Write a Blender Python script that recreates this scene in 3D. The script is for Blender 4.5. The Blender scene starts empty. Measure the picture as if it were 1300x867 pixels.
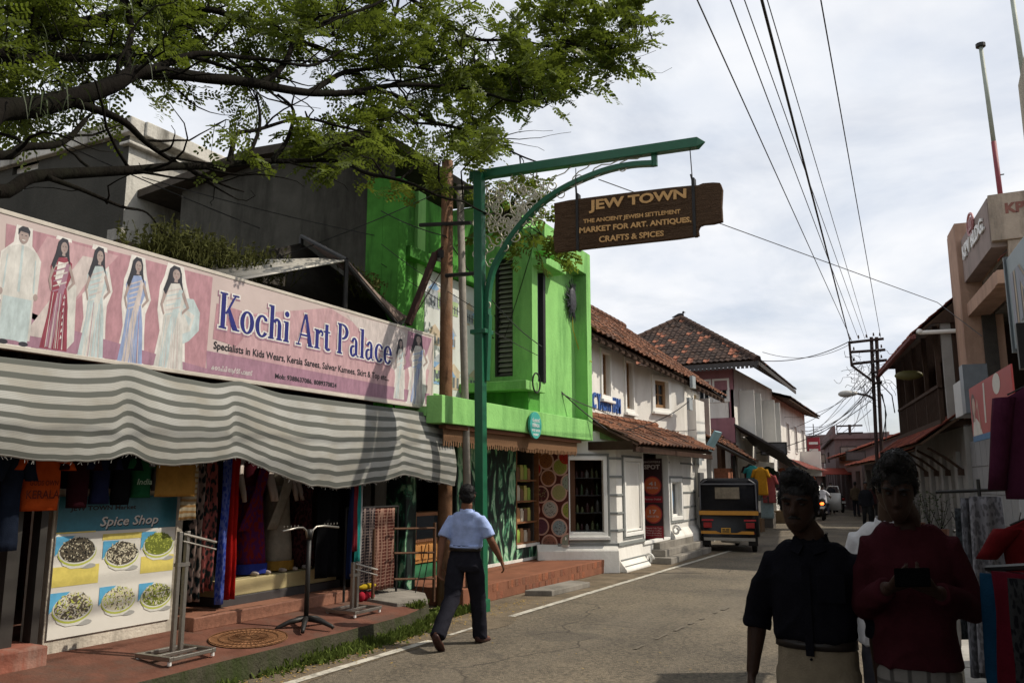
import bpy, bmesh, math, random
from mathutils import Vector as V, Matrix, noise
random.seed(7)
S = bpy.context.scene
COL = S.collection
R = math.radians
# ---------------------------------------------------------------- camera, world, sun, exposure
FPX, EYE = 1049.0, 1.65                     # focal length in pixels of the 1300 px photograph, eye height
TILT, YAW = math.atan2(179, FPX), R(27.1)
cd = bpy.data.cameras.new('camera'); cam = bpy.data.objects.new('camera', cd); COL.objects.link(cam)
cd.sensor_width = 36; cd.lens = FPX*36/1300; cd.clip_end = 3000; cd.clip_start = .05
cam.location = (0, 0, EYE); cam.rotation_euler = (R(90)+TILT, 0, YAW); S.camera = cam
SUN_EL, SUN_AZ = R(47), R(31)               # azimuth measured from +X towards +Y
SUN = V((math.cos(SUN_EL)*math.cos(SUN_AZ), math.cos(SUN_EL)*math.sin(SUN_AZ), math.sin(SUN_EL)))
W = bpy.data.worlds.new('World'); S.world = W; W.use_nodes = True
nt = W.node_tree; nt.nodes.clear(); N = nt.nodes.new; L = nt.links.new
out = N('ShaderNodeOutputWorld'); mix = N('ShaderNodeMixShader')
sky = N('ShaderNodeTexSky'); sky.sky_type = 'NISHITA'; sky.sun_disc = False
sky.sun_elevation = SUN_EL; sky.sun_rotation = R(90)-SUN_AZ; sky.dust_density = 2.0
bg = N('ShaderNodeBackground'); bg.inputs[1].default_value = .11; L(sky.outputs[0], bg.inputs[0])
bc = N('ShaderNodeBackground')
tc = N('ShaderNodeTexCoord'); sp = N('ShaderNodeSeparateXYZ'); L(tc.outputs['Generated'], sp.inputs[0])
ad = N('ShaderNodeMath'); ad.operation = 'ADD'; ad.inputs[1].default_value = .22; L(sp.outputs[2], ad.inputs[0])
mxx = N('ShaderNodeMath'); mxx.operation = 'MAXIMUM'; mxx.inputs[1].default_value = .1; L(ad.outputs[0], mxx.inputs[0])
cmb = N('ShaderNodeCombineXYZ')
for i in (0, 1):
    dv = N('ShaderNodeMath'); dv.operation = 'DIVIDE'; L(sp.outputs[i], dv.inputs[0]); L(mxx.outputs[0], dv.inputs[1]); L(dv.outputs[0], cmb.inputs[i])
n1 = N('ShaderNodeTexNoise'); n1.inputs['Scale'].default_value = 1.5; n1.inputs['Detail'].default_value = 8; n1.inputs['Roughness'].default_value = .58
n1.inputs['Distortion'].default_value = .4; L(cmb.outputs[0], n1.inputs['Vector'])
cr = N('ShaderNodeValToRGB'); cr.color_ramp.elements[0].position = .30; cr.color_ramp.elements[1].position = .55
cr.color_ramp.elements[0].color = (.52,.52,.52,1); cr.color_ramp.elements[1].color = (1,1,1,1); L(n1.outputs[0], cr.inputs[0])
n2 = N('ShaderNodeTexNoise'); n2.inputs['Scale'].default_value = 3.1; n2.inputs['Detail'].default_value = 6; L(cmb.outputs[0], n2.inputs['Vector'])
c2 = N('ShaderNodeValToRGB'); c2.color_ramp.elements[0].position = .3; c2.color_ramp.elements[1].position = .7
c2.color_ramp.elements[0].color = (.57,.61,.68,1); c2.color_ramp.elements[1].color = (.75,.755,.77,1)
L(n2.outputs[0], c2.inputs[0]); L(c2.outputs[0], bc.inputs[0]); bc.inputs[1].default_value = 1.34
L(cr.outputs[0], mix.inputs[0]); L(bg.outputs[0], mix.inputs[1]); L(bc.outputs[0], mix.inputs[2]); L(mix.outputs[0], out.inputs[0])
sl = bpy.data.lights.new('sun', 'SUN'); sl.energy = 4.3; sl.angle = R(.5); sl.color = (1, .915, .785)
so = bpy.data.objects.new('sun', sl); COL.objects.link(so); so.rotation_euler = SUN.to_track_quat('Z', 'Y').to_euler()
S.view_settings.view_transform = 'Standard'; S.view_settings.look = 'None'; S.view_settings.exposure = 0; S.view_settings.gamma = 1
S.cycles.max_bounces = 6; S.cycles.diffuse_bounces = 3; S.cycles.transparent_max_bounces = 6
# ---------------------------------------------------------------- measuring helpers (photo pixel -> point on a plane of the place)
ct, st, cy, sy = math.cos(TILT), math.sin(TILT), math.cos(YAW), math.sin(YAW)
_R, _F, _U = V((cy, sy, 0)), V((-sy*ct, cy*ct, st)), V((sy*st, -cy*st, ct))
CAMP = V((0, 0, EYE))
def ray(px, py): return _F + (px-650)/FPX*_R + (433.5-py)/FPX*_U
def X(px, py, x): d = ray(px, py); return CAMP + d*(x/d.x)
def Yp(px, py, y): d = ray(px, py); return CAMP + d*(y/d.y)
def G(px, py, z=0): d = ray(px, py); return CAMP + d*((z-EYE)/d.z)
def D(px, py, r): d = ray(px, py); return CAMP + d*(r/math.hypot(d.x, d.y))
# ---------------------------------------------------------------- materials
MATS = {}
def mat(name, col, rough=.75, var=.18, scale=5, bump=.0, bscale=40, metal=0, dirt=None, dscale=1.3, damt=.5, emit=None, spec=.3, stretch=None, trans=0):
    if name in MATS: return MATS[name]
    m = bpy.data.materials.new(name); m.use_nodes = True; MATS[name] = m
    t = m.node_tree; n = t.nodes; l = t.links.new; p = n['Principled BSDF']
    p.inputs['Roughness'].default_value = rough; p.inputs['Metallic'].default_value = metal
    p.inputs['Specular IOR Level'].default_value = spec if rough < .7 or spec != .3 else .06
    co = n.new('ShaderNodeTexCoord'); vec = co.outputs['Object']
    if stretch:
        mp = n.new('ShaderNodeMapping'); mp.inputs['Scale'].default_value = stretch; l(vec, mp.inputs[0]); vec = mp.outputs[0]
    nz = n.new('ShaderNodeTexNoise'); nz.inputs['Scale'].default_value = scale; nz.inputs['Detail'].default_value = 6; nz.inputs['Roughness'].default_value = .65
    l(vec, nz.inputs['Vector'])
    rp = n.new('ShaderNodeMapRange'); rp.inputs[1].default_value = .25; rp.inputs[2].default_value = .75
    rp.inputs[3].default_value = 1-var; rp.inputs[4].default_value = 1+var; l(nz.outputs[0], rp.inputs[0])
    mu = n.new('ShaderNodeMix'); mu.data_type = 'RGBA'; mu.blend_type = 'MULTIPLY'; mu.inputs[0].default_value = 1
    mu.inputs[6].default_value = (*col, 1); l(rp.outputs[0], mu.inputs[7]); c = mu.outputs[2]
    if dirt:
        d = n.new('ShaderNodeTexNoise'); d.inputs['Scale'].default_value = dscale; d.inputs['Detail'].default_value = 9; d.inputs['Roughness'].default_value = .7
        mp2 = n.new('ShaderNodeMapping'); mp2.inputs['Scale'].default_value = (1, 1, .2); l(co.outputs['Object'], mp2.inputs[0]); l(mp2.outputs[0], d.inputs['Vector'])
        r2 = n.new('ShaderNodeMapRange'); r2.inputs[1].default_value = .46; r2.inputs[2].default_value = .68; r2.inputs[4].default_value = damt; l(d.outputs[0], r2.inputs[0])
        mx = n.new('ShaderNodeMix'); mx.data_type = 'RGBA'; l(r2.outputs[0], mx.inputs[0]); l(c, mx.inputs[6]); mx.inputs[7].default_value = (*dirt, 1); c = mx.outputs[2]
    l(c, p.inputs['Base Color'])
    if bump:
        b2 = n.new('ShaderNodeTexNoise'); b2.inputs['Scale'].default_value = bscale; b2.inputs['Detail'].default_value = 5; l(vec, b2.inputs['Vector'])
        bp = n.new('ShaderNodeBump'); bp.inputs['Strength'].default_value = bump; bp.inputs['Distance'].default_value = .02
        l(b2.outputs[0], bp.inputs['Height']); l(bp.outputs[0], p.inputs['Normal'])
    if emit: p.inputs['Emission Color'].default_value = (*emit[0], 1); p.inputs['Emission Strength'].default_value = emit[1]
    if trans:
        tr = n.new('ShaderNodeBsdfTranslucent'); l(c, tr.inputs[0]); ms = n.new('ShaderNodeMixShader'); ms.inputs[0].default_value = trans
        l(p.outputs[0], ms.inputs[1]); l(tr.outputs[0], ms.inputs[2]); l(ms.outputs[0], n['Material Output'].inputs[0])
    return m
def recol(m, fn):
    """rebuild a material's base colour with fn(nodes, link, objectcoord) -> colour socket"""
    t = m.node_tree; p = t.nodes['Principled BSDF']
    co = t.nodes.new('ShaderNodeTexCoord')
    t.links.new(fn(t.nodes, t.links.new, co), p.inputs['Base Color']); return m
def glass(name, col=(.02,.025,.03), rough=.06):
    m = mat(name, col, rough, .1); m.node_tree.nodes['Principled BSDF'].inputs['Specular IOR Level'].default_value = .7; return m
# ---------------------------------------------------------------- mesh builder
class Fr:
    """a frame on a plane: u to the viewer's right, v up, n = u x v out of the plane"""
    def __init__(s, o, u, v=(0, 0, 1)): s.o, s.u, s.v = V(o), V(u).normalized(), V(v).normalized(); s.n = s.u.cross(s.v)
    def P(s, a, b, c=0): return s.o + a*s.u + b*s.v + c*s.n
    def px(s, x, y):
        d = ray(x, y); t = (s.o-CAMP).dot(s.n)/d.dot(s.n); q = CAMP+d*t-s.o; return q.dot(s.u), q.dot(s.v)
def LX(x, y=0, z=0): return Fr((x, y, z), (0, 1, 0))
def FY(y, x=0, z=0): return Fr((x, y, z), (1, 0, 0))
def RX(x, y=0, z=0): return Fr((x, y, z), (0, -1, 0))
class B:
    def __init__(s): s.v, s.f, s.m, s.cur = [], [], [], 0
    def mat(s, i): s.cur = i; return s
    def add(s, vs, fs):
        k = len(s.v); s.v += [tuple(p) for p in vs]; s.f += [tuple(i+k for i in f) for f in fs]; s.m += [s.cur]*len(fs); return s
    def poly(s, *p): return s.add(p, [tuple(range(len(p)))])
    def obox(s, c, a, b, d):
        c, a, b, d = V(c), V(a), V(b), V(d)
        vs = [c+i*a+j*b+k*d for i in (-1, 1) for j in (-1, 1) for k in (-1, 1)]
        return s.add(vs, [(0,1,3,2),(4,6,7,5),(0,4,5,1),(2,3,7,6),(0,2,6,4),(1,5,7,3)])
    def box(s, x0, x1, y0, y1, z0, z1):
        return s.obox(((x0+x1)/2, (y0+y1)/2, (z0+z1)/2), ((x1-x0)/2, 0, 0), (0, (y1-y0)/2, 0), (0, 0, (z1-z0)/2))
    def fb(s, F, a0, a1, b0, b1, c0, c1):
        return s.obox(F.P((a0+a1)/2, (b0+b1)/2, (c0+c1)/2), F.u*(a1-a0)/2, F.v*(b1-b0)/2, F.n*(c1-c0)/2)
    def rect(s, F, a0, a1, b0, b1, c=0): return s.poly(F.P(a0,b0,c), F.P(a1,b0,c), F.P(a1,b1,c), F.P(a0,b1,c))
    def frame(s, F, a0, a1, b0, b1, w, c0, c1):
        s.fb(F, a0, a1, b1-w, b1, c0, c1); s.fb(F, a0, a1, b0, b0+w, c0, c1)
        s.fb(F, a0, a0+w, b0+w, b1-w, c0, c1); return s.fb(F, a1-w, a1, b0+w, b1-w, c0, c1)
    def prism(s, pts, e):
        pts = [V(p) for p in pts]; e = V(e); n = len(pts)
        return s.add(pts+[p+e for p in pts], [tuple(range(n))[::-1], tuple(range(n, 2*n))]+[(i, (i+1) % n, n+(i+1) % n, n+i) for i in range(n)])
    def tube(s, pts, r, n=6, cap=True):
        pts = [V(p) for p in pts]; m = len(pts); rr = r if isinstance(r, (list, tuple)) else [r]*m
        up = None; rings = []
        for i, p in enumerate(pts):
            t = (pts[min(i+1, m-1)]-pts[max(i-1, 0)])
            if t.length < 1e-9: t = V((0, 0, 1))
            t.normalize()
            if up is None: up = t.orthogonal().normalized()
            else:
                up = up-t*up.dot(t); up = up.normalized() if up.length > 1e-6 else t.orthogonal().normalized()
            w = t.cross(up); rings.append([p+rr[i]*(math.cos(6.28319*k/n)*up+math.sin(6.28319*k/n)*w) for k in range(n)])
        return s.loft(rings, cap)
    def loft(s, rings, cap=True, closed=True):
        n = len(rings[0]); vs = [p for r in rings for p in r]; fs = []
        for i in range(len(rings)-1):
            for k in range(n if closed else n-1):
                a, b = i*n+k, i*n+(k+1) % n; fs.append((a, b, b+n, a+n))
        if cap and closed: fs += [tuple(range(n))[::-1], tuple((len(rings)-1)*n+k for k in range(n))]
        return s.add(vs, fs)
    def grid(s, fn, nu, nv):
        vs = [fn(i/nu, j/nv) for j in range(nv+1) for i in range(nu+1)]
        return s.add(vs, [(j*(nu+1)+i, j*(nu+1)+i+1, (j+1)*(nu+1)+i+1, (j+1)*(nu+1)+i) for j in range(nv) for i in range(nu)])
    def ell(s, c, rx, ry, rz, n=12, k=8):
        c = V(c); rings = []
        for j in range(1, k):
            a = math.pi*j/k-math.pi/2
            rings.append([c+V((rx*math.cos(a)*math.cos(6.28319*i/n), ry*math.cos(a)*math.sin(6.28319*i/n), rz*math.sin(a))) for i in range(n)])
        b = len(s.v); s.loft(rings, False)
        s.add([c-V((0, 0, rz)), c+V((0, 0, rz))], []); lo = len(s.v)-2
        for i in range(n):
            s.f += [(lo, b+(i+1) % n, b+i), (lo+1, b+(k-2)*n+i, b+(k-2)*n+(i+1) % n)]; s.m += [s.cur]*2
        return s
    def disc(s, F, a, b, c, r, n=20, ry=None):
        ry = ry or r
        return s.add([F.P(a+r*math.cos(6.28319*i/n), b+ry*math.sin(6.28319*i/n), c) for i in range(n)], [tuple(range(n))])
    def cyl(s, c, ax, r, n=16):
        c, ax = V(c), V(ax); return s.tube([c-ax, c+ax], r, n)
    def wall(s, F, W_, H_, holes=(), t=.2):
        """front face with rectangular openings (a0,a1,b0,b1), reveals t deep"""
        us = sorted({0, W_, *[q for h in holes for q in h[:2]]}); vs = sorted({0, H_, *[q for h in holes for q in h[2:]]})
        inh = lambda a, b: any(h[0] < a < h[1] and h[2] < b < h[3] for h in holes)
        for i in range(len(us)-1):
            for j in range(len(vs)-1):
                if not inh((us[i]+us[i+1])/2, (vs[j]+vs[j+1])/2):
                    s.rect(F, us[i], us[i+1], vs[j], vs[j+1])
        for a0, a1, b0, b1 in holes:
            for q in (((a0,b0),(a0,b1)), ((a0,b1),(a1,b1)), ((a1,b1),(a1,b0)), ((a1,b0),(a0,b0))):
                (p, r), (p2, r2) = q; s.poly(F.P(p, r), F.P(p2, r2), F.P(p2, r2, -t), F.P(p, r, -t))
        s.poly(F.P(0,0), F.P(0,0,-t), F.P(0,H_,-t), F.P(0,H_)); s.poly(F.P(W_,0), F.P(W_,H_), F.P(W_,H_,-t), F.P(W_,0,-t))
        return s.poly(F.P(0,H_), F.P(0,H_,-t), F.P(W_,H_,-t), F.P(W_,H_))
    def mesh(s, name, mats, smooth=False):
        me = bpy.data.meshes.new(name); me.from_pydata(s.v, [], s.f)
        for m in (mats if isinstance(mats, (list, tuple)) else [mats]): me.materials.append(m)
        me.polygons.foreach_set('material_index', s.m)
        if smooth: me.polygons.foreach_set('use_smooth', [True]*len(s.f))
        me.update(); return me
def wm(o):
    m = o.matrix_parent_inverse @ o.matrix_basis; return wm(o.parent) @ m if o.parent else m
def link(name, me, parent=None, kind=None):
    o = bpy.data.objects.new(name, me); COL.objects.link(o)
    if parent: o.parent = parent; o.matrix_parent_inverse = wm(parent).inverted()
    if kind: o['kind'] = kind
    return o
def recalc(me):
    bm = bmesh.new(); bm.from_mesh(me); bmesh.ops.recalc_face_normals(bm, faces=bm.faces); bm.to_mesh(me); bm.free()
def O(name, b, mats, parent=None, smooth=False, bevel=0, kind=None):
    me = b.mesh(name, mats, smooth)
    if not parent and kind not in ('structure',):      # origin at the base of a thing
        xs = [v[0] for v in b.v]; ys = [v[1] for v in b.v]; zs = [v[2] for v in b.v]
        c = V(((min(xs)+max(xs))/2, (min(ys)+max(ys))/2, min(zs))); me.transform(Matrix.Translation(-c))
        o = link(name, me, None, kind); o.location = c
    else: o = link(name, me, parent, kind)
    if bevel:
        recalc(me); m = o.modifiers.new('bevel', 'BEVEL'); m.width = bevel; m.segments = 2; m.limit_method = 'ANGLE'
    return o
def tag(o, label, cat, group=None, kind=None):
    o['label'] = label; o['category'] = cat
    if group: o['group'] = group
    if kind: o['kind'] = kind
    return o
def T(name, loc, label, cat, group=None, rz=0):
    o = bpy.data.objects.new(name, None); COL.objects.link(o); o.location = loc; o.rotation_euler = (0, 0, rz); o.empty_display_size = .2
    return tag(o, label, cat, group)
def dup(root, loc, rz=None, label=None, scale=None):
    def cp(o, par):
        c = o.copy(); COL.objects.link(c)
        if par: c.parent = par
        for ch in kids(o): cp(ch, c)
        return c
    r = cp(root, None); r.location = loc
    if rz is not None: r.rotation_euler = (0, 0, rz)
    if scale: r.scale = scale
    if label: r['label'] = label
    return r
def kids(o): return [c for c in COL.objects if c.parent == o]
def pieces(name, b_mesh, spots, parent):
    """alike pieces sharing one mesh; spots are world matrices"""
    inv = wm(parent).inverted()
    for i, mw in enumerate(spots):
        o = bpy.data.objects.new(name, b_mesh); COL.objects.link(o); o.parent = parent; o.matrix_parent_inverse = inv; o.matrix_basis = mw
_dg = None
def textmesh(body, off=0, shear=0, res=3):
    cu = bpy.data.curves.new('text', 'FONT'); cu.body = body; cu.size = 1; cu.offset = off; cu.shear = shear; cu.resolution_u = res
    ob = bpy.data.objects.new('text', cu); COL.objects.link(ob)
    dg = bpy.context.evaluated_depsgraph_get(); me = bpy.data.meshes.new_from_object(ob.evaluated_get(dg))
    bpy.data.objects.remove(ob); bpy.data.curves.remove(cu)
    return me
def text(b, body, F, a0, a1, b0, b1, c, off=0, shear=0, mi=0, res=3):
    """lettering fitted into the rectangle a0..a1, b0..b1 of frame F, c proud of it"""
    me = textmesh(body, off, shear, res)
    if not me.vertices: return
    xs = [v.co.x for v in me.vertices]; ys = [v.co.y for v in me.vertices]
    x0, x1, y0, y1 = min(xs), max(xs), min(ys), max(ys)
    b.cur = mi
    b.add([F.P(a0+(v.co.x-x0)/(x1-x0)*(a1-a0), b0+(v.co.y-y0)/(y1-y0)*(b1-b0), c) for v in me.vertices], [tuple(p.vertices) for p in me.polygons])
    bpy.data.meshes.remove(me); b.cur = 0
def solid(b, voxel, smooth=4, fold=None):
    """union of overlapping closed shapes as one continuous skin (voxel remesh), then relaxed"""
    me = b.mesh('tmp', []); recalc(me); o = bpy.data.objects.new('tmp', me); COL.objects.link(o)
    m = o.modifiers.new('r', 'REMESH'); m.mode = 'VOXEL'; m.voxel_size = voxel
    m = o.modifiers.new('s', 'SMOOTH'); m.factor = .5; m.iterations = smooth
    dg = bpy.context.evaluated_depsgraph_get(); r = bpy.data.meshes.new_from_object(o.evaluated_get(dg))
    bpy.data.objects.remove(o); bpy.data.meshes.remove(me)
    if fold:
        for v, n in [(v, v.normal.copy()) for v in r.vertices]: v.co += n*fold(v.co, n)
    r.polygons.foreach_set('use_smooth', [True]*len(r.polygons)); r.update()
    return r
def wires(name, pts, r, m, parent=None, sag=0, n=10, kn=5):
    b = B()
    for p, q in zip(pts, pts[1:]):
        p, q = V(p), V(q); b.tube([p.lerp(q, i/n)-V((0, 0, 4*sag*(i/n)*(1-i/n))) for i in range(n+1)], r, kn)
    return O(name, b, m, parent)
# ================================================================ SETTING: ground, road, markings, pavements
def asphalt(name, base, lo=.68, hi=1.4):
    m = mat(name, base, .93, .22, 1.1, .9, 95, spec=.18)
    def fn(n, l, co):
        v = n.new('ShaderNodeTexVoronoi'); v.inputs['Scale'].default_value = 42; l(co.outputs['Object'], v.inputs['Vector'])
        r = n.new('ShaderNodeValToRGB'); e = r.color_ramp.elements; e[0].position = 0; e[1].position = 1
        e[0].color = (lo, lo, lo, 1); e[1].color = (hi, hi*.97, hi*.92, 1); s = n.new('ShaderNodeSeparateColor'); l(v.outputs['Color'], s.inputs[0]); l(s.outputs[0], r.inputs[0])
        z = n.new('ShaderNodeTexNoise'); z.inputs['Scale'].default_value = .55; z.inputs['Detail'].default_value = 8; l(co.outputs['Object'], z.inputs['Vector'])
        r2 = n.new('ShaderNodeValToRGB'); r2.color_ramp.elements[0].position = .33; r2.color_ramp.elements[1].position = .68
        r2.color_ramp.elements[0].color = (*[q*.72 for q in base], 1); r2.color_ramp.elements[1].color = (base[0]*1.3, base[1]*1.25, base[2]*1.15, 1); l(z.outputs[0], r2.inputs[0])
        x = n.new('ShaderNodeMix'); x.data_type = 'RGBA'; x.blend_type = 'MULTIPLY'; x.inputs[0].default_value = 1; l(r2.outputs[0], x.inputs[6]); l(r.outputs[0], x.inputs[7]); c = x.outputs[2]
        def over(fac, col, blend='MIX'):
            nonlocal c
            k = n.new('ShaderNodeMix'); k.data_type = 'RGBA'; k.blend_type = blend; l(fac, k.inputs[0]); l(c, k.inputs[6]); k.inputs[7].default_value = (*col, 1); c = k.outputs[2]
        def rng(sock, a, b, lo=0, hi=1):
            k = n.new('ShaderNodeMapRange'); k.inputs[1].default_value = a; k.inputs[2].default_value = b; k.inputs[3].default_value = lo; k.inputs[4].default_value = hi; l(sock, k.inputs[0]); return k.outputs[0]
        def noi(s, d, st=None):
            k = n.new('ShaderNodeTexNoise'); k.inputs['Scale'].default_value = s; k.inputs['Detail'].default_value = d; k.inputs['Roughness'].default_value = .65; v_ = co.outputs['Object']
            if st: q = n.new('ShaderNodeMapping'); q.inputs['Scale'].default_value = st; l(v_, q.inputs[0]); v_ = q.outputs[0]
            l(v_, k.inputs['Vector']); return k.outputs[0]
        over(rng(noi(.9, 6, (1, .16, 1)), .50, .72, 0, .55), (base[0]*1.55, base[1]*1.5, base[2]*1.42))      # dust dragged along the wheel tracks
        over(rng(noi(.42, 3), .60, .63, 0, .5), (base[0]*.62, base[1]*.62, base[2]*.64))                     # darker repair patches
        over(rng(noi(2.3, 7), .64, .74, 0, .6), (base[0]*.40, base[1]*.40, base[2]*.42))                      # oil and damp stains
        e2 = n.new('ShaderNodeTexVoronoi'); e2.feature = 'DISTANCE_TO_EDGE'; e2.inputs['Scale'].default_value = .8; w = n.new('ShaderNodeTexNoise'); w.inputs['Scale'].default_value = 3; w.inputs['Detail'].default_value = 6; l(co.outputs['Object'], w.inputs['Vector'])
        m_ = n.new('ShaderNodeMix'); m_.data_type = 'RGBA'; m_.inputs[0].default_value = .22; l(co.outputs['Object'], m_.inputs[6]); l(w.outputs['Color'], m_.inputs[7]); l(m_.outputs[2], e2.inputs['Vector'])
        cm_ = n.new('ShaderNodeMath'); cm_.operation = 'MULTIPLY'; l(rng(e2.outputs['Distance'], .0, .012, 1, 0), cm_.inputs[0]); l(rng(noi(.35, 2), .50, .58, 0, .8), cm_.inputs[1]); over(cm_.outputs[0], (base[0]*.30, base[1]*.30, base[2]*.32))
        return c
    return recol(m, fn)
M_road = asphalt('asphalt', (.142, .125, .102))
M_dirt = mat('dirt', (.17, .135, .095), .95, .35, 3, .8, 60, dirt=(.08, .07, .055), dscale=2.2, damt=.7)
M_conc = mat('concrete', (.24, .22, .19), .9, .2, 4, .4, 50, dirt=(.07, .065, .055), damt=.7)
M_red = mat('red_oxide', (.135, .060, .042), .75, .35, 4, .35, 40, dirt=(.10, .07, .055), dscale=2.0, damt=.9)
M_paint = mat('road_paint', (.50, .47, .40), .8, .3, 9, .2, 60, dirt=(.11, .1, .085), dscale=7, damt=.8)
b = B(); b.poly((-400,-200,-.03), (400,-200,-.03), (400,900,-.03), (-400,900,-.03)); O('ground', b, M_dirt, kind='structure')
cl = [(-2.45,-30), (-2.45,20), (-3.2,28), (-4.5,44), (-6.3,60), (-9.0,82), (-13.5,120), (-20,170)]
b = B(); wd = [3.6, 3.6, 3.0, 2.6, 2.6, 2.8, 3, 3]
for i in range(len(cl)-1):
    n = 16 if i == 0 else 6
    for k in range(n):
        q = []
        for j in (k/n, (k+1)/n):
            x = cl[i][0]*(1-j)+cl[i+1][0]*j; y = cl[i][1]*(1-j)+cl[i+1][1]*j; w = wd[i]*(1-j)+wd[i+1]*j; q += [(x-w, y), (x+w, y)]
        (a, p), (c, d), (e, f), (g, h) = q
        b.poly((a,p,0), (c,d,0), (g,h,0), (e,f,0))
O('road', b, M_road, kind='structure')
# worn dust and earth between the edge line and the shops
b = B()
def vedge(y): return -4.86+.10*noise.noise(V((y*1.7, 3, 0)))+.05*noise.noise(V((y*6, 8, 0)))+(.22 if 8.3 < y < 9.6 else 0)*math.sin(max(0,(y-8.3)/1.3)*math.pi)
ys = [-6+.12*i for i in range(230)]
for y0, y1 in zip(ys, ys[1:]): b.poly((-8, y0, .004), (vedge(y0), y0, .004), (vedge(y1), y1, .004), (-8, y1, .004))
O('dirt_verge', b, M_dirt, kind='structure')
b = B()
def strip(x0, y0, x1, y1, w, n):
    for i in range(n):
        a, c = i/n, (i+1)/n; r = lambda t, s: .012*noise.noise(V((t*n*.8, s, 1)))
        p = lambda t, s: (x0+(x1-x0)*t+s*w/2+r(t, s*3), y0+(y1-y0)*t, .009)
        b.poly(p(a,-1), p(a,1), p(c,1), p(c,-1))
strip(-5.02, 1.0, -4.93, 7.75, .10, 60); strip(-4.90, 9.55, -4.72, 21.0, .10, 80); strip(-4.92, 8.1, -4.91, 8.75, .06, 8)
O('edge_line', b, M_paint, kind='structure')
M_worn = mat('worn_paint', (.148, .128, .102), .85, .3, 9, dirt=(.11, .095, .075), dscale=9, damt=1.0)
b = B(); [strip(-2.86+.03*k, y, -2.86+.03*k+.01, y+random.uniform(.12,.5), random.uniform(.03,.07), 4) for k, y in enumerate((8.3, 8.9, 9.5, 10.0, 10.4, 10.95, 11.3)) for _ in (0,)]; strip(-2.74, 15.0, -2.72, 15.8, .05, 8)
O('centre_line', b, M_worn, kind='structure')
# right kerb slabs, each one a piece
M_slab = mat('pale_slab', (.36, .34, .31), .85, .2, 5, .3, 40, dirt=(.12, .11, .1), damt=.6)
b = B(); b.box(.07, 3.2, -8, 20.3, -.02, .06); rk = O('right_pavement', b, M_conc, kind='structure')
b = B(); b.box(-.145, .145, -.49, .49, 0, .11); kb = b.mesh('kerb_slab', M_slab)
pieces('kerb_slab', kb, [Matrix.Translation((.2+.01*random.uniform(-1,1), y+.5, .055+.008*random.uniform(-1,1))) @ Matrix.Rotation(R(random.uniform(-.8,.8)), 4, 'Z') for y in range(-1, 20)], rk)
# left raised pavement in front of the clothes shop, sloping up from a mossy kerb
M_moss = mat('mossy_kerb', (.055, .052, .036), .95, .35, 6, .8, 40, dirt=(.03, .045, .012), dscale=2.5, damt=.9)
b = B(); ny = 40
def kx(y): return -5.40+.025*noise.noise(V((y*2, 0, 5)))-(max(0, y-7.6)**2)*.18
for i in range(ny):
    y0, y1 = -3+i*11.9/ny, -3+(i+1)*11.9/ny
    b.cur = 0; b.poly((kx(y0), y0, .195), (kx(y1), y1, .195), (-6.45, y1, .30), (-6.45, y0, .30))
    b.poly((-6.45, y0, .30), (-6.45, y1, .30), (-10, y1, .32), (-10, y0, .32))
    b.cur = 1; b.poly((kx(y0)+.03, y0, 0), (kx(y1)+.03, y1, 0), (kx(y1), y1, .195), (kx(y0), y0, .195))
b.cur = 1; b.poly((kx(8.9), 8.9, 0), (-7, 8.9, 0), (-7, 8.9, .30), (kx(8.9), 8.9, .195))
O('left_pavement', b, [M_red, M_moss], kind='structure')
b = B(); b.prism([(-5.75, 8.3, .205), (-5.62, 8.75, .205), (-5.95, 9.2, .21), (-6.9, 9.25, .29), (-6.6, 8.2, .285)], (0, 0, .06)); O('drain_slab', b, M_conc, bevel=.01)['kind'] = 'structure'
# grass and weeds along the kerb
M_grass = mat('grass', (.10, .135, .03), .8, .5, 9, trans=.35); b = B()
for i in range(5200):
    y = random.choice((random.uniform(2.6, 8.9), random.uniform(6.3, 9.6), random.uniform(8.3, 9.9))); 
    if noise.noise(V((y*1.9, 4, 0))) < -.22 and y < 8: continue
    x = kx(min(y, 8.4))+abs(random.gauss(0, .10)) if y < 8.4 else -5.55-random.uniform(-.05, .55)+.0
    h = random.uniform(.02, .10)*(1.2 if y > 6 else .8)*(1-min(.7, abs(x-kx(min(y,8.4)))*2)); a = random.uniform(0, 6.28); d = V((math.cos(a), math.sin(a), 0))*random.uniform(.008, .02); ln = V((random.gauss(0,.03), random.gauss(0,.03), h))
    p = V((x, y, .004 if x > kx(min(y, 8.9)) or y > 8.9 else .2)); b.poly(p-d, p+d, p+ln+d*.5, p+ln-d*.3)
O('verge_grass', b, M_grass, kind='stuff')
M_leafdry = mat('dry_leaf', (.33, .22, .06), .8, .4, 20); b = B()
for i in range(900):
    y = random.uniform(4, 11); x = kx(min(y, 8.4))+abs(random.gauss(.18, .16)); 
    if random.random() < .06: x = random.uniform(-4.9, -1); 
    a = random.uniform(0, 6.28); u = V((math.cos(a), math.sin(a), random.uniform(-.3,.3)))*random.uniform(.008,.02); w = V((-u.y, u.x, 0))*.6; p = V((x, y, .014)); b.poly(p-u, p+w, p+u, p-w)
O('fallen_leaves', b, M_leafdry, kind='stuff')
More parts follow.
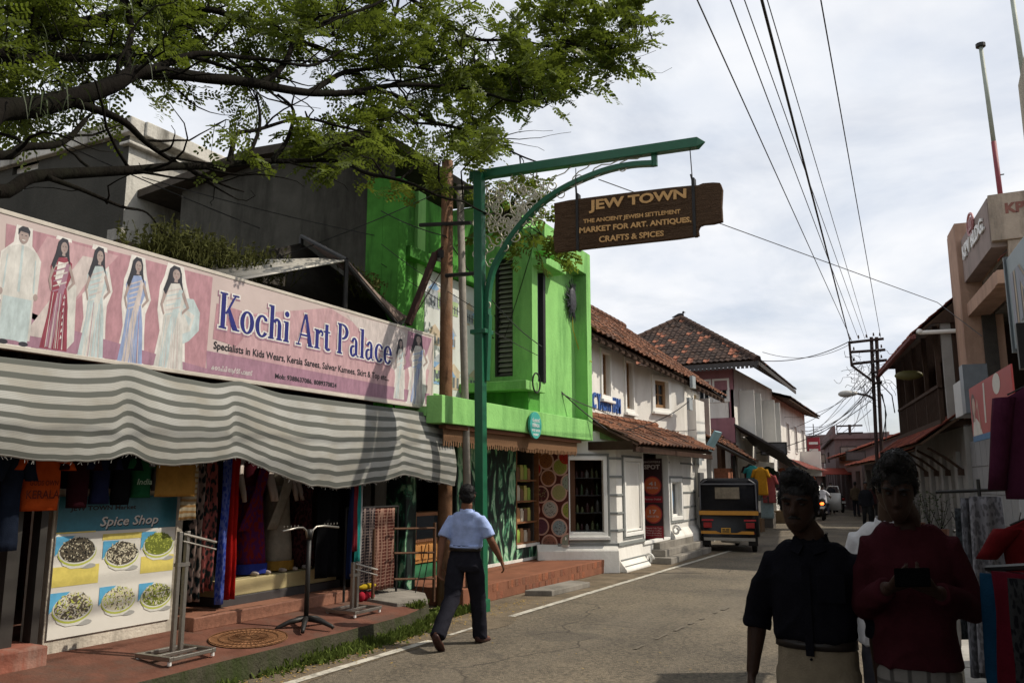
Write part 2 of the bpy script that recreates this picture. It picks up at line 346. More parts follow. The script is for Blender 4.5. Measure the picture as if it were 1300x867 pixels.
# ================================================================ CLOTHES SHOP on the left: shell, banner, awning
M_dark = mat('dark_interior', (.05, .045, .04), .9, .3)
M_steel = mat('steel', (.30, .28, .25), .42, .15, 30, metal=.9)
M_black = mat('black_iron', (.018, .017, .016), .5, .3)
M_plas = mat('old_plaster', (.54, .49, .41), .9, .18, 3, .5, 30, dirt=(.10, .085, .065), dscale=2.4, damt=.85)
M_redtile = mat('terracotta_tile', (.24, .11, .07), .6, .3, 24, .2, 60)
shop = T('clothes_shop', (-8, 3.5, 0), 'dark open clothes shop under the pink banner and striped cloth awning', 'shop')
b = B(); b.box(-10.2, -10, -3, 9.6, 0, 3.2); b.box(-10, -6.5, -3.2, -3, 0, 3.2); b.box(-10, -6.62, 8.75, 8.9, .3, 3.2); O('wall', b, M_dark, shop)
b = B(); b.box(-10.2, -6.3, -3.2, 9.0, 3.2, 3.32); O('roof_slab', b, M_conc, shop)
b = B(); b.box(-6.52, -6.38, 4.02, 4.12, .3, 3.2); b.box(-6.5, -6.4, 4.28, 4.34, .3, 3.2); O('shutter_rail', b, mat('dark_rail', (.06,.055,.05), .5, .2, metal=.5), shop)
b = B(); b.box(-6.75, -6.455, 4.42, 5.74, .28, 1.6); O('poster_wall', b, M_plas, shop, bevel=.01)
b = B(); b.box(-6.62, -6.2, 3.4, 4.30, .19, .42); O('plinth', b, mat('red_plinth', (.26,.10,.07), .8, .3, 8, .3, 40, dirt=(.35,.3,.25), dscale=6, damt=.5), shop, bevel=.015)
b = B(); b.box(-7.6, -6.28, 5.78, 8.3, .28, .41); O('step', b, M_redtile, shop, bevel=.012)
b = B(); b.box(-8.2, -6.55, 6.35, 8.25, .405, .50); b.cur = 1; b.box(-8.2, -6.57, 6.36, 8.2, .50, .66); O('display_plinth', b, [mat('dark_skirt', (.05,.045,.045), .6), mat('cream_paint', (.42,.35,.18), .6, .15)], shop, bevel=.008)
# --- banner
FS = LX(-6.15)
bx = {k: FS.px(*k) for k in ((0,275), (0,440), (550,425), (548,515))}
A1 = bx[(550,425)][0]; A0 = 1.2; B0, B1 = 2.655, 3.665
ban = T('shop_banner', (-6.15, 5.4, 2.65), 'long pink banner with blue shop name and seven printed figures above the awning', 'banner')
M_ban = mat('banner_grey_pink', (.52, .43, .41), .45, .10, 2, .12, 5)
b = B(); b.fb(FS, A0, A1, B0, B1, -.04, 0); O('panel', b, M_ban, ban)
b = B(); b.frame(FS, A0-.02, A1+.02, B0-.02, B1+.02, .035, -.06, .006); O('frame', b, mat('pale_batten', (.5,.46,.4), .6, .2), ban, bevel=.004)
pal = [('print_pink', (.40,.22,.25)), ('print_rose', (.47,.30,.32)), ('print_mauve', (.32,.18,.24)), ('print_pale', (.52,.46,.44)), ('print_white', (.56,.55,.52)), ('print_ice', (.44,.52,.53)),
       ('print_blue', (.26,.33,.52)), ('print_hair', (.035,.035,.045)), ('print_skin', (.34,.27,.25)), ('print_wine', (.25,.05,.075)), ('print_navy', (.018,.022,.16)), ('print_black', (.02,.02,.025)), ('print_halo', (.66,.64,.61))]
PM = [mat(n, c, .45, .26, 9, stretch=(1, 2.2, .8)) for n, c in pal]; PI = {n[6:]: i for i, (n, c) in enumerate(pal)}
b = B()
def pq(px, c=.002): a, q = FS.px(*px); return FS.P(min(max(a, A0), A1), min(max(q, B0+.02), B1-.02), c*.3+.0006)
def shard(col, *p, c=.002): b.cur = PI[col]; b.poly(*[pq(q, c) for q in p])
shard('pink', (8,284), (270,352), (260,478), (0,440)); shard('mauve', (0,380), (95,420), (270,470), (268,481), (0,441), c=.004); shard('rose', (60,300), (150,325), (60,420), (10,380), c=.004)
shard('pale', (105,325), (130,330), (60,430), (30,425), c=.005); shard('mauve', (262,445), (545,500), (547,514), (262,478), c=.003); shard('rose', (300,400), (420,360), (545,470), (540,500), (290,450), c=.0025)
shard('pink', (275,385), (330,402), (300,440), (270,430), c=.004); shard('rose', (395,408), (440,415), (470,480), (400,470), c=.004); shard('pale', (440,400), (500,410), (545,440), (500,470), c=.003); shard('mauve', (518,420), (548,430), (540,455), (512,470), c=.0045)
O('print_ground', b, PM, ban)
def person_print(px0, px1, ytop, ybot, kind, c1, c2, c3='hair', mirror=1):
    b = B()
    a0, t = FS.px((px0+px1)/2, ytop); a1_, q = FS.px((px0+px1)/2, ybot); w = (FS.px(px1, ybot)[0]-FS.px(px0, ybot)[0])*mirror; h = t-q; a = a0
    P = lambda x, y, c: FS.P(a+x*w, q+y*h, c*.35)
    kk = [0]
    def pg(col, pts, c): kk[0] += 1; b.cur = PI[col]; b.poly(*[P(x, y, c+kk[0]*.00012) for x, y in pts])
    def halo(pts, g=.035): cx = sum(q[0] for q in pts)/len(pts); cy2 = sum(q[1] for q in pts)/len(pts); pg('halo', [(x+(g if x > cx else -g), y+(g*.3 if y > cy2 else -g*.3)) for x, y in pts], .004)
    def el(col, x, y, rx, ry, c, n=14): pg(col, [(x+rx*math.cos(6.283*i/n), y+ry*math.sin(6.283*i/n)) for i in range(n)], c)
    c = .006
    if kind == 'man':
        halo([(-.42,.0), (-.42,.40), (-.5,.44), (-.48,.74), (-.2,.84), (-.17,.99), (.17,.99), (.2,.84), (.48,.74), (.5,.44), (.42,.40), (.42,.0)])
        pg(c1, [(-.42,.06), (-.40,.40), (-.5,.44), (-.48,.74), (-.36,.80), (-.12,.84), (.12,.84), (.38,.80), (.5,.74), (.48,.44), (.40,.40), (.40,.06)], c)
        pg(c2, [(-.38,.05), (-.36,.40), (.36,.40), (.34,.03), (.05,.05)], c+.001); pg(c2, [(-.03,.45), (-.03,.84), (.03,.84), (.03,.45)], c+.0012)
        for s in (-1, 1): el('skin', s*.44, .43, .06, .03, c+.001); el('hair', s*.25, .03, .12, .02, c+.0015); pg(c2, [(s*.36,.46), (s*.34,.74), (s*.37,.74), (s*.40,.46)], c+.0011)
        el('skin', 0, .915, .125, .062, c+.002); pg('hair', [(-.14,.92), (-.15,.97), (-.06,1), (.08,1), (.15,.97), (.14,.92), (.10,.95), (-.09,.955)], c+.003); pg('hair', [(-.07,.922), (-.03,.922), (-.03,.928), (-.07,.928)], c+.003); pg('hair', [(.03,.922), (.07,.922), (.07,.928), (.03,.928)], c+.003); pg('halo', [(-.05,.888), (.05,.888), (.03,.88), (-.03,.88)], c+.003)
    else:
        halo([(-.36,0), (-.24,.36), (-.32,.55), (-.30,.76), (-.22,.86), (-.16,1.0), (.14,1.0), (.22,.84), (.38,.62), (.26,.5), (.26,.36), (.32,0)])
        pg(c1, [(-.36,0), (-.22,.36), (-.20,.56), (-.28,.72), (-.22,.80), (-.06,.83), (.10,.83), (.24,.79), (.26,.68), (.16,.56), (.24,.36), (.30,0)], c)
        if kind == 'swirl': pg(c2, [(.10,.70), (.45,.72), (.62,.60), (.62,.42), (.40,.30), (.12,.22), (.05,.45)], c-.001); pg(c1, [(.2,.62), (.5,.56), (.42,.40), (.16,.34)], c+.0005); pg(c2, [(.24,.56), (.42,.52), (.38,.44)], c+.001)
        if kind == 'gown':
            pg('white', [(.20,.62), (.40,.60), (.46,.10), (.30,.02), (.24,.3)], c+.0005); pg('halo', [(-.14,.62), (-.02,.56), (.12,.62), (.10,.78), (-.10,.78)], c+.001)
            for k in range(7): pg('halo', [(-.16+.02*k,.10+.07*k), (-.10+.02*k,.10+.07*k), (-.08+.02*k,.14+.07*k)], c+.001); pg('halo', [(.10,.10+.06*k), (.15,.11+.06*k), (.12,.14+.06*k)], c+.001)
        pg(c2, [(-.24,.02), (-.10,.40), (.10,.78), (.20,.78), (.04,.36), (-.08,.0)], c+.001)
        for k in range(4): pg('pale', [(-.14+.1*k,.01), (-.08+.07*k,.34), (-.065+.07*k,.34), (-.115+.1*k,.01)], c+.0012)
        for k in range(9): x0 = -.20+.045*k+random.uniform(-.01,.01); pg(random.choice(['pale','white','ice','mauve']) if k % 2 else c1, [(x0-.10+.018*k,.01), (x0-.085+.018*k,.01), (x0+.012,.50), (x0,.50)], c+.0013)
        for k in range(6): y0 = .50+.045*k; pg('pale' if k % 2 else c2, [(-.18,y0), (.14,y0+.06), (.14,y0+.075), (-.18,y0+.012)], c+.0013)
        pg('skin', [(.20,.78), (.36,.62), (.20,.54), (.19,.57), (.29,.62), (.16,.74)], c+.0015); pg('skin', [(-.22,.78), (-.30,.60), (-.22,.50), (-.20,.52), (-.25,.60), (-.14,.76)], c+.0015)
        pg('hair', [(-.14,.96), (-.06,1.0), (.08,.995), (.13,.94), (.15,.86), (.20,.76), (.10,.84), (-.10,.82), (-.20,.70), (-.26,.74), (-.18,.86)], c+.002)
        el('skin', .01, .915, .085, .052, c+.003); pg('skin', [(-.03,.84), (.05,.84), (.04,.89), (-.02,.89)], c+.0025)
        for s in (-1, 1): pg('hair', [(.01+s*.035-.018,.922), (.01+s*.035+.018,.922), (.01+s*.035+.018,.927), (.01+s*.035-.018,.927)], c+.0035)
        pg('wine', [(-.012,.893), (.032,.893), (.01,.886)], c+.0035)
    O('printed_figure', b, PM, ban)
person_print(6, 57, 288, 442, 'man', 'white', 'ice'); person_print(56, 108, 303, 446, 'gown', 'wine', 'mauve'); person_print(103, 152, 314, 458, 'sari', 'ice', 'white')
person_print(152, 200, 327, 465, 'sari', 'blue', 'pale'); person_print(196, 252, 338, 470, 'swirl', 'white', 'ice'); person_print(498, 519, 430, 507, 'sari', 'white', 'ice'); person_print(513, 549, 424, 513, 'sari', 'white', 'blue')
# serif letters of the shop name, drawn from stems, bowls and serifs
def glyph(ch):
    """(advance, list of polygons) on an em where x-height is .62 and caps are 1"""
    Rr = lambda x0, y0, x1, y1: [(x0,y0), (x1,y0), (x1,y1), (x0,y1)]
    sf = lambda x, y, w=.15, h=.05: [(x-w,y-h/2), (x+w,y-h/2), (x+w,y+h/2), (x-w,y+h/2)]
    def bowl(cx, cy, rx, ry, a0=0, a1=360, tx=.17, ty=.06, n=20):
        o, i = [], []
        for k in range(n+1):
            a = R(a0+(a1-a0)*k/n); o.append((cx+rx*math.cos(a), cy+ry*math.sin(a))); i.append((cx+(rx-tx)*math.cos(a), cy+(ry-ty)*math.sin(a)))
        return [[o[k], o[k+1], i[k+1], i[k]] for k in range(n)]
    st = .17
    if ch == 'K': return .88, [Rr(.12,0,.12+st,1), sf(.205,.025), sf(.205,.975), [(.27,.42),(.62,.97),(.70,.97),(.36,.42)], [(.36,.52),(.46,.60),(.82,.02),(.58,.02)], sf(.68,.975,.13), sf(.74,.025,.14)]
    if ch == 'A': return .86, [[(.08,.02),(.14,.02),(.46,1),(.38,1)], [(.38,1),(.50,1),(.80,.02),(.60,.02)], Rr(.22,.30,.66,.36), sf(.11,.025,.12), sf(.72,.025,.14)]
    if ch == 'P': return .74, [Rr(.12,0,.12+st,1), sf(.205,.025), Rr(.06,.95,.32,1), *bowl(.32,.74,.36,.26,-90,90,.18,.06)]
    if ch == 'o': return .62, bowl(.30,.31,.29,.33)
    if ch == 'c': return .56, bowl(.31,.31,.29,.33,45,325)+[[(.40,.47),(.54,.47),(.52,.57),(.42,.56)]]
    if ch == 'e': return .58, bowl(.30,.31,.28,.33,0,325)+[Rr(.12,.31,.57,.36)]
    if ch == 'h': return .68, [Rr(.09,0,.09+st,1), sf(.16,.025,.13), Rr(.02,.95,.2,1), Rr(.44,0,.44+st,.45), sf(.53,.025,.13), *bowl(.40,.40,.21,.24,0,150,.16,.08)]
    if ch == 'i': return .34, [Rr(.09,0,.09+st,.62), sf(.17,.025,.13), Rr(.02,.57,.2,.62), [(.17+.105*math.cos(6.283*k/12), .84+.09*math.sin(6.283*k/12)) for k in range(12)]]
    if ch == 'l': return .33, [Rr(.09,0,.09+st,1), sf(.17,.025,.13), Rr(.02,.95,.2,1)]
    if ch == 'r': return .48, [Rr(.09,0,.09+st,.62), sf(.18,.025,.14), Rr(.02,.57,.2,.62), *bowl(.36,.40,.16,.23,30,150,.09,.09), [(.42,.50),(.34,.44),(.46,.42),(.50,.52)]]
    if ch == 't': return .40, [Rr(.10,.06,.10+st,.84), Rr(.01,.57,.37,.62), *bowl(.27,.14,.17,.15,190,330,.15,.07)]
    if ch == 'a': return .58, [Rr(.32,.05,.32+.16,.45), *bowl(.29,.42,.19,.22,0,160,.15,.07), *bowl(.22,.18,.19,.20,60,330,.15,.07), Rr(.44,0,.56,.05)]
    return .30, []
def serif_text(s, F, a0, a1, b0, b1, c, mi, grow=0):
    adv = sum(glyph(ch)[0] for ch in s); k = (a1-a0)/adv; x = 0
    for ch in s:
        w, ps = glyph(ch)
        for p in ps:
            if grow:
                cx = sum(q[0] for q in p)/len(p); cy_ = sum(q[1] for q in p)/len(p)
                p = [(q[0]+(grow if q[0] > cx else -grow), q[1]+(grow*.8 if q[1] > cy_ else -grow*.8)) for q in p]
            b.cur = mi; b.poly(*[F.P(a0+(x+q[0])*k, b0+q[1]*(b1-b0), c) for q in p]); c += .00001
        x += w
b = B(); ka0, ka1 = FS.px(276, 400)[0], FS.px(497, 450)[0]; kb0 = FS.px(278, 416)[1]; kb1 = FS.px(283, 371)[1]
serif_text('Kochi Art Palace', FS, ka0-.008, ka1, kb0-.012, kb1-.012, .0032, PI['mauve'], .065); serif_text('Kochi Art Palace', FS, ka0, ka1, kb0, kb1, .0042, PI['halo'], .05); serif_text('Kochi Art Palace', FS, ka0, ka1, kb0, kb1, .0056, PI['navy'])
O('shop_name', b, PM, ban)
b = B(); s0 = FS.px(271, 440); s1 = FS.px(494, 475)
text(b, 'Specialists in Kids Wears, Kerala Sarees, Salwar Kamees, Skirt & Top etc...', FS, s0[0], s1[0], s0[1]-.045, s0[1]+.055, .0036, .02, 0, PI['black'], 2)
O('tagline', b, PM, ban); b = B(); m0 = FS.px(349, 476); m1 = FS.px(427, 490); text(b, 'Mob: 9388637086, 8089370824', FS, m0[0], m1[0], m0[1]-.045, m0[1]+.02, .0036, .03, 0, PI['black'], 2)
O('phone_numbers', b, PM, ban); b = B(); l0 = FS.px(268, 466); l1 = FS.px(320, 474); text(b, 'കൊച്ചി ആർട്ട് പാലസ്', FS, l0[0], l1[0], l0[1]-.035, l0[1]+.03, .0036, .01, 0, PI['halo'], 2)
O('malayalam_line', b, PM, ban)
# --- striped cloth awning, swagged between its supports
pts = [(-40,570),(0,578),(40,584),(100,587),(140,583),(166,576),(190,588),(212,592),(260,588),(303,581),(345,600),(395,617),(430,620),(480,612),(515,603),(545,610),(577,617)]
bot = [(X(px, py, -5.95).y, X(px, py, -5.95).z) for px, py in pts]
def lerpt(t, y):
    if y <= t[0][0]: return t[0][1]
    for (a, p), (c, q) in zip(t, t[1:]):
        if y <= c: k = (y-a)/(c-a); k = k*k*(3-2*k)*.5+k*.5; return p+(q-p)*k
    return t[-1][1]
top = [(X(px, py, -6.1).y, X(px, py, -6.1).z) for px, py in [(-40,452),(0,453),(80,462),(168,463),(225,479),(270,487),(304,484),(360,500),(420,508),(515,520),(577,530)]]
peaks = [X(168,500,-5.95).y, X(304,540,-5.95).y, X(515,560,-5.95).y]
AY0, AY1 = 1.0, X(577, 600, -5.95).y
def awn(s, t):
    y = AY0+(AY1-AY0)*s; zt, zb = lerpt(top, y), lerpt(bot, y); pk = max(math.exp(-((y-p)/.10)**2) for p in peaks)
    w = .018*math.sin(y*9+t*2)*t+.02*noise.noise(V((y*2.4, t*2, 0)))
    return V((-6.1+.15*t+.07*math.sin(t*math.pi)*(1-.7*pk)+w*.8, y, zt+(zb-zt)*t-.03*math.sin(t*math.pi)*(1-pk)+.012*noise.noise(V((y*7, 3, t)))*t))
b = B(); b.grid(awn, 220, 46)
# short hanging hem with a ragged edge
me = b.mesh('cloth', [], True); at = me.attributes.new('weave', 'FLOAT', 'POINT'); at.data.foreach_set('value', [j/46 for j in range(47) for i in range(221)])
M_awn = mat('striped_awning', (.5, .5, .46), .9, .1, 3, trans=.12)
def stripes(n, l, co):
    a = n.new('ShaderNodeAttribute'); a.attribute_name = 'weave'
    def fr(k, thr):
        m1 = n.new('ShaderNodeMath'); m1.operation = 'MULTIPLY'; m1.inputs[1].default_value = k; l(a.outputs['Fac'], m1.inputs[0])
        m2 = n.new('ShaderNodeMath'); m2.operation = 'FRACT'; l(m1.outputs[0], m2.inputs[0]); m3 = n.new('ShaderNodeMath'); m3.operation = 'LESS_THAN'; m3.inputs[1].default_value = thr; l(m2.outputs[0], m3.inputs[0]); return m3.outputs[0]
    nz = n.new('ShaderNodeTexNoise'); nz.inputs['Scale'].default_value = 2.5; nz.inputs['Detail'].default_value = 8; l(co.outputs['Object'], nz.inputs['Vector'])
    r = n.new('ShaderNodeValToRGB'); r.color_ramp.elements[0].position = .3; r.color_ramp.elements[1].position = .6
    r.color_ramp.elements[0].color = (.31,.29,.24,1); r.color_ramp.elements[1].color = (.42,.42,.395,1); l(nz.outputs[0], r.inputs[0])
    x1 = n.new('ShaderNodeMix'); x1.data_type = 'RGBA'; l(fr(63, .22), x1.inputs[0]); l(r.outputs[0], x1.inputs[6]); x1.inputs[7].default_value = (.25,.25,.235,1)
    x2 = n.new('ShaderNodeMix'); x2.data_type = 'RGBA'; l(fr(7.6, .43), x2.inputs[0]); l(x1.outputs[2], x2.inputs[6]); x2.inputs[7].default_value = (.115,.12,.108,1); return x2.outputs[2]
t_ = M_awn.node_tree; recol(M_awn, stripes); c_ = [k for k in t_.nodes if k.type == 'MIX' and k.outputs[2].is_linked and any(k2.to_node.type == 'BSDF_PRINCIPLED' for k2 in k.outputs[2].links)][-1]
t_.links.new(c_.outputs[2], [k for k in t_.nodes if k.type == 'BSDF_TRANSLUCENT'][0].inputs[0])
me.materials.append(M_awn)
aw = T('cloth_awning', (-5.9, 5.3, 1.7), 'grey and white striped cloth awning swagged in front of the clothes shop', 'awning')
o = link('cloth', me, aw); m = o.modifiers.new('thick', 'SOLIDIFY'); m.thickness = .004
b = B()
for i in range(160):
    s = random.random(); p = awn(s, 1); b.tube([p, p+V((random.gauss(0,.01), random.gauss(0,.012), -random.uniform(.006,.03)))], .0016, 3, False)
O('frayed_edge', b, mat('thread', (.5,.49,.45), .9), aw, kind='stuff')
b = B()
for y in (1.3, 3.9, 6.2, 8.9, 9.55): b.tube([(-6.3, y, 2.68), (-6.04, y, lerpt(bot, y)+.06)], .012, 6)
b.tube([(-6.03, AY0, lerpt(bot, AY0)+.05)]+[(-6.03, y, lerpt(bot, y)+.06) for y in [AY0+.3*i for i in range(1, 29)]], .008, 5); O('support_pole', b, M_black, aw)
# --- spice poster
FP = LX(-6.448); q = lambda x, y: FP.px(x, y)
p0 = q(58, 813); p1 = q(214, 786); pt = q(68, 640)[1]+.06
ps = T('spice_poster', (-6.44, 5, .4), 'white poster of six spice bowls under a blue heading on the low plaster wall', 'poster')
pw = mat('poster_white', (.66, .64, .58), .4, .06, 4); b = B(); b.fb(FP, p0[0], p1[0], p0[1], pt, 0, .008); O('sheet', b, pw, ps)
cols = [('poster_teal', (.035,.16,.22)), ('poster_yellow', (.62,.52,.13)), ('poster_sky', (.10,.36,.58)), ('bowl_white', (.60,.60,.55)), ('bowl_rim', (.42,.46,.08)), ('pepper_black', (.012,.012,.012)), ('cumin', (.10,.085,.06)), ('cardamom', (.16,.19,.03)), ('seed_white', (.58,.54,.40)), ('seed_green', (.42,.44,.22)), ('letter_grey', (.55,.53,.5)), ('poster_shadow_print', (.33,.33,.31)), ('letter_black', (.01,.01,.012))]
PC = [mat(n, c, .4, .15, 15) for n, c in cols]; b = B(); w_, h_ = p1[0]-p0[0], pt-p0[1]
def pr(i, x0, x1, y0, y1, c): b.cur = i; b.rect(FP, p0[0]+x0*w_, p0[0]+x1*w_, p0[1]+y0*h_, p0[1]+y1*h_, c)
pr(0, 0, 1, .74, 1, .010); pr(1, 0, .35, .36, .50, .010); pr(1, .36, .70, .67, .715, .010); pr(1, .70, 1, .39, .52, .010); pr(1, 0, .3, .735, .745, .0112)
for (cx, cy_, r, ks) in [(.17,.60,.145,(5,5,6)), (.53,.55,.14,(5,8,6)), (.85,.60,.14,(7,4,7)), (.17,.20,.15,(8,8,6)), (.53,.21,.14,(8,9,8)), (.86,.20,.14,(8,9,7))]:
    pr(2, cx-r*1.15, cx-r*.2, cy_-.02, cy_+r*.8, .0112); b.cur = 3; b.poly(FP.P(p0[0]+(cx-r*1.15)*w_, p0[1]+(cy_-.022)*h_, .0114), FP.P(p0[0]+(cx-r*.15)*w_, p0[1]+(cy_-.022)*h_, .0114), FP.P(p0[0]+(cx-r*.15)*w_, p0[1]+(cy_+r*.85)*h_, .0114))
    P2 = lambda x, y, c: FP.P(p0[0]+(cx+x*r)*w_, p0[1]+(cy_+y*r)*h_, c); el = lambda i, x, y, rx, ry, c, n=22: (setattr(b, 'cur', i), b.poly(*[P2(x+rx*math.cos(6.283*k/n), y+ry*math.sin(6.283*k/n), c) for k in range(n)]))
    el(11, .6, -.75, .45, .13, .0118, 12); b.cur = 3; b.poly(P2(-1,0,.012), P2(-.72,-.62,.012), P2(-.3,-.82,.012), P2(.3,-.82,.012), P2(.72,-.62,.012), P2(1,0,.012)); el(4, 0, -.03, 1.02, .68, .0124); el(3, 0, .03, .99, .64, .0128); el(ks[2], 0, .08, .92, .62, .0132)
    for k in range(260):
        a, rr = random.uniform(0, 6.283), math.sqrt(random.random())*.93; x, y = rr*math.cos(a), .10+rr*.66*math.sin(a)+.10*(1-rr); s = random.uniform(.035,.065); a2 = random.uniform(0,3.14)
        b.cur = random.choice(ks+(8,) if ks[0] == 5 else ks[:2]+(4, 3, 6) if ks[0] == 8 else ks); el_ = 1.7 if ks[0] != 5 or ks[1] == 8 else 1
        b.poly(*[P2(x+s*el_*math.cos(t)*math.cos(a2)-s*math.sin(t)*math.sin(a2)*.6, y+s*el_*math.cos(t)*math.sin(a2)+s*math.sin(t)*math.cos(a2)*.6, .0136+k*1e-6) for t in (0, 1.05, 2.1, 3.14, 4.2, 5.24)])
O('bowl_prints', b, PC, ps)
b = B(); c0, c1 = q(126, 664), q(200, 657); text(b, 'Spice Shop', FP, c0[0]+.006, c1[0]+.006, c0[1]-.06, c0[1]+.045, .011, .02, .25, 12, 2); text(b, 'Spice Shop', FP, c0[0], c1[0], c0[1]-.05, c0[1]+.055, .012, .015, .25, 10, 2)
d0, d1 = q(88, 650), q(172, 640); text(b, 'JEW TOWN Market', FP, d0[0], d1[0], c0[1]+.10, c0[1]+.15, .012, .03, 0, 12, 2); O('heading', b, PC, ps)
# ================================================================ GARMENTS, RACKS, MANNEQUINS in front of the clothes shop
def cloth_mat(name, col, pattern=None, var=.2, rough=.85):
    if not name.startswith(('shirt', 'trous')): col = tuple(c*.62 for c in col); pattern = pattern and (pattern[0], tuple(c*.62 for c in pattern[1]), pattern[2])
    m = mat(name, col, rough, var, 14, .25, 120, spec=.02)
    if pattern:
        kind, c2, sc = pattern
        def fn(n, l, co):
            mp = n.new('ShaderNodeMapping'); l(co.outputs['Object'], mp.inputs[0])
            if kind == 'check':
                w1 = n.new('ShaderNodeTexWave'); w1.bands_direction = 'Z'; w2 = n.new('ShaderNodeTexWave'); w2.bands_direction = 'X'
                for w in (w1, w2): w.inputs['Scale'].default_value = sc; w.inputs['Distortion'].default_value = .6; l(mp.outputs[0], w.inputs['Vector'])
                mm = n.new('ShaderNodeMath'); mm.operation = 'MAXIMUM'; l(w1.outputs['Fac'], mm.inputs[0]); l(w2.outputs['Fac'], mm.inputs[1]); f = mm.outputs[0]; lo, hi = .8, .95
            elif kind == 'band':
                w1 = n.new('ShaderNodeTexWave'); w1.bands_direction = 'Z'; w1.inputs['Scale'].default_value = sc; w1.inputs['Distortion'].default_value = 2; w1.inputs['Detail'].default_value = 3; l(mp.outputs[0], w1.inputs['Vector']); f = w1.outputs['Fac']; lo, hi = .5, .75
            else:
                mp.inputs['Scale'].default_value = (1, 1, .55); v = n.new('ShaderNodeTexVoronoi'); v.inputs['Scale'].default_value = sc*1.9; v.feature = 'SMOOTH_F1'; l(mp.outputs[0], v.inputs['Vector'])
                z = n.new('ShaderNodeTexNoise'); z.inputs['Scale'].default_value = sc*1.3; z.inputs['Detail'].default_value = 4; l(mp.outputs[0], z.inputs['Vector']); mm = n.new('ShaderNodeMath'); mm.operation = 'MULTIPLY'; l(v.outputs['Distance'], mm.inputs[0]); l(z.outputs[0], mm.inputs[1]); f = mm.outputs[0]; lo, hi = .16, .24
            r = n.new('ShaderNodeMapRange'); r.inputs[1].default_value = lo; r.inputs[2].default_value = hi; l(f, r.inputs[0])
            x = n.new('ShaderNodeMix'); x.data_type = 'RGBA'; l(r.outputs[0], x.inputs[0]); x.inputs[6].default_value = (*col, 1); x.inputs[7].default_value = (*c2, 1); return x.outputs[2]
        recol(m, fn)
    return m
def drape(F, a0, a1, b0, b1, c, folds=4, amp=.03, thick=.02, flare=0, seed=0):
    """a hanging length of cloth with folds, closed front and back"""
    b = B(); nu, nv = max(12, folds*5), 14
    def pt(s, t, sd):
        w = (1+flare*(1-t)); a = (a0+a1)/2+(s-.5)*(a1-a0)*w; z = b0+(b1-b0)*t+.012*noise.noise(V((s*3, seed, t)))*(1-t)
        f = math.sin(s*folds*6.283+seed+1.2*noise.noise(V((s*2, t*2, seed))))*amp*(.45+.55*(1-t))+.02*noise.noise(V((s*4, t*4, seed+5)))
        return F.P(a, z, c+f+sd*thick*min(1, 6*s, 6*(1-s)))
    rows = []
    for j in range(nv+1):
        t = j/nv; rows.append([pt(i/nu, t, 1) for i in range(nu+1)]+[pt(i/nu, t, -1) for i in range(nu, -1, -1)])
    return b.loft(rows)
def shirt(F, a, top, w, h, c, seed=0, sleeve=.17, long=False):
    """a shirt on a hanger: body and two sleeves, one closed shell"""
    b = B(); dpt = .055
    def row(z, hw, dz=0): return [F.P(a+hw*math.cos(k*6.283/20)*(1 if abs(math.cos(k*6.283/20)) < .9 else 1), z+dz*abs(math.cos(k*6.283/20)), c+dpt*math.sin(k*6.283/20)*(.5 if z > top-.05 else 1)+.014*noise.noise(V((k*.9, z*9, seed)))) for k in range(20)]
    b.loft([row(top-h*t, w/2*q+.006*math.sin(t*9+seed), d) for t, q, d in ((0,.30,0), (.03,.55,-.02), (.08,.92,-.03), (.14,1,0), (.3,.97,0), (.5,.96,0), (.75,.98,0), (.92,1,0), (1,1.0,0))])
    L_ = h*.82 if long else h*.30
    for s in (-1, 1):
        p0, p1 = F.P(a+s*w*.40, top-.07, c), F.P(a+s*(w*.5+(.05 if long else sleeve*.45)), top-.07-L_, c+.01)
        b.loft([[p+F.u*(r*math.cos(k*.6283)*.62)+F.n*(r*.7*math.sin(k*.6283)+.008*noise.noise(V((k, t*7, seed)))) for k in range(10)] for t, r in ((0,.115), (.25,.11), (.5,.10), (.75,.09), (1,.085)) for p in [p0.lerp(p1, t)]])
    return b
def hanger(F, a, top, c, par):
    b = B(); b.tube([F.P(a-.16, top-.05, c), F.P(a, top+.03, c), F.P(a+.16, top-.05, c)], .006, 5); b.tube([F.P(a, top+.03, c), F.P(a, top+.08, c), F.P(a+.02, top+.11, c)], .003, 5); O('hanger', b, M_black, par)
FG = LX(-6.31); FGp = FG.px
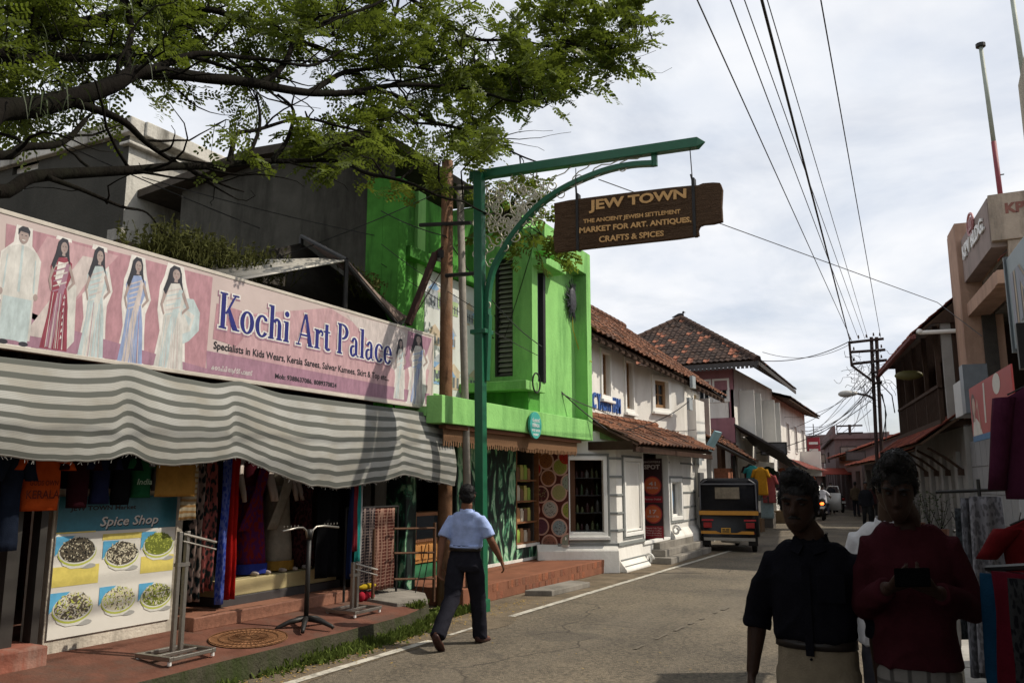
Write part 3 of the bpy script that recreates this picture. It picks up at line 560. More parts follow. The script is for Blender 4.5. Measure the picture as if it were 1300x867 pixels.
# T-shirts hung under the awning, by photo extent
for px0, px1, pyb, col, name, lab, lng in [
    (-8, 20, 700, (.02,.028,.05), 'navy', 'navy shirt hung at the far left end beside the orange shirt', 0), (21, 75, 649, (.62,.10,.02), 'orange', 'orange T-shirt with KERALA print hung above the spice poster', 0),
    (82, 110, 645, (.035,.008,.012), 'maroon', 'dark maroon T-shirt hung just right of the orange one', 0), (112, 137, 640, (.018,.022,.06), 'midnight', 'midnight blue T-shirt hung over the poster heading', 0),
    (139, 163, 641, (.010,.010,.012), 'black', 'black T-shirt hung between the blue and the green ones', 0), (164, 190, 632, (.02,.12,.05), 'green', 'dark green T-shirt with small print hung over the poster', 0),
    (192, 217, 623, (.16,.16,.17), 'grey', 'short grey T-shirt hung beside the ochre cloth', 0)]:
    (a0, z0), (a1, _) = FGp(px0, pyb), FGp(px1, pyb); top = 1.98
    o = O('hanging_shirt', shirt(FG, (a0+a1)/2, top, (a1-a0)*.92, top-z0, 0, px0*.1, .14), cloth_mat('tee_'+name, col), None, True); tag(o, lab, 'shirt', 'T-shirts hung under the awning')
    if name == 'orange':
        b = B(); k = FGp(24, 628); k2 = FGp(70, 628); text(b, 'KERALA', FG, k[0]+.01, k2[0]-.01, k[1]-.03, k[1]+.035, .072, .02, 0, 0, 2); text(b, 'GODS OWN', FG, k[0]+.03, k2[0]-.03, k[1]+.07, k[1]+.11, .072, .02, 0, 0, 2); O('chest_print', b, mat('print_dark', (.10,.02,.012), .8), o)
    if name == 'green':
        b = B(); k = FGp(167, 615); k2 = FGp(186, 615); text(b, 'India', FG, k[0], k2[0], k[1], k[1]+.05, .07, .01, .2, 0, 2); O('chest_print', b, mat('print_lt', (.3,.4,.3), .8), o)
def hung(px0, px1, pyb, F, top, m, label, cat, grp, c=0, folds=3, amp=.03, name='hanging_cloth', flare=0, pyt=None):
    (a0, z0), (a1, _) = F.px(px0, pyb), F.px(px1, pyb)
    if pyt: top = F.px((px0+px1)/2, pyt)[1]
    o = O(name, drape(F, a0, a1, z0, top, c, folds, amp, seed=px0*.37, flare=flare), m, None, True); return tag(o, label, cat, grp)
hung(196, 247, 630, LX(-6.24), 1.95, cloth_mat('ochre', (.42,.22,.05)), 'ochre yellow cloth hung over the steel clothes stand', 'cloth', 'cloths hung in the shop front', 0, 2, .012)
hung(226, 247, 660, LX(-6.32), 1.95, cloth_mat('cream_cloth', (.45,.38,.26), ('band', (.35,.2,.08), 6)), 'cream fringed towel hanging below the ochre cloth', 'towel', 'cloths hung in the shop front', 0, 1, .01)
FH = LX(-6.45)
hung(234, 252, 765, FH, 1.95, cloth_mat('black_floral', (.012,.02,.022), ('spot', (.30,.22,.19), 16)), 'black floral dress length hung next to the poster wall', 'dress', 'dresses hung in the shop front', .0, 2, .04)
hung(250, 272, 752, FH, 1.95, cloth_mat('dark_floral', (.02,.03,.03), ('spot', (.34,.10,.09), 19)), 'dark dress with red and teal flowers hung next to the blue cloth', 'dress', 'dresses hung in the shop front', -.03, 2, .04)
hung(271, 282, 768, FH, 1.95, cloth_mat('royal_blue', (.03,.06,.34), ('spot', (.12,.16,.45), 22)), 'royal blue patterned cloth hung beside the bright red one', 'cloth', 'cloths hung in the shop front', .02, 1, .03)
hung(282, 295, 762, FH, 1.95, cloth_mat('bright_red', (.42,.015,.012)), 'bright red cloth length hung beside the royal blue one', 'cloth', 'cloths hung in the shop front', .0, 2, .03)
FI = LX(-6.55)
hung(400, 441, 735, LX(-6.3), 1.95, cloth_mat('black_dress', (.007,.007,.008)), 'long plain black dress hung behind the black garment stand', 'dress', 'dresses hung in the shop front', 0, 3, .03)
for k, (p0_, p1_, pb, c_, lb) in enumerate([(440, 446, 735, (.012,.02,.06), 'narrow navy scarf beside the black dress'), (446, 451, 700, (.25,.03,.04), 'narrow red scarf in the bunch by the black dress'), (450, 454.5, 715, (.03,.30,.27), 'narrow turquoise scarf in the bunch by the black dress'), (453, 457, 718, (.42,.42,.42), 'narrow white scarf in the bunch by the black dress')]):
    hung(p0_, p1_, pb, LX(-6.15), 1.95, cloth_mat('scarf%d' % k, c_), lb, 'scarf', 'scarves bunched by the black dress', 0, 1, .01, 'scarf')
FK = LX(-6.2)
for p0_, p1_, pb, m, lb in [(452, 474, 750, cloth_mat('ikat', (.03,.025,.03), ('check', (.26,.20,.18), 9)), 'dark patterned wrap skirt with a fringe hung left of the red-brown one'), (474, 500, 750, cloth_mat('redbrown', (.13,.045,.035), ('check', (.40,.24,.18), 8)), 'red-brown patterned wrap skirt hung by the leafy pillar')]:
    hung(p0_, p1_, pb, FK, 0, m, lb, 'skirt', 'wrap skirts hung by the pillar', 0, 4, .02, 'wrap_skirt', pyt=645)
b = B()
for k in range(3):
    a, z = FK.px(457+6*k, 757); b.ell(FK.P(a, z, .02), .05, .05, .06, 8, 5)
o = O('fringed_bag', b, cloth_mat('fringe_red', (.45,.03,.05)), None, True); tag(o, 'small red and yellow tasselled bag hanging under the dark wrap skirt', 'bag')
b = B(); a0, z = FK.px(452, 746); a1, _ = FK.px(475, 746); b.ell(FK.P((a0+a1)/2, z, .03), .03, (a1-a0)/2, .035, 10, 6); O('yellow_frill', b, cloth_mat('frill_yellow', (.55,.38,.03)), o, True)
a0, z = FK.px(440, 645); a1, _ = FK.px(505, 650); b = B(); b.tube([FK.P(a0, z, 0), FK.P(a1, z, 0)], .012, 6); b.tube([FK.P(a0, .3, 0), FK.P(a0, z, 0)], .014, 6); b.tube([FK.P(a1, .3, 0), FK.P(a1, z, 0)], .014, 6)
tag(O('clothes_rail', b, M_black), 'black rail that carries the two patterned wrap skirts', 'clothes rail')
# more hung cloth further inside the dark shop
for k in range(9):
    y = 4.9+k*.5; c_ = random.choice([(.05,.012,.015), (.012,.014,.03), (.03,.02,.014), (.02,.03,.022), (.06,.05,.04)])
    o = O('hanging_cloth', drape(LX(-8.6), y-.22, y+.22, .55, 2.4, 0, 3, .04, seed=k), cloth_mat('inner%d' % k, c_), None, True)
    tag(o, ['dark wine cloth', 'dark blue cloth', 'brown cloth', 'bottle green cloth', 'grey cloth', 'deep plum cloth', 'dim rust cloth', 'near-black cloth', 'olive cloth'][k]+' hung deep inside the clothes shop', 'cloth', 'cloths hung at the back of the shop')
# mannequins in saris on the plinth
M_mann = mat('mannequin_skin', (.40,.34,.30), .45, .08)
def mannequin(x, y, z, m_sk, m_top, label, wdt=.25, hem=None):
    t = T('mannequin', (x, y, z), label, 'mannequin', 'mannequins on the plinth')
    ring = lambda zz, rx, ry, n=20, ph=0, am=0: [V((x+(rx+am*math.sin(k*5*6.283/n+ph))*math.cos(k*6.283/n), y+(ry+am*math.sin(k*5*6.283/n+ph))*math.sin(k*6.283/n), z+zz)) for k in range(n)]
    b = B(); b.loft([ring(.02, .21, wdt, 24, 0, .015), ring(.3, .19, wdt*.92, 24, .3, .012), ring(.6, .16, wdt*.8, 24, .6, .008), ring(.82, .14, wdt*.7, 24), ring(.95, .11, .14, 24)]); O('skirt', b, m_sk, t, True)
    b = B(); b.loft([ring(.93, .11, .14), ring(1.05, .11, .145), ring(1.2, .12, .16), ring(1.32, .10, .17), ring(1.40, .05, .06)]); O('blouse', b, m_top, t, True)
    b = B(); b.loft([ring(1.38, .045, .05), ring(1.5, .045, .048)]); b.ell((x, y, z+1.6), .09, .075, .12, 14, 10)
    for s in (-1, 1): b.tube([(x, y+s*.17, z+1.33), (x+.06, y+s*.23, z+1.08), (x+.14, y+s*.24, z+.88), (x+.17, y+s*.245, z+.78)], [.045,.04,.03,.022], 8)
    O('body', b, M_mann, t, True)
    b = B(); b.loft([[V((x+.12+.02*math.sin(k), y+.15-.3*q+.05*math.cos(k*.5), z+1.36-.5*q)) for k in range(2)] for q in (0, .3, .6, 1)], False, False)
    b = B(); b.grid(lambda s, q: V((x+.135+.04*math.sin(q*3.1), y+.13-.34*q+(s-.5)*.16, z+1.37-.9*q)), 6, 10); o = O('sari_drape', b, m_sk, t, True); o.modifiers.new('thick', 'SOLIDIFY').thickness = .006
    if hem: b = B(); b.loft([ring(.015, .222, wdt+.014, 24, 0, .015), ring(.12, .218, wdt+.008, 24, .1, .015)], False); O('hem', b, hem, t, True)
    b = B()
    for s in (-1, 1): b.ell((x+.2, y+s*.09, z+.02), .08, .028, .025, 10, 6)
    O('foot', b, M_mann, t, True)
mannequin(-6.86, 7.0, .665, cloth_mat('sari_red', (.22,.02,.018), ('spot', (.10,.02,.10), 20)), cloth_mat('blouse_wine', (.08,.012,.02)), 'mannequin in a dark red patterned sari with a blue hem', .21, cloth_mat('hem_blue', (.03,.05,.30)))
mannequin(-6.86, 7.43, .665, cloth_mat('sari_cream', (.40,.37,.30)), cloth_mat('blouse_cream', (.32,.29,.23)), 'mannequin in a cream sari with a gold border, middle of three', .20, cloth_mat('hem_gold', (.42,.24,.05)))
mannequin(-6.86, 7.82, .665, cloth_mat('sari_dark', (.04,.018,.02), ('spot', (.14,.05,.05), 24)), cloth_mat('blouse_dark', (.03,.015,.018)), 'mannequin in a dark patterned sari, right of the cream one', .18)
# stands
def steel_stand(x, y, z, h, label, arm=True):
    t = T('clothes_stand', (x, y, z), label, 'stand', 'steel clothes stands')
    b = B()
    for dy in (-.04, .04): b.box(x-.018, x+.018, y+dy-.018, y+dy+.018, z+.02, z+h)
    O('post', b, M_steel, t, bevel=.004)
    b = B(); b.box(x-.2, x+.2, y-.24, y-.20, z+.03, z+.065); b.box(x-.2, x+.2, y+.20, y+.24, z+.03, z+.065); b.box(x-.2, x-.165, y-.20, y+.20, z+.03, z+.062); b.box(x+.165, x+.2, y-.20, y+.20, z+.03, z+.062); b.box(x-.02, x+.02, y-.20, y+.20, z+.03, z+.06); O('base_frame', b, M_steel, t, bevel=.004)
    for sx in (-.18, .18):
        for sy_ in (-.22, .22): c = B(); c.cyl((x+sx, y+sy_, z+.015), (0, 0, .016), .016, 10); O('foot', c, mat('white_plastic', (.7,.7,.68), .5), t)
    if arm:
        b = B(); b.tube([(x, y, z+h-.02), (x+.12, y+.25, z+h-.10)], .011, 6); b.tube([(x, y, z+h-.08), (x+.12, y+.25, z+h-.16)], .008, 6); b.box(x-.024, x+.024, y-.065, y+.065, z+h*.72, z+h*.72+.03); O('arm', b, M_steel, t)
steel_stand(-5.72, 5.10, .225, 1.02, 'steel clothes stand with square base in front of the spice poster'); steel_stand(-5.85, 7.62, .235, .55, 'shorter steel clothes stand near the wrap skirts')
c = X(388, 797, -5.72); x, y, z = -5.72, c.y, .225
t = T('garment_rack', (x, y, z), 'black garment stand with two curved chrome arms and star base', 'garment stand'); h = X(388, 672, -5.72).z
b = B(); b.tube([(x, y, z+.08), (x, y, h-.08)], .024, 10); b.tube([(x, y, h-.10), (x, y, h)], .03, 10); O('pole', b, M_black, t, True)
for k in range(5):
    a = k*1.2566+.3; d = V((math.cos(a), math.sin(a), 0)); b = B(); b.tube([V((x, y, z+.10)), V((x, y, z+.075))+d*.16, V((x, y, z+.03))+d*.27, V((x, y, z+.012))+d*.29], [.03,.026,.02,.018], 8); O('leg', b, M_black, t, True)
for s in (-1, 1):
    b = B(); b.tube([(x, y+s*.03, h-.08), (x, y+s*.05, h-.01), (x, y+s*.10, h+.02), (x+.02, y+s*.2, h+.025), (x+.03, y+s*.42, h+.0)], .011, 8); O('arm', b, M_steel, t, True)
    for k in range(5): b = B(); b.ell((x+.025, y+s*(.2+.05*k), h+.04), .006, .006, .012, 6, 4); O('peg', b, M_steel, t)
# round wire mat leaning flat on the pavement
c = G(318, 817, .24); t = T('round_mat', c, 'round woven mat lying flat on the red pavement edge', 'mat'); b = B()
FM = Fr((-5.78, 5.98, .235), (0, 1, 0), (-.995, 0, .10)); 
b.add([FM.P(.40*math.cos(k*.1257), .30*math.sin(k*.1257), .006) for k in range(50)], [tuple(range(50))]); O('disc', b, mat('cane', (.30,.15,.075), .8, .3, 20), t); b = B()
for k in range(44): a = k*.1428; b.tube([FM.P(.03*math.cos(a), .03*math.sin(a), .012), FM.P(.38*math.cos(a), .285*math.sin(a), .014)], .003, 4)
for r in (.1, .2, .3, .395): b.tube([FM.P(r*math.cos(k*.157), r*.75*math.sin(k*.157), .014) for k in range(41)], .005, 4)
O('weave', b, mat('cane_dark', (.12,.06,.03), .8, .3, 20), t)
# railing, leafy pillar, wooden counter between the two shops
M_mural = mat('leaf_mural', (.02,.05,.035), .6, .2)
def mural(n, l, co):
    mp = n.new('ShaderNodeMapping'); mp.inputs['Scale'].default_value = (1.5, 1.5, .75); l(co.outputs['Object'], mp.inputs[0])
    v = n.new('ShaderNodeTexVoronoi'); v.inputs['Scale'].default_value = 2.6; v.feature = 'F1'; v.inputs['Randomness'].default_value = 1
    z = n.new('ShaderNodeTexNoise'); z.inputs['Scale'].default_value = 2.4; z.inputs['Detail'].default_value = 3; z.inputs['Distortion'].default_value = 1.6; l(mp.outputs[0], z.inputs['Vector']); l(mp.outputs[0], v.inputs['Vector'])
    r = n.new('ShaderNodeValToRGB'); r.color_ramp.interpolation = 'CONSTANT'; e = r.color_ramp.elements; e[0].color = (.010,.018,.016,1); e[1].position = .45; e[1].color = (.015,.045,.03,1)
    for p_, c_ in ((.515, (.05,.18,.10,1)), (.545, (.22,.42,.25,1)), (.60, (.34,.52,.36,1)), (.66, (.12,.30,.18,1))): k = e.new(p_); k.color = c_
    l(z.outputs[0], r.inputs[0]); return r.outputs[0]
recol(M_mural, mural)
p = G(513, 752, .25); b = B(); b.box(-6.75, -6.42, 9.42, 9.68, .24, 2.6); tag(O('leafy_pillar', b, M_mural, bevel=.012), 'square pillar painted with pale green leaves between the two shops', 'pillar')
t = T('railing', (-6.0, 9.3, .2), 'rusty three-rail iron railing beside the leafy pillar', 'railing'); M_rust = mat('rusty_iron', (.10,.055,.035), .7, .3, 12, .3, 50)
ra, rb_ = X(500, 670, -6.1), X(553, 669, -6.1); b = B()
for py in (671, 702, 735): q0, q1 = X(500, py, -6.1), X(553, py-1, -6.1); b.tube([q0, q1], .014, 6)
O('rail', b, M_rust, t)
q1 = X(552, 665, -6.1); b = B(); b.tube([(q1.x, q1.y, .1), (q1.x, q1.y, q1.z+.02)], .022, 8); b.tube([(q1.x, q1.y-1.35, .2), (q1.x, q1.y-1.35, q1.z)], .02, 8); O('post', b, M_rust, t)
b = B(); q0 = X(541, 690, -6.1); b.tube([q0, X(525, 762, -6.0)], .006, 4); b.tube([X(545, 700, -6.1), X(534, 765, -6.0)], .006, 4); O('stay_wire', b, M_black, t)
M_wood = mat('brown_wood', (.22,.10,.045), .55, .3, 3, .2, 30, stretch=(1, 1, 8)); M_orange = mat('orange_wood', (.42,.20,.06), .5, .25, 4, .15, 30, stretch=(1, 1, 6))
FC = LX(-7.05); t = T('wooden_counter', (-7.05, 10.3, .3), 'orange panelled wooden counter with glass case behind the railing', 'counter'); (ca, cz), (cb, _), (_, c2), (_, c3) = FC.px(524, 716), FC.px(600, 716), FC.px(530, 688), FC.px(530, 655)
b = B(); b.fb(FC, ca, cb, cz, c2, -.3, 0); O('base', b, M_orange, t)
for k in range(9): b = B(); w = (cb-ca)/9; b.fb(FC, ca+k*w+.02, ca+k*w+w-.02, cz+.05, c2-.05, 0, .018); O('panel', b, M_orange, t, bevel=.006)
b = B(); b.fb(FC, ca, cb, c3, c3+.05, -.3, .02); b.fb(FC, ca, ca+.05, c2, c3, -.02, .02); b.fb(FC, cb-.05, cb, c2, c3, -.02, .02); b.fb(FC, ca, cb, c2, c2+.04, -.3, .03); O('case_frame', b, M_wood, t)
b = B(); b.rect(FC, ca, cb, c2, c3, 0); O('glass', b, glass('shop_glass'), t)
b = B(); (_, g0), (_, g1) = FC.px(530, 717), FC.px(530, 735); b.fb(FC, ca, cb, g1, g0, -.3, .012); O('green_skirting', b, mat('skirting_green', (.03,.16,.07), .6), t)
b = B(); b.fb(FC, ca, cb, .2, g1, -.3, .0); O('foot_wall', b, mat('peach_wall', (.50,.33,.22), .8), t)
# ================================================================ GREEN BUILDING, its poles, and the street arch with the hanging board
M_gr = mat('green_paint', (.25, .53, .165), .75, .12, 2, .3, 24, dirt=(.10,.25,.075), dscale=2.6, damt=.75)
M_grd = mat('shaded_weathered_green', (.085, .29, .05), .8, .3, 3, .3, 24, dirt=(.015,.035,.015), dscale=2.0, damt=.85)  # weathered paint, darkened further to put in the shade of the left part
gb = T('green_building', (-8, 12, 0), 'bright lime green two-storey shop building behind the street arch', 'building')
XF = -5.8; FA = LX(XF); FB = LX(-7.2)
ye = FA.px(751, 450)[0]; yc = FA.px(690, 300)[0]; zf0 = 2.43; zf1 = 2.80; zt = 6.05
b = B(); b.fb(FA, 9.3, ye, zf0, zf1, -.25, 0); O('fascia_band', b, M_gr, gb, bevel=.01)
b = B(); b.box(-10, XF-.25, 9.3, ye, zf0+.1, zf0+.22); O('canopy_slab', b, M_gr, gb)
# projecting block at the right: street face with a tall window and a deep right-hand fin
h0, z0 = FA.px(690, 395); 
wl, wr = FA.px(692, 400)[0], FA.px(704, 400)[0]; wz0, wz1 = FA.px(697, 482)[1], FA.px(697, 340)[1]
fl = FA.px(733, 400)[0]; ztop = zt
b = B()
rec = .26                                              # the field behind the fin is recessed
# front piers and recessed field
FAr = LX(XF-rec)
b.fb(FA, yc+.004, wl, zf1+.002, ztop, -.6, -rec+.03); b.fb(FA, ye-.22, ye-.003, zf1+.002, ztop, -1.2, .0); b.fb(FA, wl, ye-.22, 5.62, ztop, -.6, 0)
b.wall(Fr((XF-rec, wl, zf1), (0,1,0)), ye-.22-wl, 5.62-zf1, [(0.02, wr-wl+.12, wz0-zf1, wz1-zf1)], .25); O('wall', b, M_gr, gb)
hz = wz1+.02; b = B(); b.prism([FA.P(wl-.02, hz, -rec-.02), FA.P(wr+.45, hz, -rec-.02), FA.P(wr+.45, hz, -rec+.30), FA.P(wl-.02, hz, -rec+.30)], (0, 0, .14)); O('window_hood', b, M_gr, gb, bevel=.01)
w = B(); w.rect(FAr, wl, wr+.16, wz0, wz1, -.08); wo = O('window', w, glass('sky_tint_glass', (.24,.26,.31), .15), gb); w = B(); w.fb(FAr, wr+.05, wr+.15, wz0, wz1, -.08, .02); w.fb(FAr, wl, wl+.05, wz0, wz1, -.07, -.02); O('frame', w, M_black, wo)  # pale blue-grey base colour paints in the reflected sky
# camera-facing flank of the block with a tall louvred window
FN = FY(yc); na, nb = FN.px(652, 400)[0], FN.px(628, 400)[0]; nz0, nz1 = FN.px(640, 478)[1], FN.px(640, 328)[1]; xb = -7.3
b = B(); b.wall(Fr((xb, yc, zf1), (1,0,0)), XF-rec+.0345-xb, ztop-zf1, [(nb-xb, na-xb, nz0-zf1, nz1-zf1)], .22); O('flank_wall', b, M_gr, gb)
lv = B(); lv.rect(FN, nb, na, nz0, nz1, -.2); wo = O('louvre_window', lv, M_dark, gb); lm = B(); lm.fb(Fr((0,0,0), (1,0,0), (0,.5,.86)), nb-.0, na, -.05, .05, -.006, .006)
lme = B().obox((0,0,0), ((na-nb)/2-.02, 0, 0), (0, .035, .035), (0, .004, -.004)).mesh('louvre_slat', mat('louvre_grey', (.30,.30,.25), .35, .2))
nS = 24
pieces('louvre_slat', lme, [Matrix.Translation(((na+nb)/2, yc+.12, nz0+(k+.5)*(nz1-nz0)/nS)) for k in range(nS)], wo)
w = B(); w.frame(FN, nb, na, nz0, nz1, .035, -.16, -.02); O('frame', w, M_black, wo)
# balcony ledge on the flank and its lower box
(la, lz), (lb, _) = FN.px(612, 483), FN.px(684, 480); b = B(); l1 = FN.px(650, 498)[1]
b.box(-7.25, XF+.02, yc-.75, yc-.0, l1-.05, l1+.10); O('ledge', b, M_gr, gb, bevel=.01)
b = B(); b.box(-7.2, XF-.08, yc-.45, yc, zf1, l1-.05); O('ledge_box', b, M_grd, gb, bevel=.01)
# set-back left wall with pilasters and the painted hoarding
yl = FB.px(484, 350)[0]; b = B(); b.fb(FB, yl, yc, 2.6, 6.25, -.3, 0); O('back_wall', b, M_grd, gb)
for p0_, p1_, cc, m in ((484, 494, .30, M_grd), (505, 516, .14, M_grd), (516, 526, .20, M_gr)): b = B(); b.fb(FB, FB.px(p0_, 350)[0], FB.px(p1_, 350)[0], 2.6, 6.2, 0, cc); O('pilaster', b, m, gb, bevel=.01)  # last strip left in plain green as the sunlit one
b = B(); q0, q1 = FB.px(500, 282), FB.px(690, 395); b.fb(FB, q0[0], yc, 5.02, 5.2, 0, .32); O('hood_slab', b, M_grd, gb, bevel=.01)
b = B(); b.fb(FB, q0[0]-.2, yc, 2.72, 2.98, 0, .5); O('sill_band', b, M_gr, gb, bevel=.01)
b = B(); b.box(-9, -7.3, 10.4, ye-.01, 6.0, 6.12); b.box(-9, -6.9, ye-1.4, ye-.01, 6.12, 6.9); O('roof_slab', b, M_gr, gb)
b = B(); b.box(-12, -6.7, ye-.12, ye-.02, 0, 6.0); b.box(-6.7, XF-.05, ye-.12, ye-.02, 2.45, 6.0); O('rear_wall', b, M_gr, gb)
b = B(); b.box(-7.5, -6.3, yc+.05, ye-.3, 6.05, 6.5); O('parapet', b, M_gr, gb, bevel=.01)
# painted hoarding of townhouse sketches
hd = T('painted_hoarding', (-7.1, 11, 3.1), 'pale hoarding with faint painted house sketches fixed on the green wall', 'hoarding')
ha, hb = FB.px(527, 400)[0], FB.px(622, 400)[0]; b = B(); b.fb(FB, ha, hb, 3.0, 5.0, .14, .18); O('panel', b, mat('hoarding_white', (.62,.63,.62), .6, .12, 3, dirt=(.4,.4,.38), damt=.6), hd)
b = B(); hp = [mat('hoard_'+n, c, .6, .25, 9) for n, c in (('blue', (.22,.35,.55)), ('grey', (.35,.37,.4)), ('sand', (.50,.40,.30)), ('green', (.35,.46,.25)), ('dark', (.14,.15,.17)))]
for k in range(26):
    a = random.uniform(ha+.1, hb-.5); z = random.choice((3.15, 3.75, 4.3))+random.uniform(0, .15); ww = random.uniform(.15, .4); hh = random.uniform(.12, .3); b.cur = random.randint(0, 3); b.rect(FB, a, a+ww, z, z+hh, .182+k*.0002)
    b.cur = random.choice((0, 1, 2)); b.poly(FB.P(a-.05, z+hh, .1822+k*.0002), FB.P(a+ww+.05, z+hh, .1822+k*.0002), FB.P(a+ww*.5, z+hh+.14, .1822+k*.0002))
    for i in range(3): b.cur = 4; b.rect(FB, a+.03+i*ww/3, a+.03+i*ww/3+ww*.18, z+.03, z+hh*.7, .1827+k*.0002)
O('painted_scene', b, hp, hd)
# ground-floor shopfront: mural, shelves, fringe, spice-cup board
gs = T('spice_shopfront', (-6.8, 12.5, .25), 'open spice shopfront with leaf mural and shelves under the bamboo fringe', 'shopfront')
FM_ = LX(-6.85); mz = .25; y0 = 10.35
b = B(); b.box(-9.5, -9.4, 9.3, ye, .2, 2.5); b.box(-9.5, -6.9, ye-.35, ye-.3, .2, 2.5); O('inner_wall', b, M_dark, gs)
m0, m1 = FM_.px(614, 640)[0], FM_.px(655, 640)[0]; m2 = FM_.px(684, 640)[0]; zz = FM_.px(660, 695)[1]
b = B(); b.fb(FM_, m0-.9, m1, mz, 2.45, -.2, 0); b.fb(FM_, m1, m2+.5, mz, zz, -.2, .005); O('mural_wall', b, M_mural, gs)
b = B(); b.fb(FM_, m0, m2+.6, mz, mz+.05, 0, .02); b.fb(FM_, m1, m2, zz, zz+.05, -.1, .03); O('white_trim', b, mat('white_trim', (.65,.63,.58), .7), gs)
b = B(); 
for z in (zz+.05, zz+.42, zz+.8, zz+1.18): b.fb(FM_, m1, m2, z, z+.03, -.5, -.02)
b.fb(FM_, m2-.06, m2, zz, 2.45, -.1, .02); b.fb(FM_, m1, m1+.03, zz, 2.45, -.1, .01); b.fb(FM_, m2, m2+.05, zz, 2.45, -.05, .06); O('shelf', b, M_wood, gs)
cs = [(.45,.40,.12), (.30,.42,.08), (.40,.22,.10), (.5,.45,.35), (.18,.10,.06)]
for r_ in range(4):
    for k in range(5):
        a = m1+.08+k*(m2-m1-.2)/5; bb = B(); hh = random.uniform(.16,.26); bb.fb(FM_, a, a+.13, zz+.03+r_*.38+(.05 if r_ == 0 else .0), zz+.05+r_*.38+hh, -.25, -.1); bb.fb(FM_, a+.01, a+.12, zz+.05+r_*.38+hh, zz+.09+r_*.38+hh, -.24, -.11)
        tag(O('spice_packet', bb, mat('packet%d' % ((r_+k) % 5), cs[(r_+k) % 5], .5)), '%s spice packet, %s from the left on the %s shelf by the leaf mural' % (['mustard', 'leaf green', 'brown', 'pale', 'dark'][(r_+k) % 5], ['first', 'second', 'third', 'fourth', 'last'][k], ['lowest', 'second', 'third', 'top'][r_]), 'packet', 'spice packets on the shelves by the mural')
b = B(); b.fb(FA, 9.5, ye-.45, zf0-.06, zf0-.01, -.17, -.05); fr = O('fringe_valance', b, mat('bamboo_dark', (.13,.06,.035), .8, .3, 20), None); tag(fr, 'brown bamboo stick fringe hanging under the green fascia', 'fringe')
sm = B().box(-.007, .007, -.011, .011, -.14, .12).mesh('stick', mat('bamboo', (.22,.125,.07), .7, .3, 30)); ns = 150
pieces('stick', sm, [Matrix.Translation((XF-.12, 9.55+(ye-.5-9.55)*k/ns, zf0-.14+(.045 if k % 2 else -.01)+random.uniform(-.015,.015))) for k in range(ns)], fr)
# board of spice cups
yb = ye-.22; FD = FY(yb); d0, d1 = FD.px(674, 690), FD.px(722, 690); dt = FD.px(700, 572)[1]
sb = T('spice_cup_board', ((d0[0]+d1[0])/2, yb, d0[1]), 'printed board of round spice cups beside the shop window', 'board'); b = B(); b.fb(FD, d0[0], d1[0], d0[1], dt, -.03, 0); O('panel', b, mat('board_maroon', (.10,.022,.02), .4), sb)
b = B(); dw, dh = d1[0]-d0[0], dt-d0[1]; ck = [(.42,.03,.02), (.30,.12,.05), (.30,.33,.07), (.24,.09,.035), (.32,.36,.30), (.10,.03,.035), (.42,.06,.05), (.05,.045,.045), (.38,.36,.16), (.45,.45,.43), (.13,.05,.08), (.28,.36,.40), (.35,.15,.11)]
cm = [mat('cup%d' % i, c, .5, .4, 90) for i, c in enumerate(ck)]+[mat('cup_rim', (.62,.40,.33), .5), mat('board_white', (.65,.6,.55), .5)]
pos = [(.10,.81), (.42,.90), (.80,.83), (.48,.71), (1.02,.66), (.28,.53), (.0,.60), (.04,.36), (.76,.55), (.52,.37), (.28,.18), (.76,.17), (.50,.0), (.95,.94), (.12,.98), (1.03,.36), (.02,.05), (1.0,.02)]
for i, (u_, v_) in enumerate(pos):
    r = .215*dw; cu, cv = d0[0]+u_*dw, d0[1]+.02+v_*(dh-.04)
    for mi, rr, c in ((13, r, .002), (i % 13, r*.82, .004)):
        b.cur = mi; pp = [(min(max(cu+rr*math.cos(k*.2618), d0[0]), d1[0]), min(max(cv+rr*math.sin(k*.2618), d0[1]), dt)) for k in range(24)]; b.poly(*[FD.P(p_, q_, c+i*.00005) for p_, q_ in pp])
    for k in range(70):
        a, q_ = random.uniform(0, 6.28), math.sqrt(random.random())*r*.76; x_, z_ = cu+q_*math.cos(a), cv+q_*math.sin(a)
        if d0[0] < x_-.02 and x_+.02 < d1[0] and d0[1] < z_-.02 and z_+.02 < dt: b.cur = (7 if k % 2 else 9) if i in (9, 11) else (i % 13 if k % 3 else (7, 5, 8)[i % 3]); s = .009; b.poly(*[FD.P(x_+s*math.cos(t), z_+s*math.sin(t), .006+i*.00005+k*.000001) for t in (0, 1.3, 2.6, 3.9, 5.1)])
O('cup_print', b, cm, sb); b = B(); b.fb(FD, d0[0], d1[0], d0[1]-.025, d0[1], -.03, .012); O('bottom_strip', b, cm[14], sb)
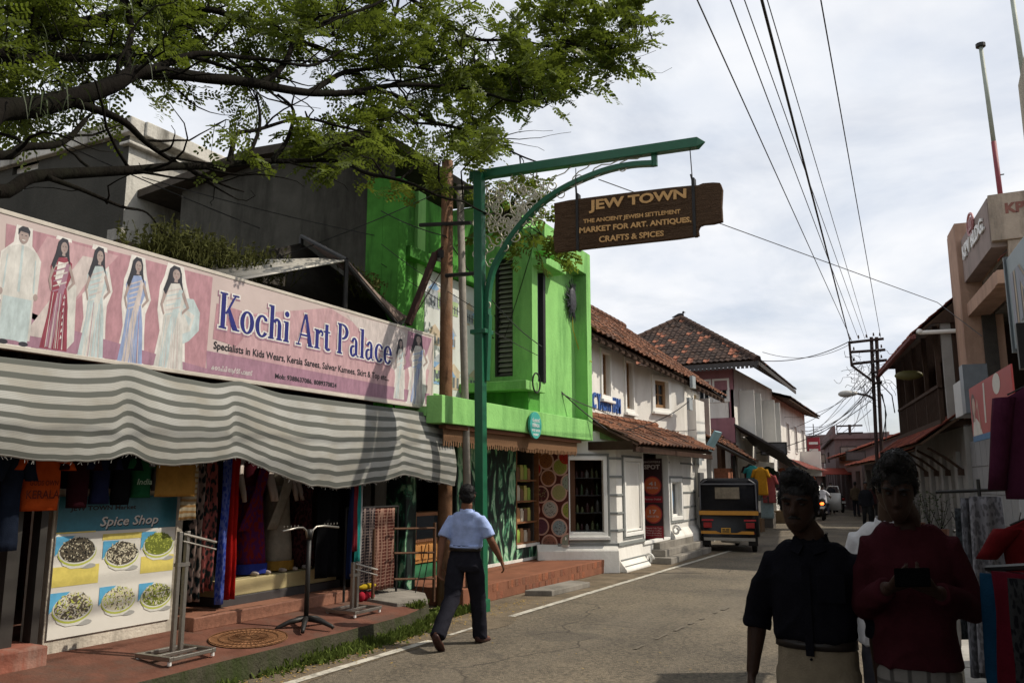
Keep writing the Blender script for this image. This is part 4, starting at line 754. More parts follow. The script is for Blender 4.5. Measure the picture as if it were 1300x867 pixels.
# red platform of bricks with a stone step
pf = T('red_platform', (-6.2, 12.7, 0), 'low red oxide platform with worn brick edge along the spice shopfront', 'platform')
pa, pb = 9.9, 15.05; b = B(); b.prism([(-5.80, pa, 0), (-5.66, pb, 0), (-6.9, pb, 0), (-9.4, pa+.0, 0)], (0, 0, .245)); O('slab', b, mat('platform_red', (.22,.095,.058), .75, .25, 3, .2, 40, dirt=(.15,.07,.045), dscale=1.8, damt=.7), pf, bevel=.012)
bk = [B().box(-.055, .01, -.105, .105, -.052, .052).mesh('brick', mat('brick%d' % i, c, .85, .3, 10, .5, 50, dirt=(.13,.08,.055), dscale=6, damt=.7)) for i, c in enumerate([(.25,.095,.052), (.23,.09,.055), (.20,.08,.05), (.27,.10,.055)])]
for me in bk: recalc(me)
for k in range(23):
    for r_ in range(2):
        y = pa+.12+k*.223+(.11 if r_ else 0)
        if y < pb-.1 and random.random() < (.8 if r_ else .55): pieces('brick', random.choice(bk), [Matrix.Translation((-5.80+.14*(y-pa)/(pb-pa)-.008+random.uniform(-.006,.003), y, .062+r_*.118)) @ Matrix.Rotation(R(random.uniform(-1.5,1.5)), 4, 'Z')], pf)
b = B(); q = [G(667, 752, 0), G(738, 742, 0)]; b.prism([(-5.60, 11.35, 0), (-5.22, 11.5, 0), (-5.12, 12.75, 0), (-5.50, 12.85, 0)], (0, 0, .085)); tag(O('stone_step', b, M_conc, bevel=.012), 'loose stone step slab lying in front of the red platform', 'step')
# round name sign on the fascia
c = FA.px(675.5, 540); r = .18; sg = T('round_sign', FA.P(c[0], c[1], .03), 'round turquoise name sign on the green fascia', 'sign'); b = B(); b.cyl(FA.P(c[0], c[1], .05), FA.n*.02, .215, 28); O('disc', b, mat('turquoise', (.05,.33,.28), .5, .1), sg, bevel=.004)
b = B(); text(b, 'സ്‌പൈസസ്', FA, c[0]-.14, c[0]+.14, c[1]+.05, c[1]+.12, .072, .01, 0, 0, 2); text(b, 'KERALA', FA, c[0]-.13, c[0]+.13, c[1]-.03, c[1]+.03, .072, .03, 0, 0, 2); text(b, 'SPICES GARDEN', FA, c[0]-.15, c[0]+.15, c[1]-.10, c[1]-.06, .072, .02, 0, 0, 2); text(b, 'MARKET', FA, c[0]-.10, c[0]+.10, c[1]-.165, c[1]-.13, .072, .02, 0, 0, 2); O('lettering', b, mat('sign_white', (.75,.78,.75), .5), sg)
# black metal sunburst ornament
c = FAr.px(722, 382); so_ = T('wall_ornament', FAr.P(*c), 'black spiky metal sunburst ornament on the green wall', 'ornament'); b = B()
b.ell(FAr.P(c[0], c[1], .08), .05, .15, .26, 12, 8)
for k in range(64):
    a = random.uniform(0, 6.283); r0, r1 = random.uniform(.05,.2), random.uniform(.28,.46); b.tube([FAr.P(c[0]+r0*.55*math.cos(a), c[1]+r0*math.sin(a), .08), FAr.P(c[0]+r1*.62*math.cos(a), c[1]+r1*math.sin(a), random.uniform(.02,.1))], [.012,.006], 4)
O('burst', b, mat('ornament_iron', (.05,.05,.06), .5, .5, 20), so_); b = B(); b.tube([FAr.P(c[0]+.05, c[1]-.3, .05), FAr.P(c[0]+.12, c[1]-.55, .03), FAr.P(c[0]+.3, c[1]-1.0, .10), FAr.P(c[0]+.4, c[1]-1.15, .30)], .008, 5); O('yellow_cord', b, mat('yellow_cord', (.45,.33,.04), .7), so_)
# black ring (coil of cable) at the ledge
c = FN.px(681, 486); b = B(); RX_ = LX(XF+.06); cc = RX_.px(681, 486); b.tube([RX_.P(cc[0]+.14*math.cos(k*.2618), cc[1]+.16*math.sin(k*.2618), 0) for k in range(25)], .014, 6); tag(O('cable_coil', b, M_black), 'round coil of black cable hanging at the ledge corner', 'cable')
# --- dark grey gable wall left of the green building, and the old house behind
M_grey = mat('grey_plaster', (.085,.082,.070), .9, .3, 2, .4, 20, dirt=(.018,.018,.015), dscale=.8, damt=.95)
FW_ = FY(9.85); gx = [FW_.px(*k) for k in ((485,188), (330,208), (180,262), (60,330))]
gw = T('grey_house', (-10, 9.9, 0), 'dark grey rendered gable house between the corrugated roofs and green building', 'house')
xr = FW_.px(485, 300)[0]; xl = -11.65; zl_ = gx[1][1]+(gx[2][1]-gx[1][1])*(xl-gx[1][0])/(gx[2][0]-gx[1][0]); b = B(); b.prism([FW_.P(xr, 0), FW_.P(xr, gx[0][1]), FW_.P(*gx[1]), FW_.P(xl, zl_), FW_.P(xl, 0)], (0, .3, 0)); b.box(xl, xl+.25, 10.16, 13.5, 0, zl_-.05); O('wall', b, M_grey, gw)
b = B(); e = [FW_.P(xr+.05, gx[0][1]+.05, .25), FW_.P(*gx[1], .25), FW_.P(*gx[2], .25)]; e = [p+V((0,0,.04)) for p in e]; b.prism(e+[p+V((0,0,.14)) for p in reversed(e)], (0, 3.6, 0)); O('roof', b, mat('dark_roof', (.07,.06,.05), .9, .3, 6, .5, 20), gw)
M_old = mat('old_limewash', (.52,.50,.45), .9, .15, 3, .5, 25, dirt=(.06,.055,.045), dscale=1.5, damt=.9); M_olds = mat('shaded_limewash', (.06,.058,.05), .9, .15, 2, .4, 20, dirt=(.04,.04,.035), dscale=1.2, damt=.8)  # second one darkens the same limewash to paint the shaded end wall
oh = T('old_house', (-14, 16, 0), 'old stained limewashed house with lattice vents behind the banner', 'house')
FO = LX(-12.5); o0 = FO.px(167, 152); o1 = FO.px(312, 215); zr = o0[1]; yo = o0[0]; ye_ = o1[0]
b = B(); b.wall(Fr((-12.5, yo, 0), (0,1,0)), ye_-yo+3, zr-.25, [(1.2, ye_-yo+1, zr-1.7, zr-.8)], .25); O('street_wall', b, M_old, oh)
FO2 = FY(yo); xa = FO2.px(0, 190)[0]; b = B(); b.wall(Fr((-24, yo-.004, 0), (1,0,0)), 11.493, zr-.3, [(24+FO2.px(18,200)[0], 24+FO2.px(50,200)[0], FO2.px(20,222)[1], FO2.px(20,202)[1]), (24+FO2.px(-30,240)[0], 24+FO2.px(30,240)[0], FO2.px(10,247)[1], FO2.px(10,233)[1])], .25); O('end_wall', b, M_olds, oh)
b = B(); b.box(-24, -12.35, yo-.12, yo+.18, zr-.3, zr); b.box(-12.62, -12.3, yo+.18, ye_+3, zr-.28, zr); b.box(-12.65, -12.38, yo-.1, ye_+3, zr-.5, zr-.44); O('parapet', b, M_old, oh, bevel=.02)
b = B()
for k in range(60):
    a = 1.2+k*(ye_-yo-.2)/60
    for s in (-1, 1): p = V((-12.6, yo+a, zr-1.7)); b.tube([p, p+V((0, s*.45, .9))], .02, 4, False)
for k in range(40):
    a = FO2.px(18,200)[0]+k*(FO2.px(50,200)[0]-FO2.px(18,200)[0])/40; zl0, zl1 = FO2.px(20,222)[1], FO2.px(20,202)[1]
    for s in (-1, 1): b.tube([(a, yo+.1, zl0), (a+s*.3, yo+.1, zl1)], .02, 4, False)
O('lattice_vent', b, mat('lattice_white', (.60,.58,.53), .9), oh, kind='stuff'); b = B(); b.box(-24, -12.7, yo+.3, ye_+3, zr-1.9, zr-1.7); b.box(-23.9, -12.8, yo+4, yo+4.2, 0, zr-.5); O('roof_slab', b, M_conc, oh)
b = B(); b.box(-12.35, -12.0, yo-.4, ye_+3, zr-2.4, zr-2.2); O('string_course', b, M_old, oh)
# --- corrugated sheet canopy above the banner
M_corr = mat('rusty_sheet', (.21,.16,.135), .7, .3, 6, .2, 40, dirt=(.08,.055,.045), dscale=3, damt=.6); M_zinc = mat('pale_sheet', (.40,.38,.34), .5, .2, 5, metal=.4)
cg = T('corrugated_canopy', (-7.2, 6.5, 3.4), 'gabled canopy of rusty corrugated sheets above the pink banner', 'canopy')
def corr(b, p00, p10, p01, p11, waves, amp):
    """corrugations run from p00 to p01; s goes across"""
    p00, p10, p01, p11 = map(V, (p00, p10, p01, p11)); n = (p10-p00).cross(p01-p00).normalized(); m = waves*6
    b.grid(lambda s, t: p00.lerp(p10, s).lerp(p01.lerp(p11, s), t)+n*amp*math.sin(s*waves*6.283), m, 2)
A_ = X(440, 330, -6.45); A2 = D(383, 300, A_.xy.length+1.5); R_ = X(506, 408, -6.3); R2 = D(516, 404, R_.xy.length+1.3); L_ = X(292, 358, -6.55); L2 = D(236, 331, L_.xy.length+1.0); A3 = D(432, 327, A_.xy.length+.9)
b = B(); corr(b, A_, A2, R_, R2, 8, .03); o = O('right_sheet', b, M_corr, cg, True); o.modifiers.new('t', 'SOLIDIFY').thickness = .006
b = B(); corr(b, A_+V((0,0,-.01)), A3+V((0,0,-.01)), L_, L2, 5, .02); o = O('left_sheet', b, M_zinc, cg, True); o.modifiers.new('t', 'SOLIDIFY').thickness = .006
b = B(); b.tube([A_, A2], .03, 6); b.tube([A_+V((0,0,-.06)), R_+V((0,0,-.06))], .025, 6); b.tube([R_+V((0,0,-.04)), R2+V((0,0,-.04))], .025, 6); b.tube([A_, V((A_.x, A_.y, 3.2))], .03, 6); b.tube([R_, V((R_.x, R_.y, 3.2))], .03, 6); b.tube([L_, V((L_.x, L_.y, 3.2))], .03, 6); b.tube([A2, V((A2.x, A2.y, 3.2))], .03, 6); O('frame', b, M_black, cg)
b = B(); b.box(-10.4, -6.9, 6.0, 9.7, 3.33, 3.36); b.prism([A2+V((0,0,-.1)), R2+V((0,0,-.1)), V((R2.x, R2.y, 3.3)), V((L2.x, L2.y, 3.3)), L2+V((0,0,-.1))], V((-.05,.05,0))); O('shade_infill', b, M_dark, cg)  # dark back panel stands in for the gloom under the sheets
# weeds growing on the roof behind the banner
M_weed = mat('weed', (.085,.09,.028), .85, .5, 9, trans=.25)
def weeds(name, spots, label, n=120, h=.35, w=.25):
    b = B()
    for sx, sy_, sz in spots:
        for k in range(n):
            a = random.uniform(0, 6.283); r = abs(random.gauss(0, w)); p = V((sx+r*math.cos(a), sy_+r*math.sin(a), sz)); t = p+V((random.gauss(0,.08), random.gauss(0,.08), random.uniform(.2,1)*h)); b.tube([p, t], [.004,.002], 3, False)
            for j in range(5):
                c = p.lerp(t, random.uniform(.3,1)); u = V((random.gauss(0,1), random.gauss(0,1), random.gauss(0,.6))).normalized()*random.uniform(.02,.045); q = u.cross(V((random.gauss(0,1), random.gauss(0,1), 1))).normalized()*u.length*.4; b.poly(c-u, c+q, c+u, c-q)
    return tag(O(name, b, M_weed), label, 'plant')
pw_ = [X(195+17*k, 326+4*k, -7.2) for k in range(9)]; weeds('roof_weeds', [tuple(p) for p in pw_], 'scrubby weeds growing on the roof above the banner left of the canopy', 90, .42, .22)
pw_ = [D(450, 345, 11.5), D(470, 360, 11)]; weeds('wall_fern', [tuple(p-V((0,0,.2))) for p in pw_], 'dry fern tuft growing from the grey wall right of the canopy', 60, .35, .15)
# ================================================================ poles and the arch
M_pole = mat('pole_rust', (.15,.08,.045), .8, .35, 7, .4, 40, dirt=(.30,.27,.22), dscale=3, damt=.6); M_polegrey = mat('pole_grey', (.26,.24,.21), .7, .25, 6, .2, 30, dirt=(.08,.07,.06), damt=.6)
M_arch = mat('arch_green', (.006,.10,.044), .4, .15, 8, .1, 40, spec=.5)
up = T('utility_pole', (-6.1, 9.9, 0), 'thick rusty utility pole with crossarms just left of the arch post', 'utility pole', None)
pb_, pt_ = Yp(564, 770, 9.9), Yp(568, 205, 9.9); b = B(); b.tube([(pb_.x, 9.9, 0), (pb_.x-.01, 9.9, 1.5), (pt_.x, 9.9, pt_.z)], [.11,.10,.085], 12); O('shaft', b, M_pole, up, True)
b = B()
for px0, px1, py in ((533, 598, 285), (566, 606, 349), (540, 606, 240)): q0, q1 = Yp(px0, py+1, 9.82), Yp(px1, py-2, 9.82); b.tube([q0, q1], .03, 6)
O('crossarm', b, M_black, up); b = B(); q0, q1 = Yp(553, 322, 9.8), Yp(518, 412, 9.4); b.tube([q0, q1], .055, 4); b.tube([q0, Yp(566, 312, 9.85)], .03, 6); b.tube([Yp(560, 345, 9.8), Yp(524, 405, 9.5)], .008, 5); O('strut', b, mat('strut_iron', (.06,.035,.03), .8, .3), up)
b = B(); b.tube([Yp(560, 580, 9.75), Yp(561, 600, 9.75)], .13, 10); b.tube([Yp(562, 320, 9.9), Yp(562, 330, 9.9)], .115, 12); O('clamp_band', b, M_black, up)
q0, q1 = Yp(597, 625, 10.1), Yp(584, 236, 10.1); b = B(); b.tube([(q0.x, 10.1, .2), q1], .055, 10); for_ = O('grey_pipe_pole', b, M_polegrey, None, True); tag(for_, 'slim grey pipe pole between the rusty pole and the green arch post', 'pole')
ar = T('street_arch', (-5.44, 9.77, 0), 'dark green steel gantry post with curved brace that carries the wooden board', 'gantry')
ab, at_ = V((-5.44, 9.77, 0)), V((-5.44, 9.62, 5.92)); b = B()
def beam(b, p, q, w, h, up_=V((0,0,1))):
    p, q = V(p), V(q); d = q-p; s = d.cross(up_).normalized(); u_ = s.cross(d).normalized(); b.obox((p+q)/2, d/2, s*w/2, u_*h/2)
beam(b, ab, at_, .125, .125, V((0,1,0))); O('post', b, M_arch, ar, bevel=.008)
YA = 9.70; tip = Yp(886, 182, YA); b = B(); a0 = Yp(598, 224.5, YA); beam(b, a0, tip, .12, .125)
d = (tip-a0).normalized(); u_ = V((0,0,1)); u_ = (u_-d*u_.dot(d)).normalized(); s_ = d.cross(u_)
b.add([tip+u_*.0625+s_*.06, tip+u_*.0625-s_*.06, tip-u_*.0625-s_*.06, tip-u_*.0625+s_*.06, tip+d*.10], [(0,1,4), (1,2,4), (2,3,4), (3,0,4)]); O('top_beam', b, M_arch, ar, bevel=.006)
arcpx = [(619, 400), (620, 372), (626, 343), (640, 316), (660, 287), (688, 258), (722, 236), (765, 218), (800, 210), (829, 208)]
apt = [Yp(x, y, 9.72) for x, y in arcpx]; fine = []
for i in range(len(apt)-1):
    p = [apt[max(0,i-1)], apt[i], apt[i+1], apt[min(len(apt)-1, i+2)]]
    for k in range(4): t = k/4; fine.append(.5*((2*p[1])+(p[2]-p[0])*t+(2*p[0]-5*p[1]+4*p[2]-p[3])*t*t+(3*p[1]-p[0]-3*p[2]+p[3])*t**3))
fine.append(apt[-1]); b = B()
rings = []
for i, p in enumerate(fine):
    d = (fine[min(i+1, len(fine)-1)]-fine[max(0, i-1)]).normalized(); s_ = V((0,1,0)); n_ = d.cross(s_).normalized(); rings.append([p+s_*.045+n_*.034, p-s_*.045+n_*.034, p-s_*.045-n_*.034, p+s_*.045-n_*.034])
b.loft(rings); q = Yp(829, 196, 9.72); beam(b, apt[-1]+V((.02,0,-.04)), V((apt[-1].x+.02, 9.72, q.z+.05)), .07, .06, V((0,1,0))); beam(b, apt[0], V((-5.4, 9.75, apt[0].z-.9)), .10, .09, V((0,1,0))); O('curved_brace', b, M_arch, ar, bevel=.004)
b = B(); q = Yp(605, 423, 9.74); b.box(-5.56, -5.32, 9.6, 9.84, q.z-.03, q.z+.03); b.box(-5.54, -5.34, 9.62, 9.82, 0, .16); O('collar', b, M_arch, ar, bevel=.008)
b = B()
def scroll(b, c, r, a0, turns, dirn, y, rad=.0085):
    pts = []
    for k in range(22): t = k/21; a = a0+dirn*turns*6.283*t; rr = r*(1-.8*t); pts.append((c[0]+rr*math.cos(a), y, c[1]+rr*math.sin(a)))
    b.tube(pts, rad, 4)
def scurl(px0, py0, px1, py1, sz=10):
    p, q = Yp(px0, py0, 9.70), Yp(px1, py1, 9.70); r = sz/1064*11.2; d = (q-p).normalized(); n_ = V((-d.z, 0, d.x)); m_ = (p+q)/2
    b.tube([p+n_*r*.2, p.lerp(q, .3)+n_*r*.25, p.lerp(q, .5), p.lerp(q, .7)-n_*r*.25, q-n_*r*.2], .0085, 4); ang = math.atan2(d.z, d.x); scroll(b, (p.x-n_.x*r*.5, p.z-n_.z*r*.5), r*.75, ang+1.57, 1.15, 1, 9.70); scroll(b, (q.x+n_.x*r*.5, q.z+n_.z*r*.5), r*.75, ang-1.57, 1.15, 1, 9.70)
for q in [(700,232,722,212), (730,226,750,205), (757,215,782,203), (790,208,816,196), (668,262,688,236), (690,250,672,240), (712,242,735,232), (655,270,640,250), (640,300,622,275), (660,245,640,232), (625,262,617,240), (630,310,615,300), (650,290,663,262), (675,225,655,222), (620,335,612,318), (614,362,612,340), (614,388,612,370)]: scurl(*q)
for k in range(30):
    x = 612+random.random()**1.3*72; y = random.uniform(238, max(242, 345-(x-612)*1.25)); a = random.uniform(0, 6.28); scurl(x, y, x+15*math.cos(a), y+15*math.sin(a), random.uniform(7, 11))
O('scrollwork', b, mat('scroll_iron', (.48,.45,.36), .5, .2, metal=.3), ar)
# wooden board
M_bw = mat('carved_wood', (.085,.052,.031), .75, .35, 5, .9, 14, stretch=(1, 6, 9)); YB = 9.6; FJ = FY(YB)
jb = T('hanging_board', (-3.3, YB, 4.7), 'weathered wooden JEW TOWN market board hanging from the green gantry', 'sign board')
out_ = [(703,258), (722,254), (760,249), (800,244), (850,238), (876,235.5), (886,235), (892,232.5), (905,231.5), (914,232), (917,240), (916,262), (917,281), (905,284), (893,285), (888,287), (886,292), (887,299), (860,303), (800,309.5), (750,315), (704,320.5), (702,300), (704,280)]
b = B(); fp = [FJ.P(*FJ.px(x, y)) for x, y in out_]; b.prism(fp, (0, .07, 0)); O('plank', b, M_bw, jb, bevel=.008)
b = B(); 
for k in range(26):
    t = (k+.5)/26; p, q = FJ.P(*FJ.px(705, 259+t*60), .001), FJ.P(*FJ.px(884, 237+t*60), .001); aa = random.uniform(0, .3); cc_ = random.uniform(.6, 1); 
    b.tube([p.lerp(q, aa+(cc_-aa)*j/8)+V((0, 0, .006*noise.noise(V((j*.5, k, 0))))) for j in range(9)], .0035, 4)
O('raised_grain', b, M_bw, jb, kind='stuff')
M_gold = mat('gold_letters', (.58,.34,.13), .6, .2, 12)
def onboard(s, x0, yb0, yt0, x1, yb1, yt1, off):
    me = textmesh(s, off, 0, 3); xs = [v.co.x for v in me.vertices]; ys = [v.co.y for v in me.vertices]; k0, k1, j0, j1 = min(xs), max(xs), min(ys), max(ys); pts = []
    for v in me.vertices:
        u_, w_ = (v.co.x-k0)/(k1-k0), (v.co.y-j0)/(j1-j0); X_ = x0+(x1-x0)*u_; Y_ = (yb0+(yb1-yb0)*u_)*(1-w_)+(yt0+(yt1-yt0)*u_)*w_; pts.append(FJ.P(*FJ.px(X_, Y_), .016))
    bb.add(pts, [tuple(p.vertices) for p in me.polygons]); bb.add([p+V((0,.014,0)) for p in pts], [tuple(p.vertices) for p in me.polygons]); bpy.data.meshes.remove(me)
bb = B(); onboard('JEW TOWN', 748, 271.5, 255, 871.5, 255.5, 239.5, .035); O('lettering', bb, M_gold, jb); bb = B(); onboard('THE ANCIENT JEWISH SETTLEMENT', 741, 285.5, 279, 864, 273, 266, .02); O('lettering', bb, M_gold, jb); bb = B(); onboard('MARKET FOR ART. ANTIQUES.', 736, 298, 289.5, 878, 283.5, 275.5, .03); O('lettering', bb, M_gold, jb); bb = B(); onboard('CRAFTS & SPICES', 761, 308.5, 300.5, 843, 300, 293, .025)
o = O('lettering', bb, M_gold, jb)
b = B()
for px, yt_, y0_, y1_ in ((732.5, 243, 246, 318), (879.5, 215, 226, 300)): q0, q1 = FJ.px(px, y0_), FJ.px(px+.3, y1_); b.fb(FJ, q0[0]-.018, q0[0]+.018, q1[1], q0[1], -.085, .012)
O('strap', b, M_black, jb); b = B(); b.tube([FJ.P(*FJ.px(731, 247), .0), Yp(731, 214, 9.70)], .006, 5); b.tube([FJ.P(*FJ.px(879, 228), 0), Yp(876, 190, 9.70)], .007, 5); b.tube([Yp(731, 237, 9.65), Yp(732, 250, 9.6)], .014, 5); b.tube([Yp(877, 222, 9.65), Yp(879, 230, 9.6)], .014, 5); O('hanger_rod', b, M_black, jb)
# ================================================================ RAIN TREE spreading over the left shop and the street
M_bark = mat('bark', (.009,.0075,.006), .95, .35, 8, .9, 30, dirt=(.012,.013,.008), dscale=3, damt=.7, stretch=(1,1,.5))
tree = T('rain_tree', (-6.4, .6, 0), 'large spreading rain tree whose feathery branches hang over the clothes shop', 'tree')
limbs = []
def limb(pts, r0, r1, wob=.06):
    pts = [V(p) for p in pts]; fine = []
    for i in range(len(pts)-1):
        p = [pts[max(0,i-1)], pts[i], pts[i+1], pts[min(len(pts)-1, i+2)]]
        for k in range(5): t = k/5; fine.append(.5*((2*p[1])+(p[2]-p[0])*t+(2*p[0]-5*p[1]+4*p[2]-p[3])*t*t+(3*p[1]-p[0]-3*p[2]+p[3])*t**3))
    fine.append(pts[-1]); n = len(fine); fine = [p+V((noise.noise(p*1.3), noise.noise(p*1.3+V((9,0,0))), noise.noise(p*1.3+V((0,9,0)))))*wob*min(1, i/3) for i, p in enumerate(fine)]
    limbs.append((fine, [r0+(r1-r0)*(i/(n-1))**.8 for i in range(n)])); return fine
def push(x, y):          # how far the crown lies beyond the first guess of its distance: over the shop roof and past the gantry
    k = min(1, max(0, (y-150)/50)) if 420 < x < 610 else 0
    return 2.4-1.6*k+max(0, (x-620)/230)*.8
def PD(*q): return [D(x, y, d+push(x, y)) for x, y, d in q]
tr = [(-6.4,.6,-.1), (-6.35,.7,1.2), (-6.5,.9,2.6), (-6.35,1.1,3.9)]
limb(tr, .40, .22, .03); fork = V((-6.35,1.1,3.9))
limb([fork]+PD((-70,158,5.2), (0,140,5.8), (90,128,6.2), (150,106,6.4), (182,92,6.6), (245,97,6.9), (330,107,7.4), (392,118,7.9), (450,118,8.3), (520,112,8.8), (600,116,9.3), (690,140,9.8)), .115, .014)
limb(PD((90,130,6.2), (150,152,6.4), (186,182,6.6), (235,212,6.8), (290,235,7.0), (312,243,7.1)), .045, .006)
limb([fork]+PD((-40,235,5.4), (40,222,5.9), (110,217,6.2), (200,213,6.6), (290,208,7.1), (345,205,7.6), (420,208,8.0), (490,225,8.6), (570,255,9.1), (640,275,9.4)), .068, .009)
limb(PD((60,225,5.9), (95,238,6.1), (150,262,6.3), (185,272,6.5), (205,300,6.6)), .028, .005)
limb([fork]+PD((-30,190,5.4), (30,185,5.8), (75,178,6.1), (108,152,6.3)), .05, .02)
limb([fork, V((-6.2,1.6,5.2))]+PD((-20,60,6.4), (60,45,7.2), (150,20,7.8), (230,0,8.4), (300,-40,9)), .12, .04)
limb(PD((165,92,6.6), (162,60,6.8), (160,20,7.0), (150,-30,7.2)), .038, .03)
limb(PD((170,5,7.8), (230,8,8.0), (285,18,8.2), (330,40,8.6), (400,60,9.0), (440,70,9.2), (475,58,9.5), (500,20,9.7), (510,-20,10)), .045, .02)
limb(PD((392,118,7.9), (430,96,8.4), (470,88,8.8), (510,84,9.1), (555,92,9.4)), .04, .012)
limb(PD((450,118,8.3), (500,124,8.7), (545,150,9.0), (590,165,9.3), (640,190,9.6), (680,205,9.8)), .035, .01)
limb(PD((300,-40,9), (400,-30,9.3), (510,-5,9.6), (560,25,9.9), (600,48,10.1), (650,52,10.3), (700,58,10.5), (755,63,10.7), (800,60,10.9), (835,48,11)), .045, .007)
limb(PD((650,52,10.3), (680,85,10.3), (700,105,10.3), (740,112,10.5)), .02, .006)
limb(PD((290,208,7.1), (300,172,7.4), (325,165,7.6), (380,150,8), (430,160,8.3), (480,168,8.6)), .03, .01)
limb(PD((345,205,7.6), (365,175,7.8), (370,140,7.9), (350,120,7.9)), .028, .015); limb(PD((310,207,7.2), (330,160,7.4), (325,120,7.6)), .025, .012)
limb(PD((330,107,7.4), (360,80,7.7), (390,40,8), (440,20,8.4), (520,-20,9)), .04, .015); limb(PD((182,92,6.6), (250,70,7), (320,72,7.4), (390,85,7.8), (440,65,8.2)), .04, .012); limb(PD((100,75,7), (170,70,7.2), (240,72,7.4), (300,90,7.6)), .04, .02); limb(PD((0,75,6.6), (60,72,6.9), (100,75,7)), .05, .04)
# limbs over the street and behind the camera
for e in [((-4.5,0,6.6), (-2.5,-.5,7.4), (-.3,-1.2,8)), ((-6,-1.5,6.2), (-5,-4,7.5), (-3.5,-7,8)), ((-8,-1,6.4), (-10,-3,7.6)), ((-9,3,7), (-12,5,8.4))]: limb([fork, V((-6.1,.9,5.0))]+[V(p) for p in e], .05, .012)
for pts, rr in list(limbs[1:]):      # side branches
    for k in range(max(2, int(len(pts)/5))):
        i = random.randrange(len(pts)//4, len(pts)); p = pts[i]
        if rr[i] > .10 or (p.z > 7.3 and p.x > -4.6) or (p-V((-6.4,.6,5))).length < 1.4: continue
        d = (pts[min(i+1, len(pts)-1)]-pts[max(0, i-1)]).normalized()*.8+V((random.gauss(0,.7), random.gauss(0,.7), random.gauss(.05,.35))); d.normalize(); q = [p]; ln = random.uniform(.8, 1.9)
        for j in range(8): d = (d+V((random.gauss(0,.3), random.gauss(0,.3), random.gauss(.0,.22)))).normalized(); d.z = max(d.z, -.12); q.append(q[-1]+d*ln/8)
        limbs.append((q, [max(.003, min(rr[i]*.6, .016)*(1-j/9)) for j in range(9)]))
b = B()
for pts, rr in limbs: b.tube(pts, [r*1.12 for r in rr], 8)
O('branches', b, M_bark, tree, True)
# twigs with feathery compound leaves
tw, lf = B(), B()
LV, LFc = [], []
def leaflet(c, u, w, ln, wd):
    k = len(LV); LV.extend([c, c+u*ln*.28+w*wd*.85, c+u*ln*.68+w*wd*.95, c+u*ln, c+u*ln*.72-w*wd*.9, c+u*ln*.32-w*wd*.95]); LFc.append((k, k+1, k+2, k+3, k+4, k+5))
def spray(p, d, L_=.55, nl=6, ls=.046, droop=.25):
    d = d.normalized(); side = d.cross(V((0,0,1))); side = side.normalized() if side.length > .05 else V((1,0,0)); q = p
    pts = [p]
    for k in range(nl):
        q = q+d*(L_/nl)+V((0,0,-droop*.02*k)); pts.append(q)
        for s in (-1, 1):
            if random.random() < .12: continue
            r = (d*.55+side*s*.9+V((random.gauss(0,.18), random.gauss(0,.18), random.gauss(-.12,.22)))).normalized(); ln = random.uniform(.13,.22); nrm = (side.cross(d)+V((random.gauss(0,.45), random.gauss(0,.45), random.gauss(0,.3)))).normalized(); cr_ = r.cross(nrm).normalized(); n_ = random.randint(4, 5)
            for j in range(n_):
                c = q+r*ln*(j+.6)/n_-V((0,0,.02*(j/n_)**2))
                for t in (-1, 1):
                    u = (r*.5+cr_*t+V((0,0,random.gauss(-.12,.18)))).normalized(); leaflet(c, u, u.cross(nrm).normalized()*1.0, ls*random.uniform(.75,1.2), ls*.27)
    tw.tube(pts[::2] if len(pts) > 3 else pts, [.006]+[.003]*(len(pts[::2])-1), 3, False)
allp = [p for pts, rr in limbs for p, r in zip(pts, rr) if r < .16]
def near(p): return min(allp, key=lambda q: (q-p).length_squared)
def cluster(p, n, ls, spread=.28):
    q = near(p); d0 = (p-q); d0 = d0.normalized() if d0.length > .05 else V((random.gauss(0,1), random.gauss(0,1), .2)).normalized()
    m = q.lerp(p, .5)+V((random.gauss(0,.06), random.gauss(0,.06), .10))
    tw.tube([q, m, p], [.014,.010,.006], 4, False)
    for k in range(n):
        d = d0*.7+V((random.gauss(0,.8), random.gauss(0,.8), random.gauss(-.05,.35))); spray(p+V((random.gauss(0,spread*.4), random.gauss(0,spread*.4), random.gauss(0,spread*.3))), d, random.uniform(.3,.6), 5, ls)
regions = [  # photo ellipse (cx, cy, rx, ry), distances, how many clusters
 (40,40,100,60,6.4,8.5,36), (200,20,90,40,7,9,12), (440,180,60,24,8.0,8.8,7), (350,60,80,40,7.5,9,8), (85,95,70,40,6.4,7.6,8), (660,225,40,34,9.4,10.2,7), (645,280,30,30,9.4,10.2,4), (690,290,16,18,9.4,10.2,2), (30,20,70,30,7,8,14), (190,35,110,48,7,9,19), (330,35,105,50,7.5,9.5,26), (430,50,90,60,8,10,28), (515,60,95,70,8.5,10.5,40), (595,75,85,70,9,11,40), (650,60,85,52,9.5,11.2,28),
 (715,40,70,42,10,11.4,24), (770,35,55,36,10.4,11.4,15), (805,28,24,24,10.6,11.4,5), (775,72,28,13,10.5,11.2,4), (555,150,85,45,8.8,10.2,24), (620,155,75,38,9,10.2,17), (680,140,42,30,9.3,10.4,10), (690,100,45,26,9.8,10.6,10), (480,150,75,38,8.3,9.4,13),
 (550,200,60,18,8.8,9.5,7), (640,208,44,16,9.0,9.6,5), (660,235,26,20,9.0,9.5,2), (615,250,18,14,9.2,9.5,1), (510,220,45,14,8.5,9.2,3), (400,140,66,30,7.8,8.8,5), (420,185,66,16,7.8,8.6,4), (330,130,55,22,7.2,8.2,2), (262,165,30,10,6.8,7.4,1), (55,125,80,35,6,7.4,6), (150,85,70,28,6.4,7.6,6)]
